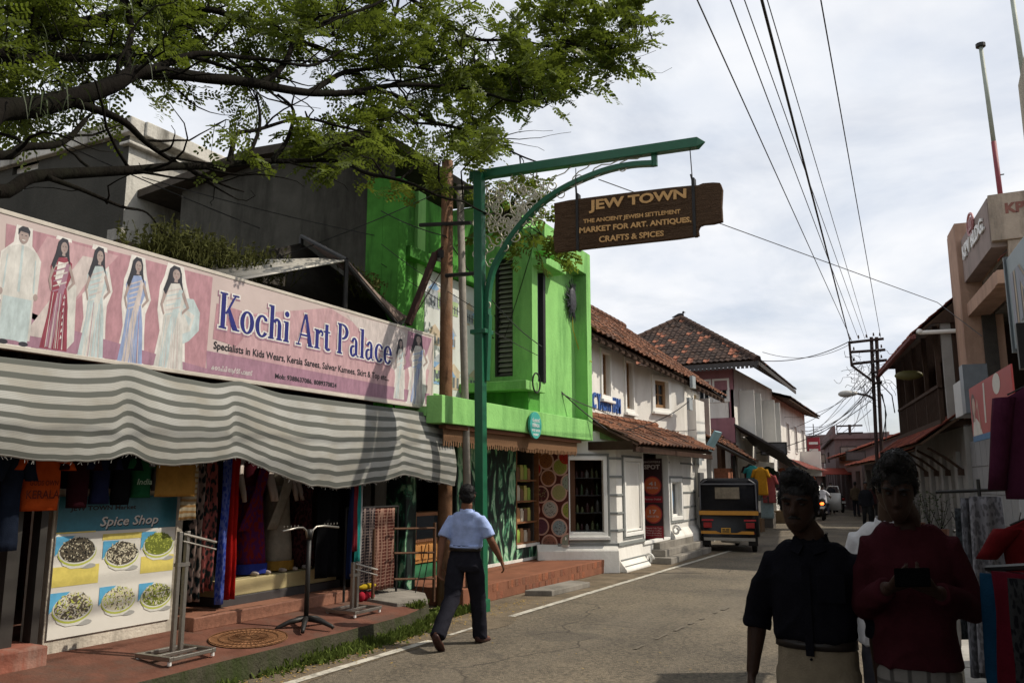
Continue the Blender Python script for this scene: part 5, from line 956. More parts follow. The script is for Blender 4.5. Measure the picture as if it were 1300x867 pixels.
for cx, cy_, rx, ry, d0_, d1_, n in regions:
    for k in range(round(n*(.78 if cx > 300 and cy_ < 200 else .9))):
        a, r = random.uniform(0, 6.283), math.sqrt(random.random()); x, y = cx+rx*r*math.cos(a), cy_+ry*r*math.sin(a)
        if noise.noise(V((x*.013, y*.016, 2.2))) < -.26 and y > 50: continue
        dd = random.uniform(d0_, d1_)+push(x, y); cluster(D(x, y, dd), random.randint(2, 4), .0060*dd)
for k in range(240):            # unseen crown above and behind the camera, added to block sky light
    a, r = random.uniform(0, 6.283), math.sqrt(random.random()); p = V((-4.2+5.2*r*math.cos(a), -2.6+4.4*r*math.sin(a), 7.4+random.uniform(-.7,1.5)))
    c = p-CAMP; dep = c.dot(_F)
    if dep > 0 and 433.5-FPX*c.dot(_U)/dep > -40 and -20 < 650+FPX*c.dot(_R)/dep < 1320: continue
    cluster(p, 4, .10, .5)
M_leaf = mat('leaf', (.105,.138,.016), .5, .55, 1.8, spec=.35, trans=.5); o = O('twigs', tw, M_bark, tree, kind='stuff')
me = bpy.data.meshes.new('crown'); me.from_pydata([tuple(p) for p in LV], [], LFc); me.materials.append(M_leaf); me.update(); link('crown', me, tree, 'stuff')
# strap-leaved ferns growing on the big limbs
b = B()
for cx, cy_, d_ in [(30,60,6.3), (60,95,6.2), (20,110,5.9), (75,40,6.8), (170,80,6.6), (45,135,5.9), (85,70,6.6), (150,30,7.3), (10,30,6.5), (110,20,7.4)]:
    p = near(D(cx, cy_, d_+2.4))
    for k in range(26):
        q = p+V((random.gauss(0,.16), random.gauss(0,.16), random.gauss(.02,.10))); a = random.uniform(0, 6.28); h = V((math.cos(a), math.sin(a), 0)); ln = random.uniform(.2,.42); w = V((-h.y, h.x, 0))*.012
        pts = [q+h*ln*t*.6+V((0,0,ln*(.35*t-1.15*t*t))) for t in (0, .25, .5, .75, 1)]
        for i in range(4): b.poly(pts[i]-w*(1-i*.22), pts[i]+w*(1-i*.22), pts[i+1]+w*(.78-i*.22), pts[i+1]-w*(.78-i*.22))
O('tree_fern', b, mat('fern_leaf', (.035,.05,.015), .6, .4, trans=.2), tree, kind='stuff')
# ================================================================ WHITE CORNER SHOP HOUSE and the left row beyond it
M_white = mat('white_wall', (.72,.70,.65), .85, .06, 3, .2, 25, dirt=(.42,.39,.33), dscale=1.3, damt=.5); M_wtrim = mat('white_moulding', (.74,.73,.69), .7, .05, 4, .1, 30)
M_gline = mat('grey_moulding', (.22,.23,.22), .7, .1); M_brownwin = mat('window_brown', (.23,.13,.06), .6, .25, 5, .2, 40, stretch=(1,1,5)); M_gl = glass('dark_glass')
TM = [mat('tile%d' % i, c, .85, .3, 7, .4, 40, dirt=(.05,.04,.035), dscale=4, damt=dm) for i, (c, dm) in enumerate([((.18,.088,.055), .55), ((.14,.073,.05), .65), ((.22,.10,.06), .5), ((.10,.058,.043), .7)])]
TD = [mat('oldtile%d' % i, c, .9, .3, 7, .4, 40, dirt=(.03,.026,.024), dscale=5, damt=.6) for i, c in enumerate([(.062,.044,.038), (.078,.052,.042), (.05,.038,.034), (.30,.125,.08)])]
def tile_mesh(m, w=.25, l=.36, k=0):
    b = B(); n = 5
    top = [(-w/2+w*i/(n-1), .035*math.cos(i/(n-1)*2*math.pi)*.6+.02) for i in range(n)]
    b.loft([[V((x, -l/2, z+.022)) for x, z in top]+[V((x, -l/2, z-.0)) for x, z in reversed(top)], [V((x, l/2, z)) for x, z in top]+[V((x, l/2, z-.012)) for x, z in reversed(top)]]); me = b.mesh('roof_tile', m, False); recalc(me); return me
def tiled(parent, e0, e1, r0, r1, mats, cap=280, weights=(4,3,3,2), w=.24, l=.30, name='roof_tile', underside=None):
    """a tiled slope: eave e0-e1, top r0-r1; tiles laid in courses, the lowest (nearest) ones single pieces"""
    e0, e1, r0, r1 = map(V, (e0, e1, r0, r1)); wid = (e1-e0).length; sl_ = ((r0+r1)/2-(e0+e1)/2).length; nr = max(1, round(sl_/l)); ms = [tile_mesh(m, w*1.04, l*1.2) for m in mats]
    b = B(); n = (e1-e0).cross(r0-e0 if (r0-e0).length > .1 else r1-e0).normalized(); n = n if n.z > 0 else -n
    b.prism([e0-n*.05, e1-n*.05, r1-n*.05, r0-n*.05], -n*.06) if (r1-r0).length > .05 else b.prism([e0-n*.05, e1-n*.05, r0-n*.05], -n*.06)
    par = O('roof', b, underside or mat('roof_board', (.07,.045,.03), .8, .3), parent); inv = wm(par).inverted(); cnt = 0; rest = B()
    for j in range(nr):
        a, c = e0.lerp(r0, (j+.5)/nr), e1.lerp(r1, (j+.5)/nr); ln = (c-a).length; m_ = int(ln/w)
        if m_ < 1: continue
        u = (c-a).normalized()
        for i in range(m_):
            p = a+u*((i+.5)*ln/m_); up_ = n.cross(u).normalized(); k = random.choices(range(len(ms)), weights)[0]; dz = random.uniform(-.006,.012); rot = Matrix.Rotation(R(random.uniform(-2,2)), 3, n); u2, up2 = rot @ u, rot @ up_
            M4 = Matrix((( *u2[:], 0), (*up2[:], 0), (*n[:], 0), (0,0,0,1))).transposed(); M4.translation = p+n*dz
            if cnt < cap:
                o = bpy.data.objects.new(name, ms[k]); COL.objects.link(o); o.parent = par; o.matrix_parent_inverse = inv; o.matrix_basis = M4; cnt += 1
            else:
                rest.cur = k; rest.add([M4 @ v.co for v in ms[k].vertices], [tuple(pp.vertices) for pp in ms[k].polygons])
    if rest.v: O('roof_tiles', rest, mats, par, kind='stuff')
    return par
def ridge(b, p, q, r=.09):
    p, q = V(p), V(q); n = max(2, int((q-p).length/.35))
    for i in range(n): a, c = p.lerp(q, i/n), p.lerp(q, (i+1.12)/n); b.tube([a, c], [r*1.08, r*.9], 8)
def window(F, a0, a1, b0, b1, par, c=-.1, fw=.07, fm=None, gm=None, bars=(1, 2), surround=None, sm=None, sd=.04):
    w = B(); w.frame(F, a0, a1, b0, b1, fw, c, c+.05)
    for i in range(1, bars[0]+1): x = a0+(a1-a0)*i/(bars[0]+1); w.fb(F, x-.018, x+.018, b0+fw, b1-fw, c, c+.035)
    for i in range(1, bars[1]+1): z = b0+(b1-b0)*i/(bars[1]+1); w.fb(F, a0+fw, a1-fw, z-.015, z+.015, c+.002, c+.033)
    o = O('window', w, fm or M_brownwin, par); g = B(); g.rect(F, a0+fw*.5, a1-fw*.5, b0+fw*.5, b1-fw*.5, c+.01); O('pane', g, gm or M_gl, o)
    if surround: s = B(); s.frame(F, a0-surround, a1+surround, b0-surround, b1+surround, surround-.004, -.02, sd); O('surround', s, sm or M_wtrim, o, bevel=.006)
    return o
ws = T('white_corner_house', (-7, 17.5, 0), 'white corner shop house with tiled roofs, tall brown windows and blue lettering', 'house')
P0, P1 = V((-6.36, 14.52, 0)), V((-5.50, 15.10, 0)); FF = Fr(P0, P1-P0); F1 = LX(-5.50, 15.10); WF = (P1-P0).length; H1 = 2.62
q = FF.px(718, 580), FF.px(768, 675); b = B(); b.wall(FF, WF, H1, [(.10, q[1][0], q[1][1], FF.px(740, 583)[1])], .2)
d0, d1 = F1.px(816, 640)[0], F1.px(848, 640)[0]; s0, s1 = F1.px(852, 640)[0], F1.px(864, 640)[0]; dz = F1.px(830, 575)[1]
sz0, sz1 = F1.px(858, 655)[1], F1.px(858, 612)[1]; b.wall(F1, 5.8, H1, [(d0, d1, .42, dz), (s0, s1, sz0, sz1)], .25); b.box(-5.78, -5.42, 20.88, 21.75, 0, 3.75); O('lower_wall', b, M_white, ws)
# facet shop window: white frame, shelves, bottles
b = B(); b.frame(FF, .06, q[1][0]+.05, q[1][1]-.08, FF.px(740, 583)[1]+.06, .075, -.05, .045); b.fb(FF, .02, q[1][0]+.08, q[1][1]-.14, q[1][1]-.08, -.02, .09); O('shop_window_frame', b, M_wtrim, ws, bevel=.008)
b = B(); b.frame(FF, .0, q[1][0]+.10, q[1][1]-.18, FF.px(740, 583)[1]+.11, .035, -.02, .03); O('grey_edging', b, M_gline, ws, bevel=.004)
b = B(); b.fb(FF, -.2, WF-.1, 0, H1, -1.6, -1.5); b.fb(FF, .1, .28, .7, 2.3, -.5, -.2); O('shop_interior', b, mat('interior_brown', (.10,.05,.03), .8), ws)
b = B(); zs = [q[1][1]+.02+k*.33 for k in range(4)]
for z in zs: b.fb(FF, .12, q[1][0], z-.02, z, -.55, -.22)
O('shelf', b, M_black, ws)
for r_, z in enumerate(zs):
    for k in range(5):
        bb = B(); a = .34+k*.1+random.uniform(-.01,.01)
        if a > q[1][0]-.05: continue
        hh = random.uniform(.10,.25); rb = random.uniform(.022,.042); c = random.choice([(.03,.05,.02), (.06,.06,.055), (.13,.13,.12), (.04,.015,.015), (.10,.11,.05)]); bb.tube([FF.P(a, z, -.34), FF.P(a, z+hh*.65, -.34), FF.P(a, z+hh*.75, -.34), FF.P(a, z+hh, -.34)], [rb, rb, rb*random.uniform(.4,.95), rb*.4], 8)
        tag(O('bottle', bb, mat('bot%d' % (int(c[0]*100)), c, .3)), 'small bottle, %s from the left on the %s shelf of the white corner shop window' % (['first', 'second', 'third', 'fourth', 'fifth'][k], ['lowest', 'second', 'third', 'top'][r_]), 'bottle', 'bottles in the corner shop window')
# corner pier with rusticated grey bands, mouldings, plinth
b = B(); z1 = F1.px(780, 563)[1]
for py in (582, 605, 628, 651, 673):
    z = F1.px(785, py)[1]; b.fb(FF, q[1][0]+.10, WF+.015, z-.022, z+.022, 0, .02); b.fb(F1, -.0, F1.px(791, py)[0], z-.022, z+.022, 0, .022); b.fb(F1, F1.px(812, py)[0], d0-.06, z-.022, z+.022, 0, .022); b.fb(F1, d1+.06, s0-.08, z-.02, z+.02, 0, .02); b.fb(F1, s1+.08, 5.7, z-.02, z+.02, 0, .02)
zm = F1.px(790, 690)[1]; b.fb(FF, -.1, WF+.03, zm-.03, zm+.03, 0, .04); b.fb(F1, -.03, d0-.02, zm-.03, zm+.03, 0, .045); O('grey_band', b, M_gline, ws, bevel=.005)
b = B(); pa, pb_ = F1.px(791, 640)[0], F1.px(814, 640)[0]; pz0, pz1 = F1.px(800, 680)[1], F1.px(800, 581)[1]; b.frame(F1, pa, pb_, pz0, pz1, .07, 0, .05); b.frame(F1, pa+.09, pb_-.09, pz0+.09, pz1-.09, .03, 0, .03); O('panel_moulding', b, M_wtrim, ws, bevel=.008)
b = B(); b.frame(F1, pa-.04, pb_+.04, pz0-.04, pz1+.04, .035, 0, .03); O('panel_edging', b, M_gline, ws, bevel=.004)
b = B(); e = .19
b.prism([FF.P(-.5, 0, 0), FF.P(-.5, .52, 0), FF.P(-.5, .40, .12), FF.P(-.5, 0, .16)], FF.u*(WF+.5)); b.prism([F1.P(-.04, 0, 0), F1.P(-.04, zm-.02, 0), F1.P(-.04, zm-.28, .05), F1.P(-.04, zm-.46, .19), F1.P(-.04, 0, .19)], F1.u*(d0-.1)); b.prism([FF.P(WF-.2, 0, 0), FF.P(WF-.2, zm-.05, 0), FF.P(WF-.2, zm-.3, .05), FF.P(WF-.2, 0, .14)], FF.u*.2); b.prism([F1.P(d1+.1, 0, 0), F1.P(d1+.1, .62, 0), F1.P(d1+.1, .45, .12), F1.P(d1+.1, 0, .14)], F1.u*(5.7-d1)); O('plinth', b, M_white, ws, bevel=.012)
b = B(); 
for z in (zm-.29, zm-.40): b.fb(F1, 0, d0-.12, z-.012, z+.012, .04, .15 if z < zm-.35 else .075)
O('plinth_line', b, M_gline, ws)
for a_ in (d0-.12, d1+.12):
    b = B(); zc = zm-.42 if a_ < d0 else .55; b.tube([F1.P(a_, zc+.12*math.sin(t*.42)*(1-t*.035)+.05, .14+.10*math.cos(t*.42)*(1-t*.035)) for t in range(20)], .025, 6); O('scroll_bracket', b, M_wtrim, ws, True)
# door opening with red poster, small window, steps
b = B(); b.frame(F1, d0-.05, d1+.05, .40, dz+.06, .06, -.1, .035); O('door_frame', b, M_wtrim, ws, bevel=.008); b = B(); b.fb(F1, d0, d1, .40, dz, -.6, -.5); O('door', b, M_dark, ws)
Fp = FY(17.9); r0, r1 = Fp.px(816.5, 640)[0], Fp.px(841.5, 640)[0]; rz0, rz1 = Fp.px(830, 684)[1], Fp.px(830, 582)[1]
po = T('red_poster', Fp.P((r0+r1)/2, rz0), 'tall black and red shop poster with two orange discs in the white house doorway', 'poster'); pm = [mat('poster_'+n, c, .5) for n, c in (('black', (.03,.012,.014)), ('wine', (.22,.012,.02)), ('orange', (.45,.10,.035)), ('text', (.42,.36,.34)), ('red', (.30,.03,.03)))]
b = B(); b.fb(Fp, r0, r1, rz0, rz1, -.02, 0); o = O('sheet', b, pm[0], po); b = B(); w_, h_ = r1-r0, rz1-rz0
def rr(mi, x0, x1, y0, y1, c=.003): b.cur = mi; b.rect(Fp, r0+x0*w_, r0+x1*w_, rz0+y0*h_, rz0+y1*h_, c)
rr(1, 0, 1, .0, .16); rr(1, 0, 1, .45, .53)
for v_ in (.66, .31):
    b.cur = 4; b.poly(*[Fp.P(r0+w_*(.5+.46*math.cos(k*.2618)), rz0+h_*v_+.46*w_*math.sin(k*.2618), .004) for k in range(24)]); b.cur = 2; b.poly(*[Fp.P(r0+w_*(.5+.40*math.cos(k*.2618)), rz0+h_*v_+.40*w_*math.sin(k*.2618), .005) for k in range(24)])
text(b, 'SHOPPERS', Fp, r0+.06*w_, r0+.94*w_, rz0+.945*h_, rz0+.97*h_, .006, .02, 0, 3, 2); text(b, 'SPOT', Fp, r0+.1*w_, r0+.9*w_, rz0+.865*h_, rz0+.925*h_, .006, .04, 0, 3, 2); text(b, '41', Fp, r0+.32*w_, r0+.68*w_, rz0+.66*h_, rz0+.71*h_, .007, .02, 0, 3, 2); text(b, 'SPICES OF INDIA', Fp, r0+.22*w_, r0+.78*w_, rz0+.62*h_, rz0+.645*h_, .007, .02, 0, 3, 2); text(b, '17', Fp, r0+.32*w_, r0+.68*w_, rz0+.31*h_, rz0+.36*h_, .007, .02, 0, 3, 2); text(b, 'KINDS OF TEA', Fp, r0+.22*w_, r0+.78*w_, rz0+.265*h_, rz0+.29*h_, .007, .02, 0, 3, 2)
for k in range(4): text(b, ['Natural Oils Teas', 'Perfumes Coffee', 'Handicrafts', 'Ayurvedic Products'][k], Fp, r0+.1*w_, r0+.9*w_, rz0+(.125-.03*k)*h_, rz0+(.145-.03*k)*h_, .006, .01, 0, 3, 1)
text(b, 'Factory Outlet', Fp, r0+.08*w_, r0+.92*w_, rz0+.475*h_, rz0+.505*h_, .006, .01, 0, 3, 1); O('print', b, pm, po)
wo = window(F1, s0, s1, sz0, sz1, ws, -.12, .04, M_wtrim, None, (0, 0), .09); b = B(); b.disc(F1, (s0+s1)/2, (sz0+sz1)/2, -.10, .13, 16, .3); O('blue_sticker', b, mat('sticker_blue', (.05,.22,.45), .4), wo)
b = B(); b.frame(F1, s0-.14, s1+.14, sz0-.14, sz1+.14, .05, -.01, .03); O('window_edging', b, M_gline, ws)
st_ = T('door_steps', (-5.4, 18.3, 0), 'three worn grey stone steps at the white corner house door', 'steps'); 
for k, (x1, y0, y1, z) in enumerate([(-5.02, 16.95, 20.3, .13), (-5.20, 17.15, 20.2, .27), (-5.36, 17.3, 20.0, .40)]): b = B(); b.box(-5.72, x1, y0, y1, max(0, z-.14), z); O('step', b, M_conc, st_, bevel=.012)
# lower tiled roof
b = B(); b.prism([(-6.3, 14.93, 2.55), (-5.2, 14.93, 2.40), (-6.2, 14.93, 2.78)], (0, .1, 0)); O('roof_gable', b, mat('gable_green', (.20,.27,.12), .8, .3), ws)
tiled(ws, (-4.98, 14.85, 2.36), (-4.98, 20.7, 2.44), (-6.15, 14.85, 2.93), (-6.0, 20.7, 2.98), TM, 140, (3,3,4,2))
b = B(); b.box(-5.06, -5.0, 14.83, 20.7, 2.22, 2.32); b.box(-6.2, -5.05, 14.80, 14.86, 2.26, 2.42); b.tube([(-6.15, 14.86, 2.90), (-4.98, 14.86, 2.33)], .05, 6); O('fascia_board', b, mat('fascia_brown', (.05,.03,.022), .8, .3), ws)
b = B(); ridge(b, (-6.12, 14.9, 2.96), (-6.0, 20.7, 3.02), .08); O('ridge_tile', b, TM[2], ws)
# upper walls: street face, splayed face with the wide window, second street face
U1 = LX(-6.2); ya = 14.9; yb = U1.px(808, 480)[0]; U2 = Fr((-6.2, yb, 0), V((-5.62, 20.5, 0))-V((-6.2, yb, 0))); W2 = (V((-5.62,20.5))-V((-6.2, yb))).length; UZ = 2.5; UH = 4.72-UZ
F1u = LX(-6.2, ya, UZ); hs = []
for p0_, p1_, t_, b_ in ((763, 773.5, 447, 503), (793, 803, 458, 520)): k0, k1 = F1u.px(p0_, t_), F1u.px(p1_, b_); hs.append((k0[0], k1[0], k1[1], k0[1]))
b = B(); b.wall(F1u, yb-ya, UH, hs, .18); F2u = Fr(U2.o+V((0,0,UZ)), U2.u); k0, k1 = F2u.px(830, 482), F2u.px(848, 519); h2 = (k0[0], k1[0], k1[1], k0[1]); b.wall(F2u, W2, 4.40-UZ, [h2], .18); F3u = LX(-5.62, 20.5, UZ); k0, k1 = F3u.px(879, 500), F3u.px(887, 545); h3 = (k0[0], k1[0], k1[1], k0[1]); b.wall(F3u, 1.4, 4.12-UZ, [h3], .18); b.box(-11, -5.9, 24.25, 24.35, 0, 4.1); O('upper_wall', b, M_white, ws)
for h in hs: window(F1u, *h, ws, -.12, .06, None, None, (1, 3), .09)
window(F2u, *h2, ws, -.12, .09, None, None, (1, 1), .12); window(F3u, *h3, ws, -.1, .07, mat('ochre_frame', (.42,.28,.10), .7), None, (1, 2), .08)
b = B()
for F, h in [(F1u, hs[0]), (F1u, hs[1]), (F2u, h2)]: b.fb(F, h[0]-.14, h[1]+.14, h[2]-.16, h[2]-.10, 0, .10)
O('sill', b, M_wtrim, ws, bevel=.008)
# blue lettering on a thin rail
bl = T('blue_letters', (-6.15, 16, 2.9), 'row of blue cut-out letters on the white wall above the lower roof', 'sign'); b = B(); k0, k1 = U1.px(752, 524), U1.px(787, 527); text(b, 'SRC YASHYYAM', U1, k0[0]-.3, k1[0], k1[1]+.02, k1[1]+.36, .03, .02); o = O('lettering', b, mat('letter_blue', (.05,.12,.36), .5), bl); o.modifiers.new('t', 'SOLIDIFY').thickness = .03
# main tiled roof
E0, E1 = X(753, 419, -5.86), X(921, 504, -5.28); RA, RB = V((-8.5, 14.85, 6.6)), V((-8.6, 24.6, 6.5)); tiled(ws, E0, E1, RA, RB, TM, 290, (4,3,4,2)); b = B(); ridge(b, RA+V((0,0,.05)), RB+V((0,0,.05)), .1); O('ridge_tile', b, TM[1], ws)
b = B(); b.prism([E0+V((-.06,0,-.16)), E1+V((-.06,0,-.16)), E1+V((-.06,0,-.05)), E0+V((-.06,0,-.05))], (.03, 0, 0))
for k in range(26): p = E0.lerp(E1, k/26); b.obox(p+V((-.35, 0, .12)), (.36, 0, -.28*1.0), (0, .035, 0), (.02, 0, .04))
O('rafter', b, mat('rafter_dark', (.06,.04,.03), .8), ws); b = B(); b.prism([(-8.5, 14.9, 6.4), (-6.2, 14.9, 4.6), (-6.2, 14.9, 2.5), (-8.5, 14.9, 2.5)], (0, .1, 0)); b.box(-11.2, -11, 14.9, 24.3, 0, 4.4); O('gable_wall', b, M_white, ws); tiled(ws, (-11.6, 24.6, 4.4), (-11.6, 14.2, 4.4), RB, RA, TM, 0)
# meters, pipes, junk on the second face
b = B(); FZ = LX(-5.42); 
for p0_, p1_, t_, b_ in ((876, 884, 480, 492), (872, 878, 500, 520), (884, 892, 568, 590)): k0, k1 = FZ.px(p0_, b_), FZ.px(p1_, t_); b.fb(FZ, k0[0], k0[0]+.3, k0[1], k0[1]+.3, 0, .07)
tag(O('meter_box', b, mat('box_grey', (.30,.33,.34), .5, .2)), 'small grey electric boxes fixed on the white house edge', 'electric box'); k0, k1 = FZ.px(886, 572), FZ.px(894, 550); b = B(); b.obox(FZ.P((k0[0]+k1[0])/2, (k0[1]+k1[1])/2, .3), (0, .35, 0), (.15, 0, .25), (.02,0,-.015)); tag(O('sheet_awning', b, mat('shade_blue', (.22,.36,.40), .5)), 'pale blue tilted sheet shade over a doorway past the white house', 'awning')
b = B(); k = FZ.px(888, 600); b.fb(FZ, k[0]-.2, k[0]+.2, 1.3, 1.9, 0, .06); tag(O('name_board', b, mat('board_dark', (.10,.10,.10), .5)), 'small dark louvred board by the doorway past the white house', 'board')
# dark lean-to shops between the white house and the pink-gabled house
lt = T('leanto_shop', (-7, 27, 0), 'dark lean-to shop with sagging tiled pent roof and hung clothes', 'shop'); 
b = B(); b.box(-9.5, -9.3, 21.9, 38, 0, 3.2); b.box(-7.0, -6.8, 22.0, 25.2, 0, 1.0); b.box(-9.4, -6.0, 21.8, 21.9, 0, 3.6); b.box(-6.9, -6.7, 26.2, 27.4, 0, 2.2); b.box(-6.85, -6.7, 29, 29.6, 0, 3); O('wall', b, mat('dim_wall', (.13,.08,.055), .9, .3), lt)
tiled(lt, (-5.25, 22.0, 2.75), (-5.75, 30.2, 2.35), (-7.3, 22.0, 3.75), (-7.3, 30.2, 3.55), TM, 60, (2,3,3,3)); b = B(); b.tube([(-5.3, 22.0, 2.72), (-5.8, 30.2, 2.32)], .05, 6); b.box(-5.9, -5.8, 27, 27.1, 0, 2.5); b.box(-6.0, -5.9, 30, 30.1, 0, 2.3); O('beam', b, M_black, lt)
b = B(); b.obox((-5.6, 31.5, 2.9), (0, 1.6, -.3), (.8, 0, -.5), (.02, 0, .03)); b.obox((-5.6, 35, 2.7), (0, 1.6, -.1), (.7, 0, -.4), (.02, 0, .03)); O('tarp_roof', b, mat('tarp', (.05,.045,.045), .7, .4), lt)
b = B(); b.box(-6.4, -5.95, 26.6, 27.5, 1.0, 2.1); tag(O('brick_screen', b, mat('brick_red', (.30,.13,.08), .9, .35, 14)), 'brown slatted screen under the pent roof behind the auto rickshaw', 'screen')
b = B(); b.box(-6.3, -5.75, 28.2, 28.9, .0, 1.75); tag(O('white_fridge', b, mat('fridge', (.55,.56,.58), .4, .08), bevel=.03), 'white shop fridge under the pent roof beyond the rickshaw', 'fridge')
for k, (dx, z0, z1, c, lb) in enumerate([(.0, 1.25, 2.15, (.62,.30,.03), 'saffron yellow kurta hanging outside the lean-to shop'), (-.35, 1.6, 2.2, (.05,.32,.32), 'turquoise top hanging left of the yellow kurta'), (.25, 1.0, 1.95, (.40,.10,.10), 'red and white garment hanging right of the yellow kurta'), (.12, .5, 1.4, (.30,.40,.42), 'pale green garment hanging low beneath the yellow kurta')]):
    FQ = FY(28.0+.12*k, -5.22+dx*.8); o = O('hanging_garment', shirt(FQ, 0, z1, .42, z1-z0, 0, k, .14), cloth_mat('lean%d' % k, c), None, True); tag(o, lb, 'garment', 'garments hanging at the lean-to shop')
# house with the hipped roof and pink end wall
hp_ = T('hip_roof_house', (-8.5, 34, 0), 'two-storey house with dark hipped tile roof and pink and white end wall', 'house'); YH = 30.0; FE = FY(YH, -12.4, 0); M_pink = mat('dull_pink', (.30,.15,.17), .85, .15, 3, dirt=(.15,.09,.09), damt=.6)
k0, k1 = FE.px(908, 508), FE.px(923, 483); k2, k3 = FE.px(886, 508), FE.px(900, 483); xe = 6.0; zt_ = 5.75
b = B(); b.wall(FE, xe, 4.95, [(k0[0], k1[0], k0[1], k1[1]), (k2[0], k3[0], k0[1], k1[1])], .2); b.wall(LX(-6.4, YH, 0), 8, zt_, [(1.0, 2.2, 3.3, 5.0), (5.2, 6.2, 3.3, 5.0), (.3, 3.6, .05, 2.5), (4.0, 7.6, .05, 2.5)], .2); b.box(-8.2, -8.0, YH, YH+8, 0, 2.7); O('wall', b, M_white, hp_)
b = B(); b.fb(FE, 0, xe, 4.95, zt_, -.2, 0.02); kz = FE.px(930, 530)[1]; b.fb(FE, 0, xe, kz-.9, kz, -.1, .03); b.fb(FE, xe-.16, xe-.1, 2.2, 4.95, 0, .03); O('pink_band', b, M_pink, hp_)
for h in ((k0[0], k1[0], k0[1], k1[1]), (k2[0], k3[0], k0[1], k1[1])): window(FE, *h, hp_, -.12, .06, M_wtrim, None, (1, 0), .08)
FSt = LX(-6.4, YH, 0)
for a0 in (1.0, 5.2):
    wo = window(FSt, a0, a0+1.1, 3.3, 5.0, hp_, -.1, .07, M_wtrim, None, (1, 1), .06)
    for s in (0, 1): b = B(); p = FSt.P(a0+(1.15 if s else -.05), 3.3, 0); b.obox(p+V((.28, (.05 if s else -.05), .85)), (.27, 0, 0), (0, .02, 0), (0, 0, .85)); O('shutter', b, M_wtrim, wo)
hpk = V((-9.03, 33.0, 8.35)); e1, e2 = V((-12.75, 29.2, 5.85)), V((-5.35, 29.2, 5.88)); e3, r2 = V((-5.55, 39.0, 5.8)), V((-9.0, 39.0, 8.2))
tiled(hp_, e1, e2, hpk, hpk, TD, 300, (5,4,4,1.5), .20, .235); tiled(hp_, e2, e3, hpk, r2, TD, 0, (5,4,4,1)); tiled(hp_, (-12.6,39,5.8), e1, r2, hpk, TD, 0, (5,4,4,1)); b = B(); ridge(b, e2, hpk, .13); ridge(b, e1, hpk, .13); ridge(b, hpk, r2, .13); O('ridge_tile', b, TD[1], hp_)
b = B(); b.prism([e1+V((0,-.03,-.22)), e2+V((0,-.03,-.22)), e2+V((0,-.03,-.06)), e1+V((0,-.03,-.06))], (0, .04, 0)); b.prism([e2+V((.03,0,-.2)), e3+V((.03,0,-.2)), e3+V((.03,0,-.05)), e2+V((.03,0,-.05))], (-.04, 0, 0)); n_ = 50
for k in range(n_): p = e1.lerp(e2, (k+.5)/n_); b.obox(p+V((0, -.035, -.25)), (.05, 0, 0), (0, .012, 0), (0, 0, .05))
O('eave_board', b, mat('eave_grey', (.075,.07,.068), .8, .2), hp_)
b = B(); c = Yp(863.5, 403, 33); b.ell(c+V((0,0,.10)), .17, .07, .08, 10, 6); b.ell(c+V((.14,0,.2)), .055, .05, .055, 8, 6); b.tube([c+V((-.12,0,.09)), c+V((-.34,0,.03))], [.06,.02], 5); b.tube([c+V((.19,0,.2)), c+V((.25,0,.18))], [.015,.004], 4); b.tube([c+V((0,.02,.04)), c+V((0,.02,-.06))], .008, 4); b.tube([c+V((0,-.02,.04)), c+V((0,-.02,-.06))], .008, 4); bird = O('crow', b, mat('crow_black', (.015,.015,.018), .5), None, True); tag(bird, 'black crow perched on the peak of the hipped tile roof', 'bird')
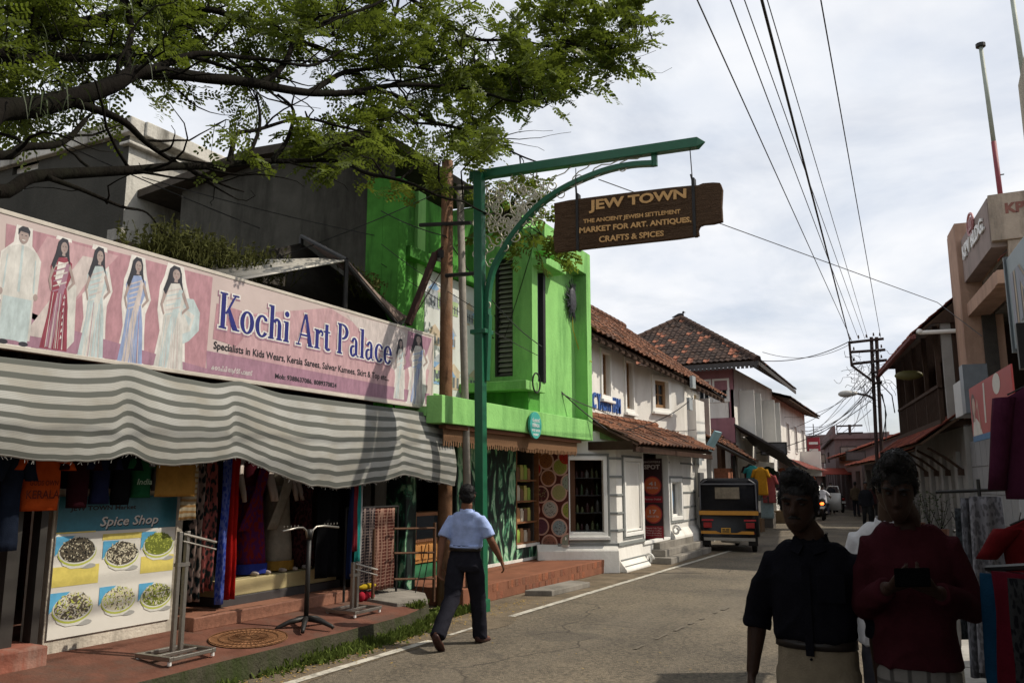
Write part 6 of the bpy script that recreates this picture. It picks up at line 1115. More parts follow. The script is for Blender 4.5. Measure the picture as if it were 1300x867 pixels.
# further houses on the left
def far_house(name, label, p0, p1, depth, h, wallm, rows, cols, eave=.7, roofh=1.4, side=-1, shopm=None, tm=TD, awn=None):
    """row house along the street from p0 to p1 (reading left to right for the viewer), gabled roof parallel to the street"""
    p0, p1 = V((*p0, 0)), V((*p1, 0)); F = Fr(p0, p1-p0); Wd = (p1-p0).length; t = T(name, F.P(Wd/2, 0, -depth/2), label, 'house'); hs_ = []
    for r_ in range(rows):
        for k in range(cols): a = Wd*(k+.5)/cols; hs_.append((a-.4, a+.4, 3.2+r_*2.6, 4.5+r_*2.6))
    for k in range(cols): a = Wd*(k+.5)/cols; hs_.append((a-.9 if Wd/cols > 2.4 else a-.4, a+.9 if Wd/cols > 2.4 else a+.4, .15, 2.3))
    b = B(); b.wall(F, Wd, h, hs_, .2); b.fb(F, 0, .15, 0, h, -depth, -.21); b.fb(F, Wd-.15, Wd, 0, h, -depth, -.21); b.fb(F, 0, Wd, 0, h, -depth-.1, -depth); O('wall', b, wallm, t)
    for h_ in hs_[:rows*cols]:
        window(F, *h_, t, -.12, .06, M_brownwin if rows else M_wtrim, None, (1, 1), .07)
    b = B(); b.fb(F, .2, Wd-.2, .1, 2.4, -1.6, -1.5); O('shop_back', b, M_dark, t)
    if roofh: tiled(t, F.P(-.3, h-.15, eave), F.P(Wd+.3, h-.15, eave), F.P(-.3, h+roofh, -depth/2), F.P(Wd+.3, h+roofh, -depth/2), tm, 40, (5,4,4,1), .28, .4); tiled(t, F.P(Wd+.3, h-.15, -depth-eave), F.P(-.3, h-.15, -depth-eave), F.P(Wd+.3, h+roofh, -depth/2), F.P(-.3, h+roofh, -depth/2), tm, 0, (5,4,4,1), .28, .4); b = B(); [b.prism([F.P(a, h, .0), F.P(a, h, -depth), F.P(a, h+roofh-.15, -depth/2)], F.u*.1) for a in (0, Wd-.1)]; O('gable', b, wallm, t)
    else: b = B(); b.fb(F, -.2, Wd+.2, h, h+.25, -depth, .3); b.fb(F, -.1, Wd+.1, h+.25, h+.9, -.1, .1); O('roof_slab', b, wallm, t)
    if awn: b = B(); b.obox(F.P(Wd/2, 2.55, .55), F.u*(Wd*.45), F.n*.6+V((0,0,-.25)), V((0,0,.02))); O('pent_awning', b, awn, t)
    return t
M_cream = mat('cream_wall', (.50,.44,.36), .85, .12, 3, dirt=(.22,.19,.16), damt=.6); M_pinkw = mat('pale_pink_wall', (.17,.13,.125), .85, .15, 3, dirt=(.2,.13,.13), damt=.6); M_rosy = mat('rose_wall', (.15,.105,.10), .85, .15, 3, dirt=(.15,.1,.1), damt=.6); M_greyw = mat('grey_wall', (.15,.145,.14), .85, .15, 3, dirt=(.12,.11,.11), damt=.6)
far_house('white_row_house', 'long white row house with a sagging dark roof past the hipped house', (-6.45, 38.2), (-6.7, 50.0), 7, 5.5, M_white, 1, 4, .8, 1.2, awn=mat('awn_red', (.16,.05,.04), .8))
far_house('cream_row_house', 'small cream row house with red awning far along the left side', (-7.1, 50.4), (-8.6, 62.0), 6, 3.5, M_cream, 0, 3, .5, 1.0, awn=mat('awn_orange', (.40,.14,.05), .7))
far_house('grey_row_house', 'low grey row house near the far bend on the left', (-9.0, 62.5), (-12.0, 82.0), 6, 3.4, M_greyw, 0, 4, .5, 1.2, awn=mat('awn_dark', (.10,.06,.05), .7))
far_house('pink_end_house', 'pink flat-roofed house closing the far end of the street', (-13.5, 92), (-4.2, 88), 7, 5.6, M_rosy, 1, 4, .3, 0, awn=mat('awn_red', (.16,.05,.04), .8))
far_house('grey_end_house', 'low tiled grey house at the far end left of the pink one', (-24, 100), (-13.4, 98), 7, 4.8, M_greyw, 1, 4, .5, 1.5)
sg = T('red_sign', (-6.9, 52, 2.2), 'tall red and white vertical shop sign sticking out on the left', 'sign'); b = B(); b.box(-6.9, -6.2, 52, 52.12, 2.1, 4.3); O('panel', b, mat('sign_red', (.30,.03,.045), .5), sg); b = B()
for k in range(5): b.box(-6.8, -6.3, 51.985, 52.0, 2.28+k*.4, 2.42+k*.4)
O('white_bars', b, M_wtrim, sg)
b = B(); b.box(-6.7, -5.6, 47.0, 47.08, 2.0, 3.3); tag(O('white_board', b, M_wtrim), 'white shop board standing out past the long row house', 'board'); b = B(); b.obox((-5.2, 56, 2.35), (1.3, 0, 0), (0, 1.2, .2), (0, 0, .02)); tag(O('red_awning', b, mat('awn_bright', (.22,.045,.03), .8)), 'red shop awning stretched over the street side far left', 'awning')

# clutter of the far shops: goods, boards and boxes in the dim lower storeys
cl_c = [(.10,.03,.03), (.03,.05,.09), (.16,.10,.04), (.05,.08,.05), (.14,.13,.12), (.09,.05,.09), (.20,.06,.03), (.04,.04,.045)]; nm_c = ['wine', 'navy', 'ochre', 'bottle green', 'grey', 'plum', 'rust', 'charcoal']
for k in range(16):
    y = 31.0+k*1.35; x = -6.15-.03*k; o = O('hanging_garment', shirt(FY(y, x, 0), 0, 2.3-(k % 3)*.12, .42, .75, 0, 60+k, .14), cloth_mat('far%d' % (k % 8), cl_c[k % 8]), None, True)
    tag(o, '%s garment hanging in the shop fronts past the lean-to, %s from the near end' % (nm_c[k % 8], ['1st','2nd','3rd','4th','5th','6th','7th','8th','9th','10th','11th','12th','13th','14th','15th','16th'][k]), 'garment', 'garments along the far left shop fronts')
for k, (x, y, z, w, h, c, lb) in enumerate([(-5.7, 33.5, 2.7, 1.0, .5, (.10,.10,.11), 'dark hanging shop board under the hipped house eave'), (-7.2, 58.0, 2.9, 1.2, .6, (.22,.20,.17), 'pale hanging shop board on the cream row house'), (-3.9, 47.5, 2.8, 1.0, .5, (.08,.07,.07), 'dark hanging shop board on the red roofed house'), (-5.0, 56.0, 3.0, 1.0, .9, (.20,.18,.16), 'pale square shop board on the pink shop house'), (-7.2, 70.0, 3.2, 1.2, .8, (.12,.05,.05), 'dark red shop board on the far rose house')]):
    t = T('shop_board', (x, y, z), lb, 'board', 'hanging boards down the street'); b = B(); b.box(x-w/2, x+w/2, y, y+.06, z, z+h); O('panel', b, mat('hboard%d' % k, c, .6, .3, 8), t); b = B(); b.frame(FY(y-.001, x-w/2, z), 0, w, 0, h, .05, 0, .02); b.tube([(x-w/2+.1, y+.03, z+h), (x-w/2+.1, y+.03, z+h+.35)], .012, 4); O('frame', b, M_black, t)
for k, (x, y, s_, c, lb) in enumerate([(-5.75, 29.3, .5, (.16,.10,.06), 'brown carton stacked beside the fridge'), (-5.9, 32.0, .6, (.10,.09,.08), 'dark crate under the hipped house'), (-5.95, 36.0, .55, (.18,.13,.08), 'brown carton under the hipped house'), (-6.1, 40.5, .6, (.07,.08,.10), 'dark blue crate by the white row house')]):
    b = B(); b.box(x-s_/2, x+s_/2, y, y+s_, 0, s_*.9); b.box(x-s_/2-.01, x+s_/2+.01, y-.01, y+s_+.01, s_*.82, s_*.92); tag(O('crate', b, mat('crate%d' % k, c, .8, .25), None, bevel=.01), lb, 'crate', 'crates at the far shop fronts')
# ================================================================ RIGHT SIDE: office block, balcony house, near shop, racks, lattice pole
M_salmon = mat('salmon_paint', (.38,.25,.185), .8, .15, 3, .2, 25, dirt=(.16,.10,.075), dscale=1.2, damt=.6); M_taupe = mat('taupe_paint', (.29,.235,.215), .8, .12, 3, .2, 25, dirt=(.15,.13,.12), damt=.5); M_stain = mat('stained_concrete', (.40,.33,.265), .85, .15, 3, .4, 25, dirt=(.12,.10,.08), dscale=2, damt=.8)
kp = T('office_block', (1.5, 23, 0), 'salmon and taupe block with KPV BLDG. letters and two flagpoles', 'building')
Kn, Kf = V((1.38, 20.5, 0)), V((.77, 25.3, 0)); FKP = Fr(Kf, Kn-Kf); LK = (Kn-Kf).length; FKE = FY(20.5)
kx_ = lambda x, y: FKP.px(x, y)
zt1 = kx_(1253, 250)[1]; zb1 = kx_(1257, 316)[1]; a_p = kx_(1219, 300)[0]
b = B(); b.fb(FKP, a_p, LK, zb1, zt1, -.35, .0); O('name_fascia', b, M_taupe, kp, bevel=.01)
e0 = FKE.px(1253, 250); ze0 = FKE.px(1270, 307)[1]; b = B(); b.box(1.40, 4.5, 20.35, 20.7, ze0, zt1+.02); b.box(1.7, 4.5, 20.4, 20.7, ze0-.35, ze0-.003); O('end_fascia', b, M_stain, kp, bevel=.01)
zr = kx_(1216, 286)[1]; zr2 = kx_(1207, 300)[1]; zlo = kx_(1226, 532)[1]
b = B(); b.fb(FKP, .16, a_p, zlo, zr, -.8, .12); b.fb(FKP, -.30, .157, zlo, zr2, -.8, .06); b.tube([FKP.P(.3, zr, .0), FKP.P(.3, zr+.0, -.8)], .17, 10); O('pilaster', b, M_salmon, kp, bevel=.01)
zs = kx_(1245, 372)[1]; b = B(); b.fb(FKP, a_p, LK, zs-.22, zs+.12, -.5, .0); b.fb(FKP, LK-.01, LK+.3, zs-.2, zs+.1, -2.5, 0); O('beam', b, M_salmon, kp, bevel=.01)
b = B(); b.fb(FKP, a_p, LK, zt1-.2, zt1-.02, -5, -.36); b.fb(FKP, -.3, LK+.1, 3.0, 3.2, -5, -.1); b.fb(FKP, -.3, LK+.1, zb1-.1, zb1-.0, -5, -.4); b.fb(FKP, -.3, LK+.1, zs-.2, zs-.1, -5, -.6); O('floor_slab', b, M_conc, kp)
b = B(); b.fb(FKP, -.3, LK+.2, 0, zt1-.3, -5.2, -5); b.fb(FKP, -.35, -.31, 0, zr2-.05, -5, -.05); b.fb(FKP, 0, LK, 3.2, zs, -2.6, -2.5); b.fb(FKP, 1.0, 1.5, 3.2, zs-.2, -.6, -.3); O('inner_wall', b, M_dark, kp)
b = B(); q0, q1 = kx_(1258, 316), kx_(1258, 350); b.fb(FKP, .9, 1.35, zs+.1, zb1, -.7, -.1); O('column', b, M_salmon, kp)
b = B(); b.fb(FKP, -.3, LK, 0, 2.7, -.4, -.05); O('cladding_backing', b, mat('grey_cladding', (.22,.22,.22), .6, .12), kp); 
cm_ = B().box(-.36, .36, -.01, .01, -.33, .33).mesh('cladding_panel', mat('grey_panel', (.24,.24,.245), .55, .15, 6)); recalc(cm_); rot = Matrix((FKP.u, -FKP.n, V((0,0,1)))).transposed().to_4x4()
pieces('cladding_panel', cm_, [Matrix.Translation(FKP.P(.1+k*.745, .34+r_*.685, -.035)) @ rot for k in range(7) for r_ in range(4)], kp)
b = B(); f0 = kx_(1223, 325); f1 = kx_(1252, 290); text(b, 'KPV BLDG.', FKP, kx_(1224,320)[0], kx_(1251.5,295)[0], kx_(1224,332)[1], kx_(1224,313)[1], .05, .03); o = O('lettering', b, mat('white_letters', (.66,.65,.63), .5), kp); o.modifiers.new('t', 'SOLIDIFY').thickness = .04
b = B(); cu, cv = kx_(1233.5, 285); b.tube([FKP.P(cu+.36*math.cos(k*.2618), cv+.26*math.sin(k*.2618), .03) for k in range(25)], .03, 6); b.frame(FKP, cu-.19, cu+.19, cv-.14, cv+.14, .04, .01, .05); b.fb(FKP, cu-.1, cu-.03, cv-.11, cv+.11, .01, .05); b.fb(FKP, cu+.03, cu+.1, cv-.11, cv+.11, .01, .05); O('emblem', b, mat('emblem_red', (.35,.16,.16), .5), kp)
b = B(); l0, l1 = FKE.px(1276, 274), FKE.px(1312, 256); FKE2 = FY(20.345); text(b, 'KPV', FKE2, l0[0], l1[0], l0[1], l1[1], .004, .05); O('painted_letters', b, mat('faded_red', (.24,.11,.09), .8), kp)
for px0, py0, px1, py1, lb, yy in ((1271, 250, 1245, 60, 'tall thin red and green flagpole standing on the office block roof', 21.5), (1312, 190, 1284, -10, 'second flagpole leaning at the right edge, cut by the frame', 19.5)):
    p, q = Yp(px0, py0, yy), Yp(px1, py1, yy); m_ = p.lerp(q, .36); t = T('flagpole', p, lb, 'flagpole', 'flagpoles on the office block'); b = B(); b.tube([p-V((0,0,.6)), m_], .055, 8); O('lower_pole', b, mat('pole_red', (.20,.04,.05), .6, .2), t, True); b = B(); b.tube([m_, q], [.05,.045], 8); O('upper_pole', b, mat('pole_green', (.30,.33,.28), .6, .2), t, True); b = B(); b.tube([q, q+V((0,0,.08))], .11, 10); O('cap', b, M_black, t); b = B(); b.tube([p.lerp(q,.14), p.lerp(q,.14)+V((.12,0,.0))], .015, 5); O('cleat', b, M_black, t)
# first-floor boxes and the red banner
b = B(); q0, q1 = kx_(1237, 500), kx_(1262, 430); b.fb(FKP, 1.5, 2.7, 3.25, 4.1, .0, .5); b.cur = 1; b.fb(FKP, 2.704, 3.2, 3.25, 4.4, .0, .52); tag(O('lightbox', b, [mat('lightbox_white', (.45,.45,.44), .5, .1), mat('lightbox_dark', (.07,.08,.09), .3, .2)], None, bevel=.01), 'white and dark panel box standing on the ledge above the red banner', 'box')
FR = Fr(FKP.P(0, 0, .62), FKP.u); r0, r1 = FR.px(1236, 560), FR.px(1240, 495); t = T('red_banner', FR.P(3, r0[1]), 'red banner with a pale printed woman figure hanging on the office block front', 'banner'); b = B(); b.fb(FR, r0[0], r0[0]+4.2, r0[1]+.1, r0[1]+1.15, -.03, 0); O('panel', b, mat('banner_red', (.32,.05,.045), .5, .1), t); b = B(); b.fb(FR, r0[0], r0[0]+4.2, r0[1]-.02, r0[1]+.10, -.03, .0); O('blue_strip', b, mat('banner_blue', (.03,.12,.25), .5), t)
b = B(); Pz = lambda x, y, c=.004: FR.P(r0[0]+x, r0[1]+.1+y, c); b.cur = 0; b.poly(*[Pz(.10+.0, 0), Pz(1.15, 0), Pz(.95,.22), Pz(.60,.36), Pz(.28,.34), Pz(.14,.12)]); b.cur = 1; b.poly(*[Pz(.42+.17*math.cos(k*.4488), .62+.19*math.sin(k*.4488), .005) for k in range(14)]); b.poly(Pz(.34,.30,.005), Pz(.52,.30,.005), Pz(.50,.50,.005), Pz(.36,.50,.005)); b.poly(Pz(.6,.5,.0052), Pz(.85,.75,.0052), Pz(1.05,.1,.0052), Pz(.95,.1,.0052), Pz(.82,.6,.0052)); b.cur = 2; b.poly(*[Pz(.38+.22*math.cos(k*.4488), .70+.20*math.sin(k*.4488), .0045) for k in range(14)]); b.poly(Pz(.18,.3,.0045), Pz(.34,.3,.0045), Pz(.34,.75,.0045), Pz(.16,.72,.0045)); b.cur = 0; b.poly(Pz(1.5,.2), Pz(1.65,.2), Pz(1.75,1.0), Pz(1.6,1.0)); b.poly(*[Pz(2.9+.35*math.cos(k*.4488), .85+.2*math.sin(k*.4488)) for k in range(14)])
O('print', b, [mat('banner_white', (.50,.47,.43), .5), mat('banner_skin', (.42,.28,.22), .5), mat('banner_hair', (.07,.035,.03), .5)], t)
# balcony house
M_shade = mat('shaded_white', (.27,.26,.245), .85, .1, 3, .2, 25, dirt=(.2,.18,.16), damt=.6)  # white wall with the street shade put into its colour
bh = T('balcony_house', (.6, 30, 0), 'old dark house with wooden balcony, red tiled roofs and white bracketed ground floor', 'house'); Bn, Bf = V((.66, 25.5, 0)), V((-.74, 34.2, 0)); FBH = Fr(Bf, Bn-Bf); LB = (Bn-Bf).length; WM = mat('dark_timber', (.055,.035,.026), .75, .3, 3, .3, 30, stretch=(5,5,1)); RT = [mat('redtile%d' % i, c, .85, .3, 7, .4, 40, dirt=(.06,.03,.025), dscale=4, damt=.5) for i, c in enumerate([(.22,.07,.05), (.17,.055,.045), (.27,.085,.055), (.13,.05,.04)])]
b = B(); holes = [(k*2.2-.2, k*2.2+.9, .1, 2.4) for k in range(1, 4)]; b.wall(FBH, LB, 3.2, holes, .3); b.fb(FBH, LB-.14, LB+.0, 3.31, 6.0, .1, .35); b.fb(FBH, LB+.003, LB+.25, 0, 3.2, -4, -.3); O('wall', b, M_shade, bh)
b = B(); b.fb(FBH, 0, LB-.3, 3.3, 6.0, -1.1, -1.0); b.fb(FBH, 0, LB, 3.15, 3.3, -4, .55); b.fb(FBH, 0, .1, 3.3, 6, -1, .4); b.fb(FBH, LB-.1, LB-.0, 3.31, 6.2, -4, .09); O('timber_wall', b, WM, bh)
zb_ = kx = FBH.px(1155, 533)[1]
b = B(); n_ = 44
for k in range(n_): a = .1+k*(LB-.5)/n_; b.fb(FBH, a, a+.045, 3.32, 4.25, .42, .46)
O('baluster', b, WM, bh); b = B(); b.fb(FBH, 0, LB-.3, 4.25, 4.34, .38, .50); b.fb(FBH, 0, LB-.3, 3.30, 3.38, .38, .50); O('rail', b, WM, bh)
for k in range(5): b = B(); b.fb(FBH, k*(LB-.5)/4, k*(LB-.5)/4+.1, 3.3, 6.0, .36, .48); O('balcony_post', b, WM, bh)
tiled(bh, FBH.P(-.4, 5.75, 1.05), FBH.P(LB+.1, 5.75, 1.05), FBH.P(-.4, 8.6, -2.4), FBH.P(LB+.1, 8.6, -2.4), RT, 200, (3,3,3,2)); tiled(bh, FBH.P(-.3, 2.75, 1.15), FBH.P(LB+.15, 2.75, 1.15), FBH.P(-.3, 3.55, .0), FBH.P(LB+.15, 3.55, .0), RT, 140, (3,3,4,1))
b = B(); b.prism([FBH.P(LB+.0, 6.0, .6), FBH.P(LB, 8.4, -2.3), FBH.P(LB, 6.0, -2.3)], FBH.u*.1); b.prism([FBH.P(-.2, 5.9, .7), FBH.P(-.2, 8.4, -2.3), FBH.P(-.2, 5.9, -2.3)], FBH.u*.1); O('gable_boards', b, WM, bh); b = B(); b.fb(FBH, -.4, LB+.1, 5.60, 5.72, 1.0, 1.06); b.tube([FBH.P(-.4, 5.64, 1.1), FBH.P(LB+.1, 5.64, 1.1)], .06, 6); O('gutter', b, mat('gutter_red', (.16,.05,.045), .6), bh)
b = B(); b.tube([FBH.P(LB+.1, 5.75, .9), FBH.P(LB+.1, 5.75, -.2)], .06, 8); b.ell(FBH.P(LB+.1, 5.78, .9), .09, .09, .08, 8, 6); O('gutter_pipe', b, M_wtrim, bh)
for k in range(5):
    a = .5+k*(LB-1)/4; b = B(); b.tube([FBH.P(a, 2.0, .05), FBH.P(a, 2.12, .18), FBH.P(a, 2.35, .45), FBH.P(a, 2.6, .85)], .04, 6); b.fb(FBH, a-.07, a+.07, 1.85, 2.02, 0, .14); O('bracket', b, WM, bh)
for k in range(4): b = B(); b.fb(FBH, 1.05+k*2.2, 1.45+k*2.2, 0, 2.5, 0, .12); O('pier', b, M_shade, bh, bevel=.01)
c = FBH.P(LB*.55, 5.05, .7); b = B(); b.ell(c, .42, .08, .16, 16, 8); tag(O('oval_sign', b, mat('oval_yellow', (.10,.09,.028), .5, .15), None, True), 'oval olive yellow sign hanging under the balcony roof', 'sign')
M_pl = mat('pot_leaf', (.045,.065,.02), .6, .4, trans=.2); 
for i, (a, n_) in enumerate(((3.0, 1), (5.2, 1), (7.2, 1))):
    p = FBH.P(a, 0, .5); t = T('potted_plant', p, ['leafy potted plant far end of the balcony house wall', 'leafy potted plant in the middle of the balcony house wall', 'leafy potted plant near end of the balcony house wall'][i], 'plant', 'potted plants by the balcony house'); b = B(); b.tube([p, p+V((0,0,.35))], [.16,.21], 12); O('pot', b, M_redtile, t); b = B()
    for k in range(130):
        a_ = random.uniform(0, 6.28); r_ = random.uniform(.05,.5); q = p+V((r_*math.cos(a_)*.8, r_*math.sin(a_), .4+random.uniform(0,1.0))); u = V((math.cos(a_), math.sin(a_), random.uniform(-.5,.6))).normalized()*random.uniform(.08,.17); w = u.cross(V((0,0,1))).normalized()*.035; b.poly(q, q+u*.5+w, q+u, q+u*.5-w)
    O('foliage', b, M_pl, t, kind='stuff'); b = B(); [b.tube([p+V((0,0,.3)), p+V((random.gauss(0,.15), random.gauss(0,.15), random.uniform(.7,1.3)))], .01, 4) for k in range(7)]; O('stem', b, M_bark, t)
far_house('red_roof_house', 'low dark house with red tiled roof beyond the balcony house', (-3.6, 48.5), (-1.2, 36), 6, 2.7, M_greyw, 0, 4, .9, 1.2, tm=RT)
far_house('pink_shop_house', 'low dusky pink shop house on the right near the far bend', (-6.0, 60), (-3.8, 49.5), 6, 3.4, M_pinkw, 0, 3, .7, 1.2, tm=RT)
far_house('rose_shop_house', 'rose coloured flat shop house farthest along the right side', (-9.2, 80), (-6.3, 61), 6, 4.6, M_rosy, 0, 5, .5, 0)
# near shop on the right, only its shade and stock reach the picture
ns_ = T('corner_stall_shop', (2.5, 0, 0), 'clothes shop at the right edge whose racks stand out on the pavement', 'shop'); b = B(); b.box(.95, 1.1, -8, 8.8, .06, 5.4); b.box(1.1, 6, 8.65, 8.8, .06, 3.0); O('wall', b, M_cream, ns_); b = B(); b.box(.60, 6, -8, 5.6, 5.3, 5.5); b.box(1.1, 6, 5.7, 8.8, 2.9, 3.0); O('roof_slab', b, M_conc, ns_)
b = B(); b.obox((.85, 1.5, 2.9), (.16, 0, .06), (0, 7, 0), (.0, 0, .015)); O('awning', b, mat('tarp_blue', (.06,.12,.2), .7, .2), ns_)
# grey board with NG letters
ng = T('grey_sign_board', (.6, 8, 3.4), 'large grey sign board with pale outlined letters cut by the right frame edge', 'sign board'); o0 = D(1277, 330, 9.2); FNG = Fr((o0.x, o0.y, 0), (.10, -1, 0)); z0, z1 = FNG.px(1297, 437)[1], o0.z
b = B(); b.fb(FNG, 0, 3.4, z0, z1, -.12, 0); O('panel', b, mat('board_bluegrey', (.27,.31,.34), .5, .1), ng, bevel=.006); b = B(); b.fb(FNG, -.05, 0, z0-.03, z1+.03, -.14, .02); O('edge', b, mat('edge_grey', (.12,.14,.15), .5), ng); b = B(); hh = z1-z0; text(b, 'ING', FNG, .14, 2.0, z0+.22*hh, z0+.80*hh, .004, .05, 0, 0, 3); text(b, 'ING', FNG, .14, 2.0, z0+.22*hh, z0+.80*hh, .008, .015, 0, 1, 3); O('lettering', b, [mat('letter_peach', (.45,.36,.28), .5), mat('letter_slate', (.22,.22,.27), .5)], ng)
b = B(); b.tube([FNG.P(.5, z1, -.1), FNG.P(.5, z1-.3, -1.0)], .03, 6); b.tube([FNG.P(2.5, z1, -.1), FNG.P(2.5, z1, -1.0)], .03, 6); O('bracket', b, M_black, ng)
# garments on the right
def rgar(px, pyt, r, w, h, col, label, seed, long=False, pat=None, cat='shirt', rz=0):
    p = D(px, pyt, r); F = Fr((p.x, p.y, 0), (math.cos(rz), math.sin(rz), 0)); o = O('hanging_shirt', shirt(F, 0, p.z, w, h, 0, seed, .16, long), cloth_mat('rg%d' % seed, col, pat), None, True); tag(o, label, cat, 'garments on the right-hand racks'); hanger(F, 0, p.z-.0, 0, o); return p
p = rgar(1314, 490, 6.3, .44, .72, (.085,.02,.045), 'purple long-sleeved shirt hanging high at the right edge', 31, True)
b = B(); b.tube([(p.x+.03, p.y+.05, p.z+.45), (p.x+.03, p.y+.05, p.z+.1)], .02, 6); b.tube([(p.x+.03, p.y+.05, p.z+.45), (.95, p.y+.05, p.z+.5)], .02, 6); b.box(p.x-.07, p.x+.12, p.y, p.y+.1, p.z+.12, p.z+.42); tag(O('hanging_bracket', b, M_black), 'dark iron bracket that holds the purple shirt', 'bracket')
rgar(1326, 655, 5.2, .42, .52, (.15,.012,.014), 'bright red T-shirt on the lower right rack', 32)
for k, (px, py, r, c, lb) in enumerate([(1236, 632, 7.2, (.10,.10,.11), 'dark grey patterned scarf bunch on the right rack'), (1248, 630, 6.9, (.16,.155,.165), 'light grey patterned scarf bunch on the right rack'), (1228, 645, 7.6, (.045,.05,.055), 'black scarf bunch farthest back on the right rack')]):
    p = D(px, py, r); F = Fr((p.x, p.y, 0), (1, 0, 0)); o = O('scarf_bunch', drape(F, -.09, .11, .25+.1*k, p.z, 0, 2, .04, .03, .35, k), cloth_mat('rscarf%d' % k, c, ('spot', (c[0]*1.9, c[1]*1.9, c[2]*1.9), 26)), None, True); tag(o, lb, 'scarf', 'scarves on the right rack')
for k, (px, r, c, lb, pt_) in enumerate([(1260, 3.5, (.010,.05,.10), 'blue garment on the nearest rack at the right edge', 728), (1277, 3.4, (.10,.008,.016), 'dark red garment on the nearest rack beside the blue one', 726), (1299, 3.3, (.010,.010,.012), 'black dotted garment on the nearest rack at the frame edge', 735)]):
    p = D(px, pt_, r); F = Fr((p.x, p.y, 0), (.75, -.66, 0)); o = O('rack_garment', drape(F, -.05, .30, .35, p.z, 0, 3, .025, .035, .1, k), cloth_mat('rrack%d' % k, c, ('spot', (.035,.035,.035), 40) if k == 2 else None), None, True); tag(o, lb, 'garment', 'garments on the nearest right rack')
b = B(); p0, p1 = D(1254, 725, 3.6), D(1330, 722, 3.2); b.tube([p0+V((0,0,.01)), p1+V((0,0,.01))], .012, 6); b.tube([p1, (p1.x, p1.y, .06)], .014, 6); b.tube([(p0.x+.02, p0.y, p0.z), (p0.x+.02, p0.y, .06)], .014, 6); tag(O('clothes_rack', b, M_black), 'low black clothes rack at the lower right edge', 'rack')
b = B(); p0 = D(1262, 625, 7.4); b.tube([(p0.x-.4, p0.y, p0.z), (p0.x+.6, p0.y, p0.z+.05)], .014, 6); b.tube([(p0.x+.4, p0.y, .06), (p0.x+.4, p0.y, p0.z+.8)], .018, 6); b.tube([(p0.x-.1, p0.y, .06), (p0.x-.1, p0.y, p0.z+.1)], .014, 6); tag(O('scarf_rail', b, M_black), 'dark rail that carries the grey scarves on the right', 'rail')
# --- lattice power pole with street lamp
YPL = 34.0; lp = T('lattice_pole', (-1.95, YPL, 0), 'rust-dark lattice power pole with crossbars and a street lamp arm', 'power pole'); b = B(); M_iron = mat('pole_iron', (.05,.035,.032), .75, .3)
pA, pB = Yp(1106, 428, YPL), Yp(1112, 428, YPL)
for px in (1106, 1112.5): t_ = Yp(px, 428, YPL); bt = Yp(px+8, 600, YPL); d = (bt-t_); b.tube([t_, t_+d*(t_.z/(t_.z-bt.z))], .07, 5)
O('shaft', b, M_iron, lp); b = B()
for x0, y0, x1, y1 in ((1078, 435, 1122, 430), (1081, 447, 1124, 444), (1082, 462, 1126, 457), (1105, 473, 1123, 471), (1107, 487, 1120, 485)): b.tube([Yp(x0, y0, YPL-.1), Yp(x1, y1, YPL-.1)], .055, 5)
b.tube([Yp(1078, 434, YPL-.1), Yp(1081, 464, YPL-.1), Yp(1112, 487, YPL-.1)], .05, 5); O('crossbar', b, M_iron, lp); b = B()
for x, y in ((1079,433), (1090,431), (1100,430), (1109,428), (1117,428), (1084,446), (1108,443), (1119,443), (1084,460), (1119,456)): c = Yp(x, y-1.5, YPL-.1); b.tube([c, c+V((0,0,.12))], [.035,.025], 6)
O('insulator', b, mat('insulator', (.05,.035,.03), .4), lp); b = B()
for k in range(40):
    p = Yp(random.uniform(1084,1118), random.uniform(448,500), YPL-.15); q = [p]
    dv = V((random.gauss(0,1), random.gauss(0,.6), random.gauss(-.2,1)))
    for j in range(12): dv = (dv+V((random.gauss(0,.5), random.gauss(0,.3), random.gauss(-.05,.5)))).normalized(); q.append(q[-1]+dv*.09)
    b.tube(q, .009, 3)
for px0, py0, px1, py1 in ((1118,487,1136,524), (1112,480,1125,560), (1120,500,1120,560)): p, q = Yp(px0, py0, YPL-.1), Yp(px1, py1, YPL-.1); b.tube([p, p.lerp(q,.5)+V((.15,0,.1)), q], .025, 4)
O('tangled_cable', b, M_black, lp, kind='stuff'); b = B(); arm = [(1111,507), (1101,502), (1085,499), (1080,499)]; b.tube([Yp(x, y, YPL-.2-.3*i) for i, (x, y) in enumerate(arm)], .045, 6); O('lamp_arm', b, M_iron, lp); b = B(); c = Yp(1074, 500, YPL-1.2); b.ell(c, .28, .14, .13, 12, 8); b.tube([c+V((.2,0,0)), c+V((.36,.1,.02))], [.1,.06], 8); O('lamp_head', b, mat('lamp_grey', (.40,.39,.36), .4, .1), lp, True)
b = B(); q = V((-6.4, 74, 0)); b.tube([q, q+V((0,0,6.4))], .12, 6); [b.tube([q+V((-1,0,z)), q+V((1,0,z))], .07, 5) for z in (6.3, 5.7)]; b.tube([q+V((-1,0,5.6)), q+V((-1,0,6.4))], .05, 4); tag(O('far_power_pole', b, M_iron), 'small distant power pole over the far end of the street', 'power pole')
b = B(); q = V((-10.5, 84, 0)); b.tube([q, q+V((0,0,7.2))], .05, 4); [b.tube([q+V((-.9+.1*i,0,6.9-.35*i)), q+V((.9-.1*i,0,6.9-.35*i))], .025, 4) for i in range(5)]; tag(O('tv_antenna', b, M_iron), 'thin television antenna above the roofs at the far end', 'antenna')
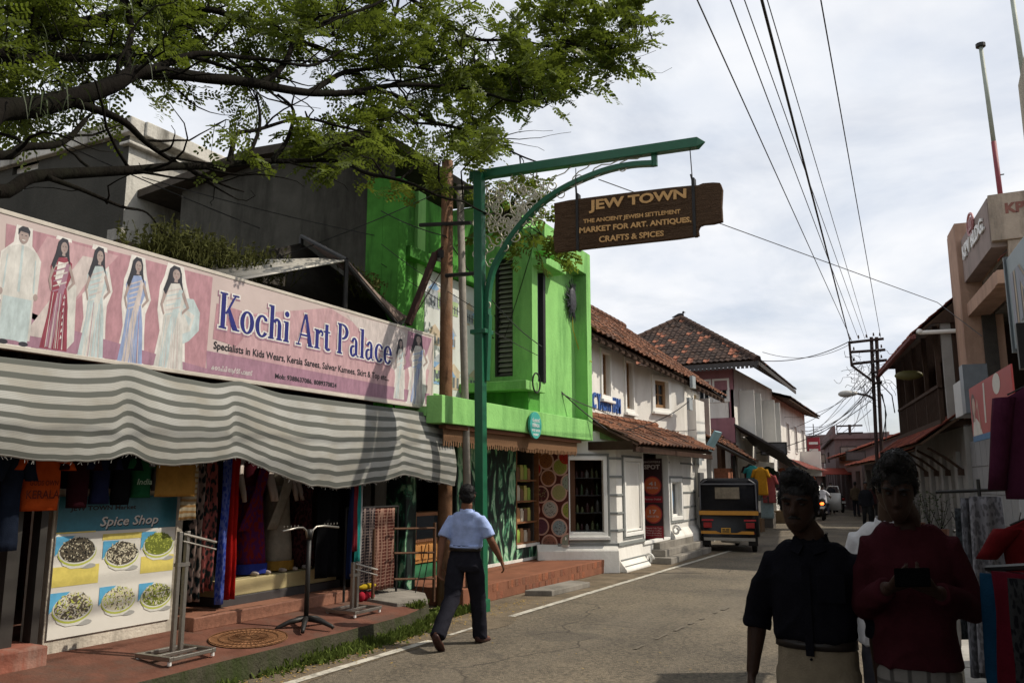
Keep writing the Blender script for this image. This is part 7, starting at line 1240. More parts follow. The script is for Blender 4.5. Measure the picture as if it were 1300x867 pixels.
# ================================================================ overhead wires
def topt(px, z): d = ray(px, 0); return CAMP+d*((z-EYE)/d.z)
def wire(label, pts, r=.008, sag=0, grp='overhead wires', name='overhead_wire', m=None):
    o = wires(name, pts, r, m or M_black, None, sag, 14, 4); return tag(o, label, 'wire', grp)
for px, pole, z, r, lb in ((885, (1082,434), 7.0, .010, 'leftmost overhead street wire running to the lattice pole'), (927, (1090,431), 7.1, .009, 'second overhead wire from the left running to the lattice pole'), (945, (1098,430), 7.15, .008, 'thin third overhead wire running to the lattice pole'), (967, (1079,433), 7.0, .022, 'thick black bundled cable running to the lattice pole'), (974, (1102,430), 7.2, .008, 'thin overhead wire just right of the thick bundled cable'), (1042, (1118,428), 7.2, .011, 'rightmost overhead wire running to the lattice pole top')):
    p = Yp(*pole, YPL-.1); q = topt(px, z); wire(lb, [p, q+(q-p)*.6], r, .0)
wire('long wire slanting from the green building across the sky to the office block', [Yp(760, 228, 14.2), Yp(1190, 384, 26), FKP.P(3.5, 5.0, .1)], .010)
for k, (a, c, lb) in enumerate([((1079,433), (965,458), 'upper wire from the lattice pole to the hipped roof eave'), ((1079,437), (968,447), 'thin wire from the lattice pole to the hipped roof ridge'), ((1108,490), (1022,552), 'wire from the lattice pole to the white row house'), ((1108,470), (1000,545), 'slack wire from the lattice pole to the left row roofs'), ((1110,505), (960,575), 'low slack wire crossing the street beyond the rickshaw'), ((1106,520), (1010,570), 'lowest slack wire crossing the street by the far houses')]):
    p = Yp(*a, YPL-.1); d = ray(*c); q = CAMP+d*((29.5 if k < 2 else 40 if k != 4 else 31)/d.y); wire(lb, [p, q], .018 if k in (0, 2, 4) else .011, .35 if k else .25, 'service wires from the lattice pole')
for k, (a, ya, c, yc_, r, lb) in enumerate([((566,300), 9.8, (688,440), yc-.01, .008, 'thin wire from the rusty pole over the green louvre window'), ((628,400), yc-.02, (775,548), 14.9, .012, 'black cable sagging across the green corner to the tiled roof'), ((625,428), yc-.02, (760,520), 14.6, .010, 'second black cable across the green corner'), ((775,548), 14.9, (880,505), 20.4, .011, 'black cable looping up along the white house wall'), ((760,520), 14.6, (884,545), 20.5, .009, 'thin cable along the white house wall under the windows'), ((680,300), yc-.01, (640,430), yc-.01, .006, 'thin stay wire in front of the green flank'), ((484,268), 9.7, (566,300), 9.8, .010, 'pale wire from the grey wall to the rusty pole'), ((345,330), 8.2, (566,240), 9.8, .007, 'dark wire from the canopy to the rusty pole top'), ((0,145), 5.5, (330,290), 8.5, .008, 'thin dark wire crossing under the tree branches'), ((484,310), 9.7, (610,395), 9.9, .006, 'thin wire across the painted hoarding'), ((180,225), 7.0, (480,300), 9.84, .007, 'thin dark wire along the grey gable wall'), ((484,335), 9.7, (684,452), yc-.01, .006, 'lower thin wire across hoarding and green block')]):
    wire(lb, [Yp(*a, ya), Yp(*c, yc_)], r, .18 if k < 5 else .04, 'service wires on the left houses', 'service_wire')

for k in range(12):
    p = Yp(random.uniform(1082, 1118), random.uniform(445, 500), YPL-.1); x_, y_ = random.choice(((-6.3, 31), (-6.4, 36), (-6.6, 43), (-6.8, 49), (-8, 58), (-3.0, 46), (-4.6, 55)))
    wire('thin slack service wire strung from the lattice pole to the street roofs', [p, V((x_, y_+random.uniform(-1.5,1.5), random.uniform(3.0, 5.2)))], random.uniform(.006,.011), random.uniform(.2,.6), 'service wires from the lattice pole')
# ================================================================ PEOPLE
def person(label, loc, rz, h=1.72, P=None, hair=(.0045,.004,.004), skin=(.085,.045,.03), shirt_c=(.02,.02,.025), trous=(.2,.17,.13), shoe=(.02,.015,.012), sleeve='long', tuck=True, voxel=.006, collar=True, detail=True, hem=.80, pat=None, grp=None, trpat=None, bag=None):
    """standing or walking figure in local axes: faces -y, its own left is +x; loc is where it stands"""
    P = P or {}; s = h/1.72; M = Matrix.Translation(V(loc)) @ Matrix.Rotation(rz, 4, 'Z') @ Matrix.Diagonal((s*(P or {}).get('wx', 1), s, s, 1)); t = T('person', loc, label, 'person', grp)
    def J(k, dflt): return V(P.get(k, dflt))
    lean = V(P.get('lean', (0,0,0))); key = label
    nk = J('neck', (0, .01, 1.47))+lean; head = nk+V(P.get('headoff', (0,-.012,.042))); tilt = P.get('tilt', (0,0,0))
    sh = {1: J('shL', (.160,.01,1.378))+lean, -1: J('shR', (-.160,.01,1.378))+lean}; el = {1: J('elL', (.225,.04,1.11)), -1: J('elR', (-.225,.04,1.11))}; wr = {1: J('wrL', (.235,-.04,.86)), -1: J('wrR', (-.235,-.04,.86))}
    hip = {1: J('hipL', (.085,0,.92)), -1: J('hipR', (-.085,0,.92))}; kn = {1: J('knL', (.095,-.02,.49)), -1: J('knR', (-.095,-.02,.49))}; an = {1: J('anL', (.10,.02,.085)), -1: J('anR', (-.10,.02,.085))}; toe = {1: J('toeL', (.115,-.19,.03)), -1: J('toeR', (-.115,-.19,.03))}
    def ring(c, rx, ry, n=20, back=None, sq=.9): return [V(c)+V((rx*math.copysign(abs(math.cos(a))**sq, math.cos(a)), (ry if math.sin(a) < 0 else (back or ry))*math.copysign(abs(math.sin(a))**sq, math.sin(a)), 0)) for a in [6.28319*k/n for k in range(n)]]
    RM = Matrix.Rotation(tilt[2], 3, 'Z') @ Matrix.Rotation(tilt[0], 3, 'X') @ Matrix.Rotation(tilt[1], 3, 'Y')
    Hd = lambda v: head+RM @ V(v)
    hb = [(0,.020,-.078,-.035), (.012,.034,-.088,-.015), (.035,.050,-.092,.02), (.06,.060,-.091,.05), (.085,.066,-.090,.07), (.115,.0705,-.088,.086), (.145,.0725,-.0865,.093), (.175,.070,-.078,.09), (.20,.060,-.060,.077), (.218,.042,-.036,.055), (.228,.018,-.010,.03)]
    b = B(); rings = []
    for z, w, f, bk in hb:
        cyy, ry = (f+bk)/2, (bk-f)/2; rings.append([Hd((w*math.copysign(abs(math.cos(a))**.9, math.cos(a)), cyy+ry*math.sin(a), z)) for a in [6.28319*k/22 for k in range(22)]])
    b.loft(rings)
    b.loft([[Hd((wx*math.cos(a), y_+ry*math.sin(a), z)) for a in [6.28319*k/10 for k in range(10)]] for z, wx, y_, ry in ((.132,.008,-.082,.010), (.11,.011,-.088,.014), (.09,.015,-.094,.019), (.078,.019,-.094,.020), (.070,.014,-.088,.014))])
    b.tube([Hd((-.024,-.083,.047)), Hd((0,-.0945,.050)), Hd((.024,-.083,.047))], .0075, 6); b.tube([Hd((-.02,-.083,.035)), Hd((0,-.0935,.034)), Hd((.02,-.083,.035))], .008, 6)
    for q in (-1, 1):
        b.tube([Hd((q*.014,-.084,.134)), Hd((q*.034,-.086,.139)), Hd((q*.054,-.072,.133))], .008, 6); e = B(); b.loft([[Hd((q*(.070+.012*math.sin(j*.8)), .008+.006*j/4+(.018-.004*abs(j-2))*math.cos(a)*.9, .075+.06*j/4+.004*math.sin(a)))+RM @ V((q*.008*math.sin(a)*.6,0,0)) for a in [6.28319*k/8 for k in range(8)]] for j in range(5)])
    b.tube([nk+V((0,.006,-.08)), nk+V((0,.010,0)), head+RM @ V((0,.02,.03))], [.055,.058,.057], 14)
    # trunk, limbs, hands and feet of the one skin
    b.loft([ring(nk+V((0,.01,-.04)), .06, .045), ring(V((0,.01,1.38))+lean, .125, .065), ring(V((0,.0,1.28))+lean*.8, .145, .085), ring(V((0,0,1.1))+lean*.5, .135, .085), ring((0,0,.98), .130, .085), ring((0,.01,.86), .13, .085)])
    def hand(w, d, n, side, curl, grip=0):
        d = d.normalized(); n = (n-d*n.dot(d)).normalized(); tv = d.cross(n)*side
        b.loft([[w+d*q+tv*(wx*math.cos(a)+off)+n*(th*math.sin(a)) for a in [6.28319*k/10 for k in range(10)]] for q, wx, th, off in ((-.015,.027,.020,0), (.02,.034,.018,0), (.055,.041,.016,0), (.09,.041,.013,0), (.100,.036,.010,0))])
        for i, (o, ln) in enumerate(((.032,.070), (.0108,.078), (-.0108,.072), (-.032,.056))):
            p = w+d*(.092 if i < 3 else .085)+tv*o; a = curl*(.8+.12*i); q = [p-d*.012]; seg = (.42,.33,.25); r = [.0092]
            for j in range(3): dirn = (d*math.cos(a)+n*math.sin(a)+tv*(.10-.07*i)).normalized(); p = p+dirn*ln*seg[j]; q.append(p); r.append((.0088,.0082,.0066)[j]); a += curl*(1.1, .8, .5)[j]+grip
            b.tube([w+d*.05+tv*o*.8]+q, [.010]+r, 8); b.ell(q[-1], .0066, .0066, .0066, 6, 5)
        p = w+d*.018+tv*.026; q = p+(d*.6+tv*.75+n*.25).normalized()*.045; q2 = q+(d*.85+tv*.25+n*.45).normalized()*.032; q3 = q2+(d*.9+n*.45).normalized()*.024; b.tube([w+d*.01, p, q, q2, q3], [.014,.016,.0125,.0105,.0085], 8); b.ell(q3, .0085, .0085, .0085, 6, 5)
    for q in (-1, 1):
        b.tube([sh[q]+V((-q*.07,0,-.05)), sh[q]+V((-q*.015,0,-.045)), sh[q].lerp(el[q], .5), el[q]], [.045,.047,.043,.039], 12); b.tube([el[q], el[q].lerp(wr[q], .3), el[q].lerp(wr[q], .75), wr[q]], [.040,.041,.030,.026], 12); b.ell(el[q], .040, .040, .040, 10, 7)
        hd_ = V(P['handdir%d' % q]) if 'handdir%d' % q in P else (wr[q]-el[q]).normalized()*.8+V((0,-.12,-.25)); hn = V(P.get('palm%d' % q, (-q,.25,0))); hand(wr[q]+hd_.normalized()*.01, hd_, hn, q*(-1) if not P.get('flip%d' % q) else q, P.get('curl%d' % q, .38))
        b.tube([hip[q]+V((-q*.02,0,.0)), hip[q].lerp(kn[q], .5), kn[q]], [.07,.066,.052], 12); b.tube([kn[q], kn[q].lerp(an[q], .35), an[q]], [.055,.053,.036], 12); b.ell(kn[q], .055, .055, .055, 10, 7)
        fd = (toe[q]-an[q]); b.loft([[an[q]+V((0,.03,0))+fd*u_+V((wx*math.cos(a), 0, zz*math.sin(a)-.03*(1-u_)*.6)) for a in [6.28319*k/10 for k in range(10)]] for u_, wx, zz in ((-.15,.028,.035), (.1,.034,.045), (.45,.040,.032), (.8,.044,.022), (1.02,.030,.014))])
    eyes = [Hd((q*.032,-.0845,.117)) for q in (-1, 1)]
    def ff(co, n):
        d = 0
        for e in eyes: d -= .009*math.exp(-((co-e).length/.016)**2)
        return d
    me = solid(b, voxel, 5 if voxel < .01 else 3, ff); mk = mat('skin_%.3f' % skin[0], skin, .55, .12, 12, .15, 90, spec=.12); me.materials.append(mk); me.transform(M); link('body', me, t)
    # eyes
    if detail:
        for e, q in zip(eyes, (-1, 1)):
            b = B(); c = e+RM @ V((0,.006,0)); b.ell(c, .0115, .0105, .0052, 10, 8); me = b.mesh('eye', mat('eye_white', (.02,.018,.016), .8, spec=.05), True); me.transform(M); o = link('eye', me, t); b = B(); b.ell(c+RM @ V((0,-.0065,-.001)), .0050, .0045, .0050, 8, 6); me = b.mesh('iris', mat('eye_dark', (.02,.012,.008), .2), True); me.transform(M); link('iris', me, o)
            b = B(); b.tube([Hd((q*.013,-.093,.137)), Hd((q*.034,-.0955,.143)), Hd((q*.056,-.080,.136))], [.0035,.005,.003], 5); me = b.mesh('eyebrow', mat('hair_dark', hair, .6)); me.transform(M); link('eyebrow', me, t)
        if P.get('moustache'): b = B(); b.tube([Hd((-.026,-.086,.057)), Hd((-.010,-.098,.063)), Hd((.010,-.098,.063)), Hd((.026,-.086,.057))], [.003,.006,.006,.003], 6); me = b.mesh('moustache', mat('hair_dark', hair, .6)); me.transform(M); link('moustache', me, t)
    # hair
    b = B(); b.ell((0,0,0), .0735, .094, .078, 18, 12); b.v = [tuple(Hd(V(v)+V((0,.012,.166)))) for v in b.v]; k0 = len(b.v); b.ell((0,0,0), .0715, .064, .085, 16, 10); b.v[k0:] = [tuple(Hd(V(v)+V((0,.038,.115)))) for v in b.v[k0:]]
    for q in (-1, 1): b.tube([Hd((q*.070,-.022,.155)), Hd((q*.071,-.014,.11)), Hd((q*.070,-.008,.085))], [.014,.010,.005], 6)
    qf = P.get('quiff', .0)
    if qf: b.tube([Hd((.045,-.06,.215)), Hd((.0,-.075,.232+qf)), Hd((-.045,-.06,.215))], [.03,.034,.03], 8)
    me = solid(b, max(voxel, .007), 2, lambda c, n: .0035*noise.noise(c*38)+.003*noise.noise(c*95)+.004); me.materials.append(mat('hair_dark', hair, .6, .2, spec=.04)); me.transform(M); ho = link('hair', me, t)
    if detail:
        b = B(); vs = me.vertices; Mi = M
        for k in range(1500):
            v = vs[random.randrange(len(vs))]; p, n = v.co.copy(), v.normal.copy(); tn = (V((random.gauss(0,1), random.gauss(0,1), random.gauss(-.4,.6)))-n*.2); tn = (tn-n*tn.dot(n)*1.0).normalized(); ln = random.uniform(.010,.024); b.tube([p, p+n*.0035+tn*ln*.5, p+n*.0015+tn*ln], [.0017,.0013,.0004], 3, False)
        me2 = b.mesh('hair_tufts', mat('hair_dark', hair, .6)); link('hair_tufts', me2, ho, 'stuff')
    # trousers
    b = B(); wz = 1.08 if tuck else .96
    b.loft([ring((0,0,wz+.0), .150, .105), ring((0,.0,wz-.06), .155, .108), ring((0,.012,.86), .172, .118, back=.125), ring((0,.012,.80), .165, .105)])
    wide = P.get('wide', 1.0)
    for q in (-1, 1):
        b.tube([hip[q]+V((0,.005,.0)), hip[q].lerp(kn[q], .45), kn[q], kn[q].lerp(an[q], .5), an[q]+V((0,0,-.03))], [.086,.086*wide,.073*wide,.069*wide,.068*wide], 16)
    me = solid(b, max(.010, voxel), 4, lambda c, n: .010*(1-abs(math.sin(c.z*13+c.x*6+5*noise.noise(c*4))))**2*max(0, .3+1.5*noise.noise(c*3+V((3,0,0))))+.004*noise.noise(c*14)); me.materials.append(cloth_mat('trousers_%d' % (abs(hash(label)) % 9999 if 0 else len(MATS)), trous, trpat)); me.transform(M); link('trousers', me, t)
    # shirt or tunic
    b = B(); zb = hem if not tuck else 1.04
    rg0 = ring(nk+V((0,.008,-.035)), .082, .066)
    if not collar: rg0 = [p+V((0, -.028*max(0, -(p.y-nk.y)/.066), -.075*max(0, -(p.y-nk.y)/.066))) for p in rg0]
    b.loft([rg0, ring(V((0,.010,1.452))+lean, .105, .075), ring(V((0,.010,1.428))+lean, .140, .085), ring(V((0,.008,1.39))+lean, .168, .092), ring(V((0,.0,1.30))+lean*.85, .178, .118, back=.112), ring(V((0,-.002,1.18))+lean*.6, .172, .120, back=.106), ring(V((0,-.004,1.06))+lean*.3, .168, .120, back=.11), ring((0,0,1.085 if tuck else 1.03), .170, .120), ring((0,.004,1.065 if tuck else .99), .172 if tuck else .178, .121), ring((0,.006,zb), .145 if tuck else .188, .12 if tuck else .132)])
    for q in (-1, 1):
        if sleeve == 'short': b.tube([sh[q]+V((-q*.07,0,-.035)), sh[q]+V((-q*.005,0,-.028)), sh[q].lerp(el[q], .45), sh[q].lerp(el[q], .82)], [.072,.072,.070,.070], 14)
        else:
            fr = 1.0 if sleeve == 'long' else .22; b.tube([sh[q]+V((-q*.07,0,-.035)), sh[q]+V((-q*.005,0,-.028)), sh[q].lerp(el[q], .5), el[q]], [.060,.068,.060,.055], 14); b.ell(el[q], .054, .054, .054, 12, 8); w2 = el[q].lerp(wr[q], fr*.97); b.tube([el[q], el[q].lerp(w2, .5), w2], [.055,.051,.048 if sleeve == 'rolled' else .042], 14)
            if sleeve == 'rolled': b.tube([el[q].lerp(wr[q], .08), el[q].lerp(wr[q], .24)], .060, 14)
    if collar: b.loft([[nk+V((r_*math.cos(a), .008+r_*.92*math.sin(a), dz+(-.02 if math.sin(a) < -.6 else 0))) for a in [6.28319*k/18 for k in range(18)]] for r_, dz in ((.080,-.045), (.074,.0), (.068,.022), (.062,.0), (.06,-.045))], True)
    me = solid(b, max(.008, voxel), 8, lambda c, n: .011*(1-abs(math.sin(15*(c.z*.9+abs(c.x)*.8)+4.5*noise.noise(c*3.4))))**2*max(0, .25+1.6*noise.noise(c*2.6+V((0,0,7))))-.002+.004*noise.noise(c*11)+.006*noise.noise(c*5)+.007*math.exp(-((c.z-1.08)/.07)**2)*noise.noise(V((c.x*22, c.y*22, c.z*7)))); sm = cloth_mat('shirt_%d' % len(MATS), shirt_c, pat); me.materials.append(sm); me.transform(M); so2 = link('shirt', me, t)
    if detail and collar:
        b = B()
        for q in (-1, 1): b.prism([nk+V((q*.012,-.075,-.035)), nk+V((q*.060,-.052,-.005)), nk+V((q*.075,-.078,-.058)), nk+V((q*.030,-.104,-.075))], (0,-.007,.004))
        for k in range(6): b.cyl((0,-.132+.006*abs(k-2),1.36-.075*k), (0,.003,0), .0055, 8)
        b.box(-.016, .016, -.131, -.126, 1.0, 1.36); me = b.mesh('collar', sm); me.transform(M); link('collar', me, so2)
        b = B(); b.obox((.095,-.122,1.27), (.05,.012,0), (0,0,.055), (.002,-.006,0)); me = b.mesh('pocket', sm); me.transform(M); link('pocket', me, so2)
    if tuck: b = B(); b.loft([ring((0,.004,1.02), .166, .122, back=.126), ring((0,.004,1.055), .164, .120, back=.124)]); me = b.mesh('belt', mat('belt_leather', (.015,.011,.009), .4), True); me.transform(M); bo = link('belt', me, t); b = B(); b.box(-.016, .016, -.128, -.122, 1.026, 1.050); me = b.mesh('buckle', mat('dull_buckle', (.12,.11,.10), .5, metal=.6)); me.transform(M); link('buckle', me, bo)
    for q in (-1, 1):
        fd = (toe[q]-an[q]); b = B(); b.loft([[an[q]+V((0,.035,-.02))+fd*u_+V((wx*math.cos(a), 0, max(zz*math.sin(a), -.03)-.022*(1-u_))) for a in [6.28319*k/14 for k in range(14)]] for u_, wx, zz in ((-.2,.028,.03), (-.08,.040,.05), (.2,.044,.052), (.5,.050,.040), (.85,.050,.028), (1.08,.034,.018), (1.14,.015,.010))]); me = b.mesh('shoe', mat('shoe_%.3f' % shoe[0], shoe, .4, .2), True); me.transform(M); link('shoe', me, t)
    return t, M
# man in the black shirt, walking towards the camera
A_loc = tuple(V((D(1026, 640, 3.75).x, D(1026, 640, 3.75).y, 0)))
person('man in black rolled-sleeve shirt and khaki trousers walking toward the camera', A_loc, R(-4), 1.675, dict(elR=(-.245,.05,1.12), elL=(.235,.055,1.12), wrR=(-.275,.00,.885), wrL=(.235,.05,.875), handdir_1=None, knL=(.10,-.10,.50), anL=(.10,-.02,.10), toeL=(.12,-.22,.03), knR=(-.095,.03,.50), anR=(-.10,.22,.12), toeR=(-.11,.02,.03), headoff=(-.035,-.02,.05), tilt=(.05,.04,-.12), moustache=1, quiff=.012) if 0 else dict(elR=(-.250,.05,1.12), elL=(.240,.055,1.12), wrR=(-.275,.00,.885), wrL=(.240,.04,.875), knL=(.10,-.10,.50), anL=(.10,-.02,.10), toeL=(.12,-.22,.03), knR=(-.095,.03,.50), anR=(-.10,.22,.12), toeR=(-.11,.02,.03), headoff=(-.038,-.025,.022), tilt=(.05,.04,-.03), moustache=1, quiff=.006),
       skin=(.034,.018,.012), shirt_c=(.0065,.0065,.009), trous=(.20,.165,.115), sleeve='rolled')
# man in the red shirt reading his phone
B_loc = tuple(V((D(1150, 640, 3.65).x, D(1150, 640, 3.65).y, 0))); tB, MB_ = person('man in wine red long-sleeved shirt and plaid trousers looking down at his phone', B_loc, R(3), 1.775, dict(wx=.83, elR=(-.205,.03,1.13), elL=(.24,.03,1.14), wrR=(-.105,-.27,1.235), wrL=(.095,-.25,1.225), headoff=(-.03,-.055,.012), tilt=(.40,.05,-.12), **{'handdir-1': (.85,-.10,.22), 'handdir1': (-.85,-.14,.25), 'palm-1': (0,.35,1), 'palm1': (0,.35,1), 'curl-1': .55, 'curl1': .55}, knL=(.10,-.02,.50), knR=(-.095,-.12,.50), anR=(-.10,-.06,.09), quiff=.015, shL=(.166,.01,1.38), shR=(-.164,.01,1.378)),
       skin=(.032,.017,.012), shirt_c=(.036,.008,.011), trous=(.17,.16,.145), sleeve='long', tuck=False, collar=False, hem=.935, trpat=('check', (.07,.065,.06), 5))
b = B(); b.obox((-.005,-.365,1.285), (.066,0,.003), (0,.010,.030), (0,-.0045,.0015)); ph = b.mesh('phone', mat('phone_black', (.003,.003,.003), .9, spec=.0)); ph.transform(MB_); c = sum((v.co for v in ph.vertices), V())/8; ph.transform(Matrix.Translation(-c)); po_ = link('phone', ph); po_.location = c; recalc(ph); m = po_.modifiers.new('b', 'BEVEL'); m.width = .006; m.segments = 2; tag(po_, 'black phone held in both hands by the man in the wine red shirt', 'phone')
# man in the white shirt behind them, with glasses
tC, MC_ = person('man in white shirt and glasses half hidden behind the two walking men', tuple(V((D(1128, 640, 4.7).x, D(1128, 640, 4.7).y, 0))), R(-2), 1.72, dict(headoff=(.01,-.02,.05), tilt=(.22,0,.1)), skin=(.05,.03,.02), shirt_c=(.52,.52,.53), trous=(.05,.05,.06), sleeve='long', voxel=.008, tuck=False, hem=.85)
b = B(); hd = V((.01,-.01,1.525)); Hg = lambda v: hd+Matrix.Rotation(.1, 3, 'Z') @ (Matrix.Rotation(.22, 3, 'X') @ V(v))
for q in (-1, 1): b.tube([Hg((q*.034+.024*math.cos(a), -.104, .117+.018*math.sin(a))) for a in [k*.5236 for k in range(13)]], .0016, 4); b.tube([Hg((q*.058,-.104,.12)), Hg((q*.076,0,.115))], .0016, 4)
b.tube([Hg((-.01,-.104,.12)), Hg((.01,-.104,.12))], .0016, 4); me = b.mesh('glasses', M_steel); me.transform(MC_); link('glasses', me, tC)
# man in the blue shirt walking away on the left
person('man in light blue short-sleeved shirt and dark trousers walking away past the arch post', (-4.50, 7.72, 0), R(186), 1.60, dict(wx=1.13, wide=1.12, lean=(.0,-.035,0), elR=(-.275,-.01,1.13), wrR=(-.335,-.13,.92), elL=(.225,.09,1.11), wrL=(.215,.16,.86), hipL=(.085,.02,.92), knL=(.085,.14,.50), anL=(.08,.50,.19), toeL=(.085,.36,.03), hipR=(-.085,-.01,.92), knR=(-.085,-.14,.49), anR=(-.09,-.20,.085), toeR=(-.10,-.42,.03), tilt=(0,0,.35)),
       skin=(.16,.075,.045), shirt_c=(.33,.42,.68), trous=(.018,.018,.024), shoe=(.045,.018,.015), sleeve='short', voxel=.007)
# people farther down the street
for i, (px, y, h_, sc, tc, lb) in enumerate([(1100, 33, 1.66, (.015,.015,.018), (.02,.02,.02), 'dark-clothed pedestrian far down the street by the right houses'), (1078, 62, 1.68, (.10,.03,.03), (.02,.02,.03), 'distant pedestrian in a dark red top near the far bend'), (1091, 55, 1.7, (.03,.05,.10), (.02,.02,.02), 'distant pedestrian in blue near the parked bikes'), (1045, 58, 1.66, (.30,.28,.26), (.04,.04,.05), 'distant pedestrian in a pale shirt by the parked cars'), (1062, 70, 1.66, (.04,.04,.05), (.02,.02,.02), 'distant pedestrian in grey walking in the middle of the far street'), (1087, 45, 1.68, (.08,.06,.04), (.02,.02,.025), 'distant pedestrian in brown near the red roofed house'), (1056, 48, 1.64, (.03,.03,.035), (.02,.02,.02), 'dark-clothed pedestrian beside the open car door'), (1110, 38, 1.66, (.05,.02,.02), (.02,.02,.02), 'pedestrian in dark red near the lattice pole')]):
    d = ray(px, 640); p = CAMP+d*(y/d.y); person(lb, (p.x, p.y, 0), R(180 if i % 2 else 10), h_, dict(knL=(.1,-.1,.5), anR=(-.1,.15,.1)), shirt_c=sc, trous=tc, sleeve='long', voxel=.022, detail=False, tuck=False, grp='people far down the street')
# ================================================================ VEHICLES
M_ablack = mat('auto_black', (.009,.009,.010), .4, .2, 10, spec=.3); M_canvas = mat('black_canvas', (.014,.014,.016), .8, .2, 20, .3, 60); M_ayel = mat('auto_yellow', (.42,.19,.025), .45, .1); M_rubber = mat('rubber', (.015,.014,.013), .85, .2); M_lampred = mat('lamp_red', (.22,.01,.01), .2)
def wheel(c, ax, r, w, par, rim=M_steel):
    b = B(); c, ax = V(c), V(ax).normalized(); u = ax.orthogonal().normalized(); v = ax.cross(u); n = 24
    prof = [(-.5,.62), (-.5,.9), (-.36,1.0), (.36,1.0), (.5,.9), (.5,.62)]
    b.loft([[c+ax*w*x+(u*math.cos(6.28319*k/n)+v*math.sin(6.28319*k/n))*r*q for k in range(n)] for x, q in prof], False); o = O('wheel', b, M_rubber, par, True); b = B(); b.tube([c-ax*w*.42, c+ax*w*.42], r*.62, 18); b.tube([c-ax*w*.5, c+ax*w*.5], r*.16, 10); O('rim', b, rim, o); return o
au = T('auto_rickshaw', (-4.66, 20.7, 0), 'black auto rickshaw with yellow bands seen from behind at the left kerb', 'auto rickshaw'); ax0, ay0 = -4.66, 20.62
sec = lambda y, w, z0, z1, rr=.12, n=6: [V((ax0+sx, y, sz)) for sx, sz in [(-w+rr*(1-math.cos(k*1.5708/n))*0, z0) for k in (0,)]+[(-w, z0)]+[(-w+rr-rr*math.cos(k*1.5708/n), z1-rr+rr*math.sin(k*1.5708/n)) for k in range(n+1)]+[(w-rr+rr*math.sin(k*1.5708/n), z1-rr+rr*math.cos(k*1.5708/n)) for k in range(n+1)]+[(w, z0)]]
b = B(); b.loft([sec(ay0+.03, .60, .34, .98, .10), sec(ay0-.02, .64, .36, 1.0, .10), sec(ay0+.25, .69, .36, 1.02, .08), sec(ay0+1.2, .66, .36, 1.0, .08), sec(ay0+1.7, .62, .34, .80, .06), sec(ay0+2.4, .40, .34, .95, .1), sec(ay0+2.62, .22, .4, .85, .1)]); O('body', b, M_ablack, au, True)
b = B(); b.loft([sec(ay0+.02, .665, .96, 1.70, .16), sec(ay0+.20, .69, .96, 1.76, .18), sec(ay0+1.5, .66, 1.55, 1.75, .10), sec(ay0+2.0, .58, 1.50, 1.66, .08)]); O('canopy', b, M_canvas, au, True)
b = B(); b.box(ax0-.68, ax0+.68, ay0-.05, ay0-.01, 1.60, 1.635); b.tube([(ax0-.665, ay0, 1.0), (ax0-.66, ay0-.01, 1.62), (ax0-.5, ay0-.01, 1.72)], .02, 6); b.tube([(ax0+.665, ay0, 1.0), (ax0+.66, ay0-.01, 1.62), (ax0+.5, ay0-.01, 1.72)], .02, 6); O('canopy_piping', b, mat('piping_grey', (.10,.10,.11), .5), au)
FAu = FY(ay0-.03, ax0); b = B(); b.fb(FAu, -.30, .28, 1.26, 1.54, -.02, .01); O('rear_window', b, mat('window_plastic', (.16,.13,.09), .25, .5, 6), au, bevel=.008)
b = B(); b.fb(FAu, -.70, .70, .875, .975, -.05, .025); O('upper_band', b, M_ayel, au, bevel=.006)
b = B(); b.prism([FAu.P(-.66,.43,.02), FAu.P(.58,.43,.02), FAu.P(.58,.50,.02), FAu.P(.30,.50,.02), FAu.P(.18,.455,.02), FAu.P(-.20,.455,.02), FAu.P(-.32,.50,.02), FAu.P(-.66,.50,.02)], (0,-.04,0)); O('lower_band', b, M_ayel, au)
b = B(); b.fb(FAu, -.18, .04, .455, .575, .0, .075); pl = O('number_plate', b, mat('plate_yellow', (.42,.22,.03), .5), au); b = B(); b.fb(FAu, -.15, -.09, .52, .55, .076, .079); b.fb(FAu, -.07, .01, .52, .55, .076, .079); b.fb(FAu, -.15, .01, .475, .50, .076, .079); O('plate_print', b, M_black, pl)
for q in (-1, 1):
    b = B(); b.fb(FAu, q*.50-.14, q*.50+.14, .735, .775, .0, .03); O('tail_lamp', b, mat('lamp_red_dim', (.28,.015,.02), .25), au); b = B(); b.fb(FAu, q*.50-.10, q*.50+.10, .57, .70, .0, .025); O('indicator', b, M_lampred, au, bevel=.006); b = B(); b.fb(FAu, q*.50-.05, q*.50+.10, .44, .47, .045, .055); O('reflector', b, M_lampred, au)
    b = B(); b.fb(FAu, q*.55-.11, q*.55+.11, .16, .36, -.02, .005); O('mud_flap', b, M_rubber, au); wheel((ax0+q*.56, ay0+.32, .21), (1,0,0), .21, .11, au)
wheel((ax0, ay0+2.35, .21), (1,0,0), .21, .10, au); b = B(); b.fb(FAu, -.60, .60, .27, .345, -.04, .02); b.tube([(ax0-.2, ay0+.05, .27), (ax0+.25, ay0+.0, .25)], .045, 8); O('bumper', b, M_steel, au); b = B(); b.box(ax0-.55, ax0+.55, ay0+.55, ay0+1.0, .5, .75); b.box(ax0-.55, ax0+.55, ay0+.45, ay0+.6, .7, 1.2); O('seat', b, mat('seat_brown', (.12,.05,.03), .6), au)
b = B(); b.tube([(ax0+.64, ay0+1.8, 1.2), (ax0+.85, ay0+1.85, 1.25)], .012, 5); b.obox((ax0+.87, ay0+1.85, 1.22), (.02,0,0), (0,.02,0), (0,0,.08)); O('mirror', b, M_black, au); au.rotation_euler = (0, 0, R(8))
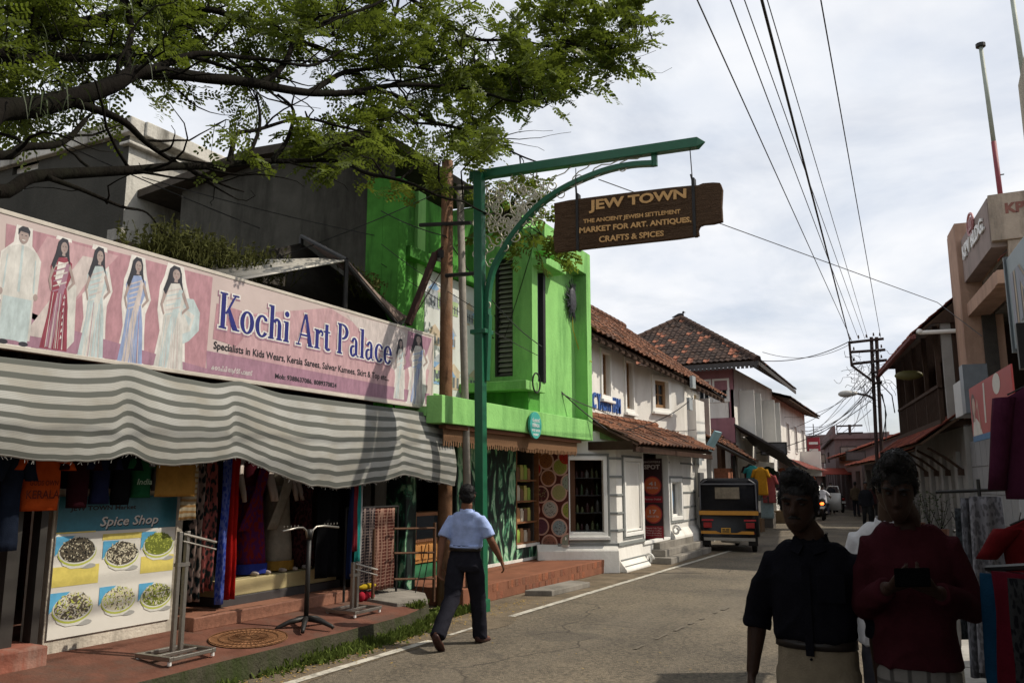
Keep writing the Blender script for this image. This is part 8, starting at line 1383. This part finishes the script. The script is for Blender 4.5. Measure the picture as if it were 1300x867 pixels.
def hatchback(loc, rz, col, label, door=False):
    M = Matrix.Translation(V(loc)) @ Matrix.Rotation(rz, 4, 'Z'); t = T('parked_car', loc, label, 'car', 'cars parked on the left far down the street', 0)
    W_ = lambda b: (setattr(b, 'v', [tuple(M @ V(v)) for v in b.v]), b)[1]
    def sec_(y, w, z0, z1, rr=.1): return [V((-w*.96, y, z0)), V((-w, y, (z0+z1)*.5)), V((-w+rr*.6, y, z1-rr*.3)), V((-w+rr*1.6, y, z1)), V((w-rr*1.6, y, z1)), V((w-rr*.6, y, z1-rr*.3)), V((w, y, (z0+z1)*.5)), V((w*.96, y, z0))]
    pm_ = mat('car_paint_%.2f' % col[0], col, .25, .05, spec=.6)
    b = B(); b.loft([sec_(0, .70, .32, .78), sec_(.08, .76, .24, .95), sec_(.5, .80, .22, .98), sec_(1.8, .82, .22, .96), sec_(2.9, .80, .22, .92), sec_(3.6, .74, .26, .74), sec_(3.72, .66, .34, .62)]); O('body', W_(b), pm_, t, True)
    b = B(); b.loft([[V((sx*w, y, z)) for sx, z in ((-1, z0), (-.86, z1), (.86, z1), (1, z0))] for y, w, z0, z1 in ((.10,.74,.94,.98), (.42,.74,.95,1.42), (1.2,.74,.95,1.50), (2.0,.74,.94,1.46), (2.75,.74,.92,.98))]); O('roof', W_(b), pm_, t, True)
    b = B(); b.poly((-.58,.13,1.0), (.58,.13,1.0), (.50,.375,1.36), (-.50,.375,1.36)); b.poly((-.56,2.68,1.03), (.56,2.68,1.03), (.52,2.10,1.42), (-.52,2.10,1.42)); 
    for q in (-1, 1): b.poly((q*.725,.62,1.0), (q*.725,2.35,1.0), (q*.655,1.95,1.40), (q*.645,.68,1.40))
    b.v = [tuple(V(v)+(V((0,-.025,.01)) if V(v).y < .5 and abs(V(v).x) < .6 else V((0,.03,.02)) if abs(V(v).x) < .6 else V((math.copysign(.025, v[0]),0,0)))) for v in b.v]; O('window', W_(b), glass('car_glass', (.02,.022,.025)), t)
    for q in (-1, 1):
        b = B(); b.box(q*.62-.1, q*.62+.1, -.02, .08, .72, .95); O('tail_lamp', W_(b), M_lampred, t, bevel=.02)
        for y in (.62, 3.0): wheel(M @ V((q*.72, y, .29)), M.to_3x3() @ V((1,0,0)), .29, .17, t)
    b = B(); b.box(-.74, .74, -.06, .06, .30, .48); O('bumper', W_(b), pm_, t, bevel=.03); b = B(); b.box(-.25, .25, -.075, -.05, .52, .64); O('number_plate', W_(b), mat('plate_white', (.6,.6,.58), .5), t)
    if door: b = B(); b.obox((1.15,1.55,.72), (.40,-.28,0), (.02,.03,0), (0,0,.42)); b.tube([(.8,1.8,1.14), (1.0,1.65,1.48), (1.45,1.33,1.46), (1.52,1.28,1.14)], .03, 5); O('open_door', W_(b), pm_, t, True)
    return t
hatchback((-5.95, 43.2, 0), R(4), (.55,.54,.52), 'white hatchback parked on the left with its street-side door open', True); hatchback((-7.1, 52.5, 0), R(8), (.18,.30,.36), 'pale teal car parked ahead of the white hatchback')
def motorbike(loc, rz, label, lit, rider=None):
    M = Matrix.Translation(V(loc)) @ Matrix.Rotation(rz, 4, 'Z'); t = T('motorbike', loc, label, 'motorbike', 'motorbikes in the street'); W_ = lambda b: (setattr(b, 'v', [tuple(M @ V(v)) for v in b.v]), b)[1]
    for y in (.0, 1.25): wheel(M @ V((0, y+.3, .29)), M.to_3x3() @ V((1,0,0)), .29, .10, t)
    b = B(); b.tube([(0,.15,.72), (0,.5,.76), (0,.85,.80), (0,1.15,.86), (0,1.35,.80)], [.08,.13,.13,.15,.08], 10); b.tube([(0,.6,.4), (0,1.1,.45)], [.16,.17], 10); b.tube([(0,1.35,.85), (0,1.55,.3)], .035, 8); b.tube([(0,.75,.6), (0,.3,.29)], .04, 8); O('body', W_(b), M_ablack, t, True)
    b = B(); b.tube([(0,.02,.80), (0,.4,.84), (0,.8,.82)], [.09,.13,.10], 10); O('seat', W_(b), M_rubber, t, True); b = B(); b.tube([(-.36,1.15,1.02), (-.2,1.28,1.05), (.2,1.28,1.05), (.36,1.15,1.02)], .018, 6); [b.tube([(q*.3,1.2,1.05), (q*.36,1.22,1.25)], .008, 4) or b.ell((q*.37,1.22,1.28), .06, .02, .045, 8, 6) for q in (-1, 1)]; O('handlebar', W_(b), M_black, t)
    b = B(); b.ell((0,-.04,.74), .085, .05, .065, 12, 8); O('tail_light', W_(b), mat('tail_lit', (.5,.05,.01), .3, emit=((1,.12,.02), 6)) if lit else M_lampred, t, True); b = B(); b.box(-.10, .10, -.06, -.045, .52, .63); O('number_plate', W_(b), mat('plate_white', (.6,.6,.58), .5), t); b = B(); b.tube([(.14,.9,.35), (.16,.1,.36)], .045, 8); O('exhaust', W_(b), M_steel, t); return t
motorbike((-4.73, 39.2, 0), R(4), 'motorbike with a glowing red tail light behind the parked white car', True)
person('rider in a white shirt seated on the motorbike with the lit tail light', (-4.76, 39.75, -.09), R(184), 1.68, dict(lean=(0,-.08,-.0), hipL=(.09,.0,.92), hipR=(-.09,.0,.92), knL=(.20,-.42,.80), knR=(-.20,-.42,.80), anL=(.17,-.30,.40), anR=(-.17,-.30,.40), toeL=(.18,-.50,.36), toeR=(-.18,-.50,.36), elL=(.30,-.20,1.15), elR=(-.30,-.20,1.15), wrL=(.32,-.50,1.10), wrR=(-.32,-.50,1.10)), shirt_c=(.58,.58,.62), trous=(.10,.10,.12), sleeve='short', voxel=.018, detail=False, tuck=False, hem=.88)
d = ray(1083, 640); p = CAMP+d*(58/d.y); motorbike((p.x, p.y, 0), R(8), 'distant motorbike with a small lit tail light near the far bend', True)
d = ray(1071, 640); p = CAMP+d*(50/d.y); motorbike((p.x, p.y, 0), R(20), 'dark motorbike parked beyond the open car door', False); d = ray(1075, 640); p = CAMP+d*(66/d.y); motorbike((p.x, p.y, 0), R(-10), 'dark motorbike parked farthest along the street', False)
p = D(1224, 640, 9.5); motorbike((.55, 10.2, .06), R(5), 'dark parked motorbike behind the scarves at the right wall', False)

# pieces that can be told apart become parts of their own
def split(o):
    me = o.data; p = list(range(len(me.vertices)))
    def f(a):
        while p[a] != a: p[a] = p[p[a]]; a = p[a]
        return a
    for e in me.edges:
        a, c = f(e.vertices[0]), f(e.vertices[1]); p[a] = c
    g = {}
    for pl in me.polygons: g.setdefault(f(pl.vertices[0]), []).append(pl)
    if not 2 <= len(g) <= 60: return
    for i, pls in enumerate(g.values()):
        b = B(); ix = {}
        for pl in pls:
            for v in pl.vertices:
                if v not in ix: ix[v] = len(b.v); b.v.append(tuple(me.vertices[v].co))
            b.f.append(tuple(ix[v] for v in pl.vertices)); b.m.append(pl.material_index)
        m2 = b.mesh(o.name, list(me.materials), me.polygons[0].use_smooth)
        if i == 0: keep = m2
        else: c = o.copy(); c.data = m2; c.name = o.name.split('.')[0]; COL.objects.link(c)
    o.data = keep
SPLIT = {'bracket', 'crossarm', 'crossbar', 'insulator', 'hanger_rod', 'strap', 'rail', 'post', 'stay_wire', 'shelf', 'sill', 'pilaster', 'gable', 'gable_boards', 'plinth', 'foot', 'floor_slab', 'roof_slab', 'support_pole', 'stem', 'shutter_rail', 'white_bars', 'beam', 'tarp_roof', 'plinth_line', 'gutter', 'strut', 'collar', 'clamp_band', 'panel_edging', 'grey_band', 'inner_wall', 'shaft', 'baluster'}
for o in list(COL.objects):
    if o.type == 'MESH' and o.parent and o.name.split('.')[0] in SPLIT and o.parent.get('category') and o.parent['category'] != 'person': split(o)
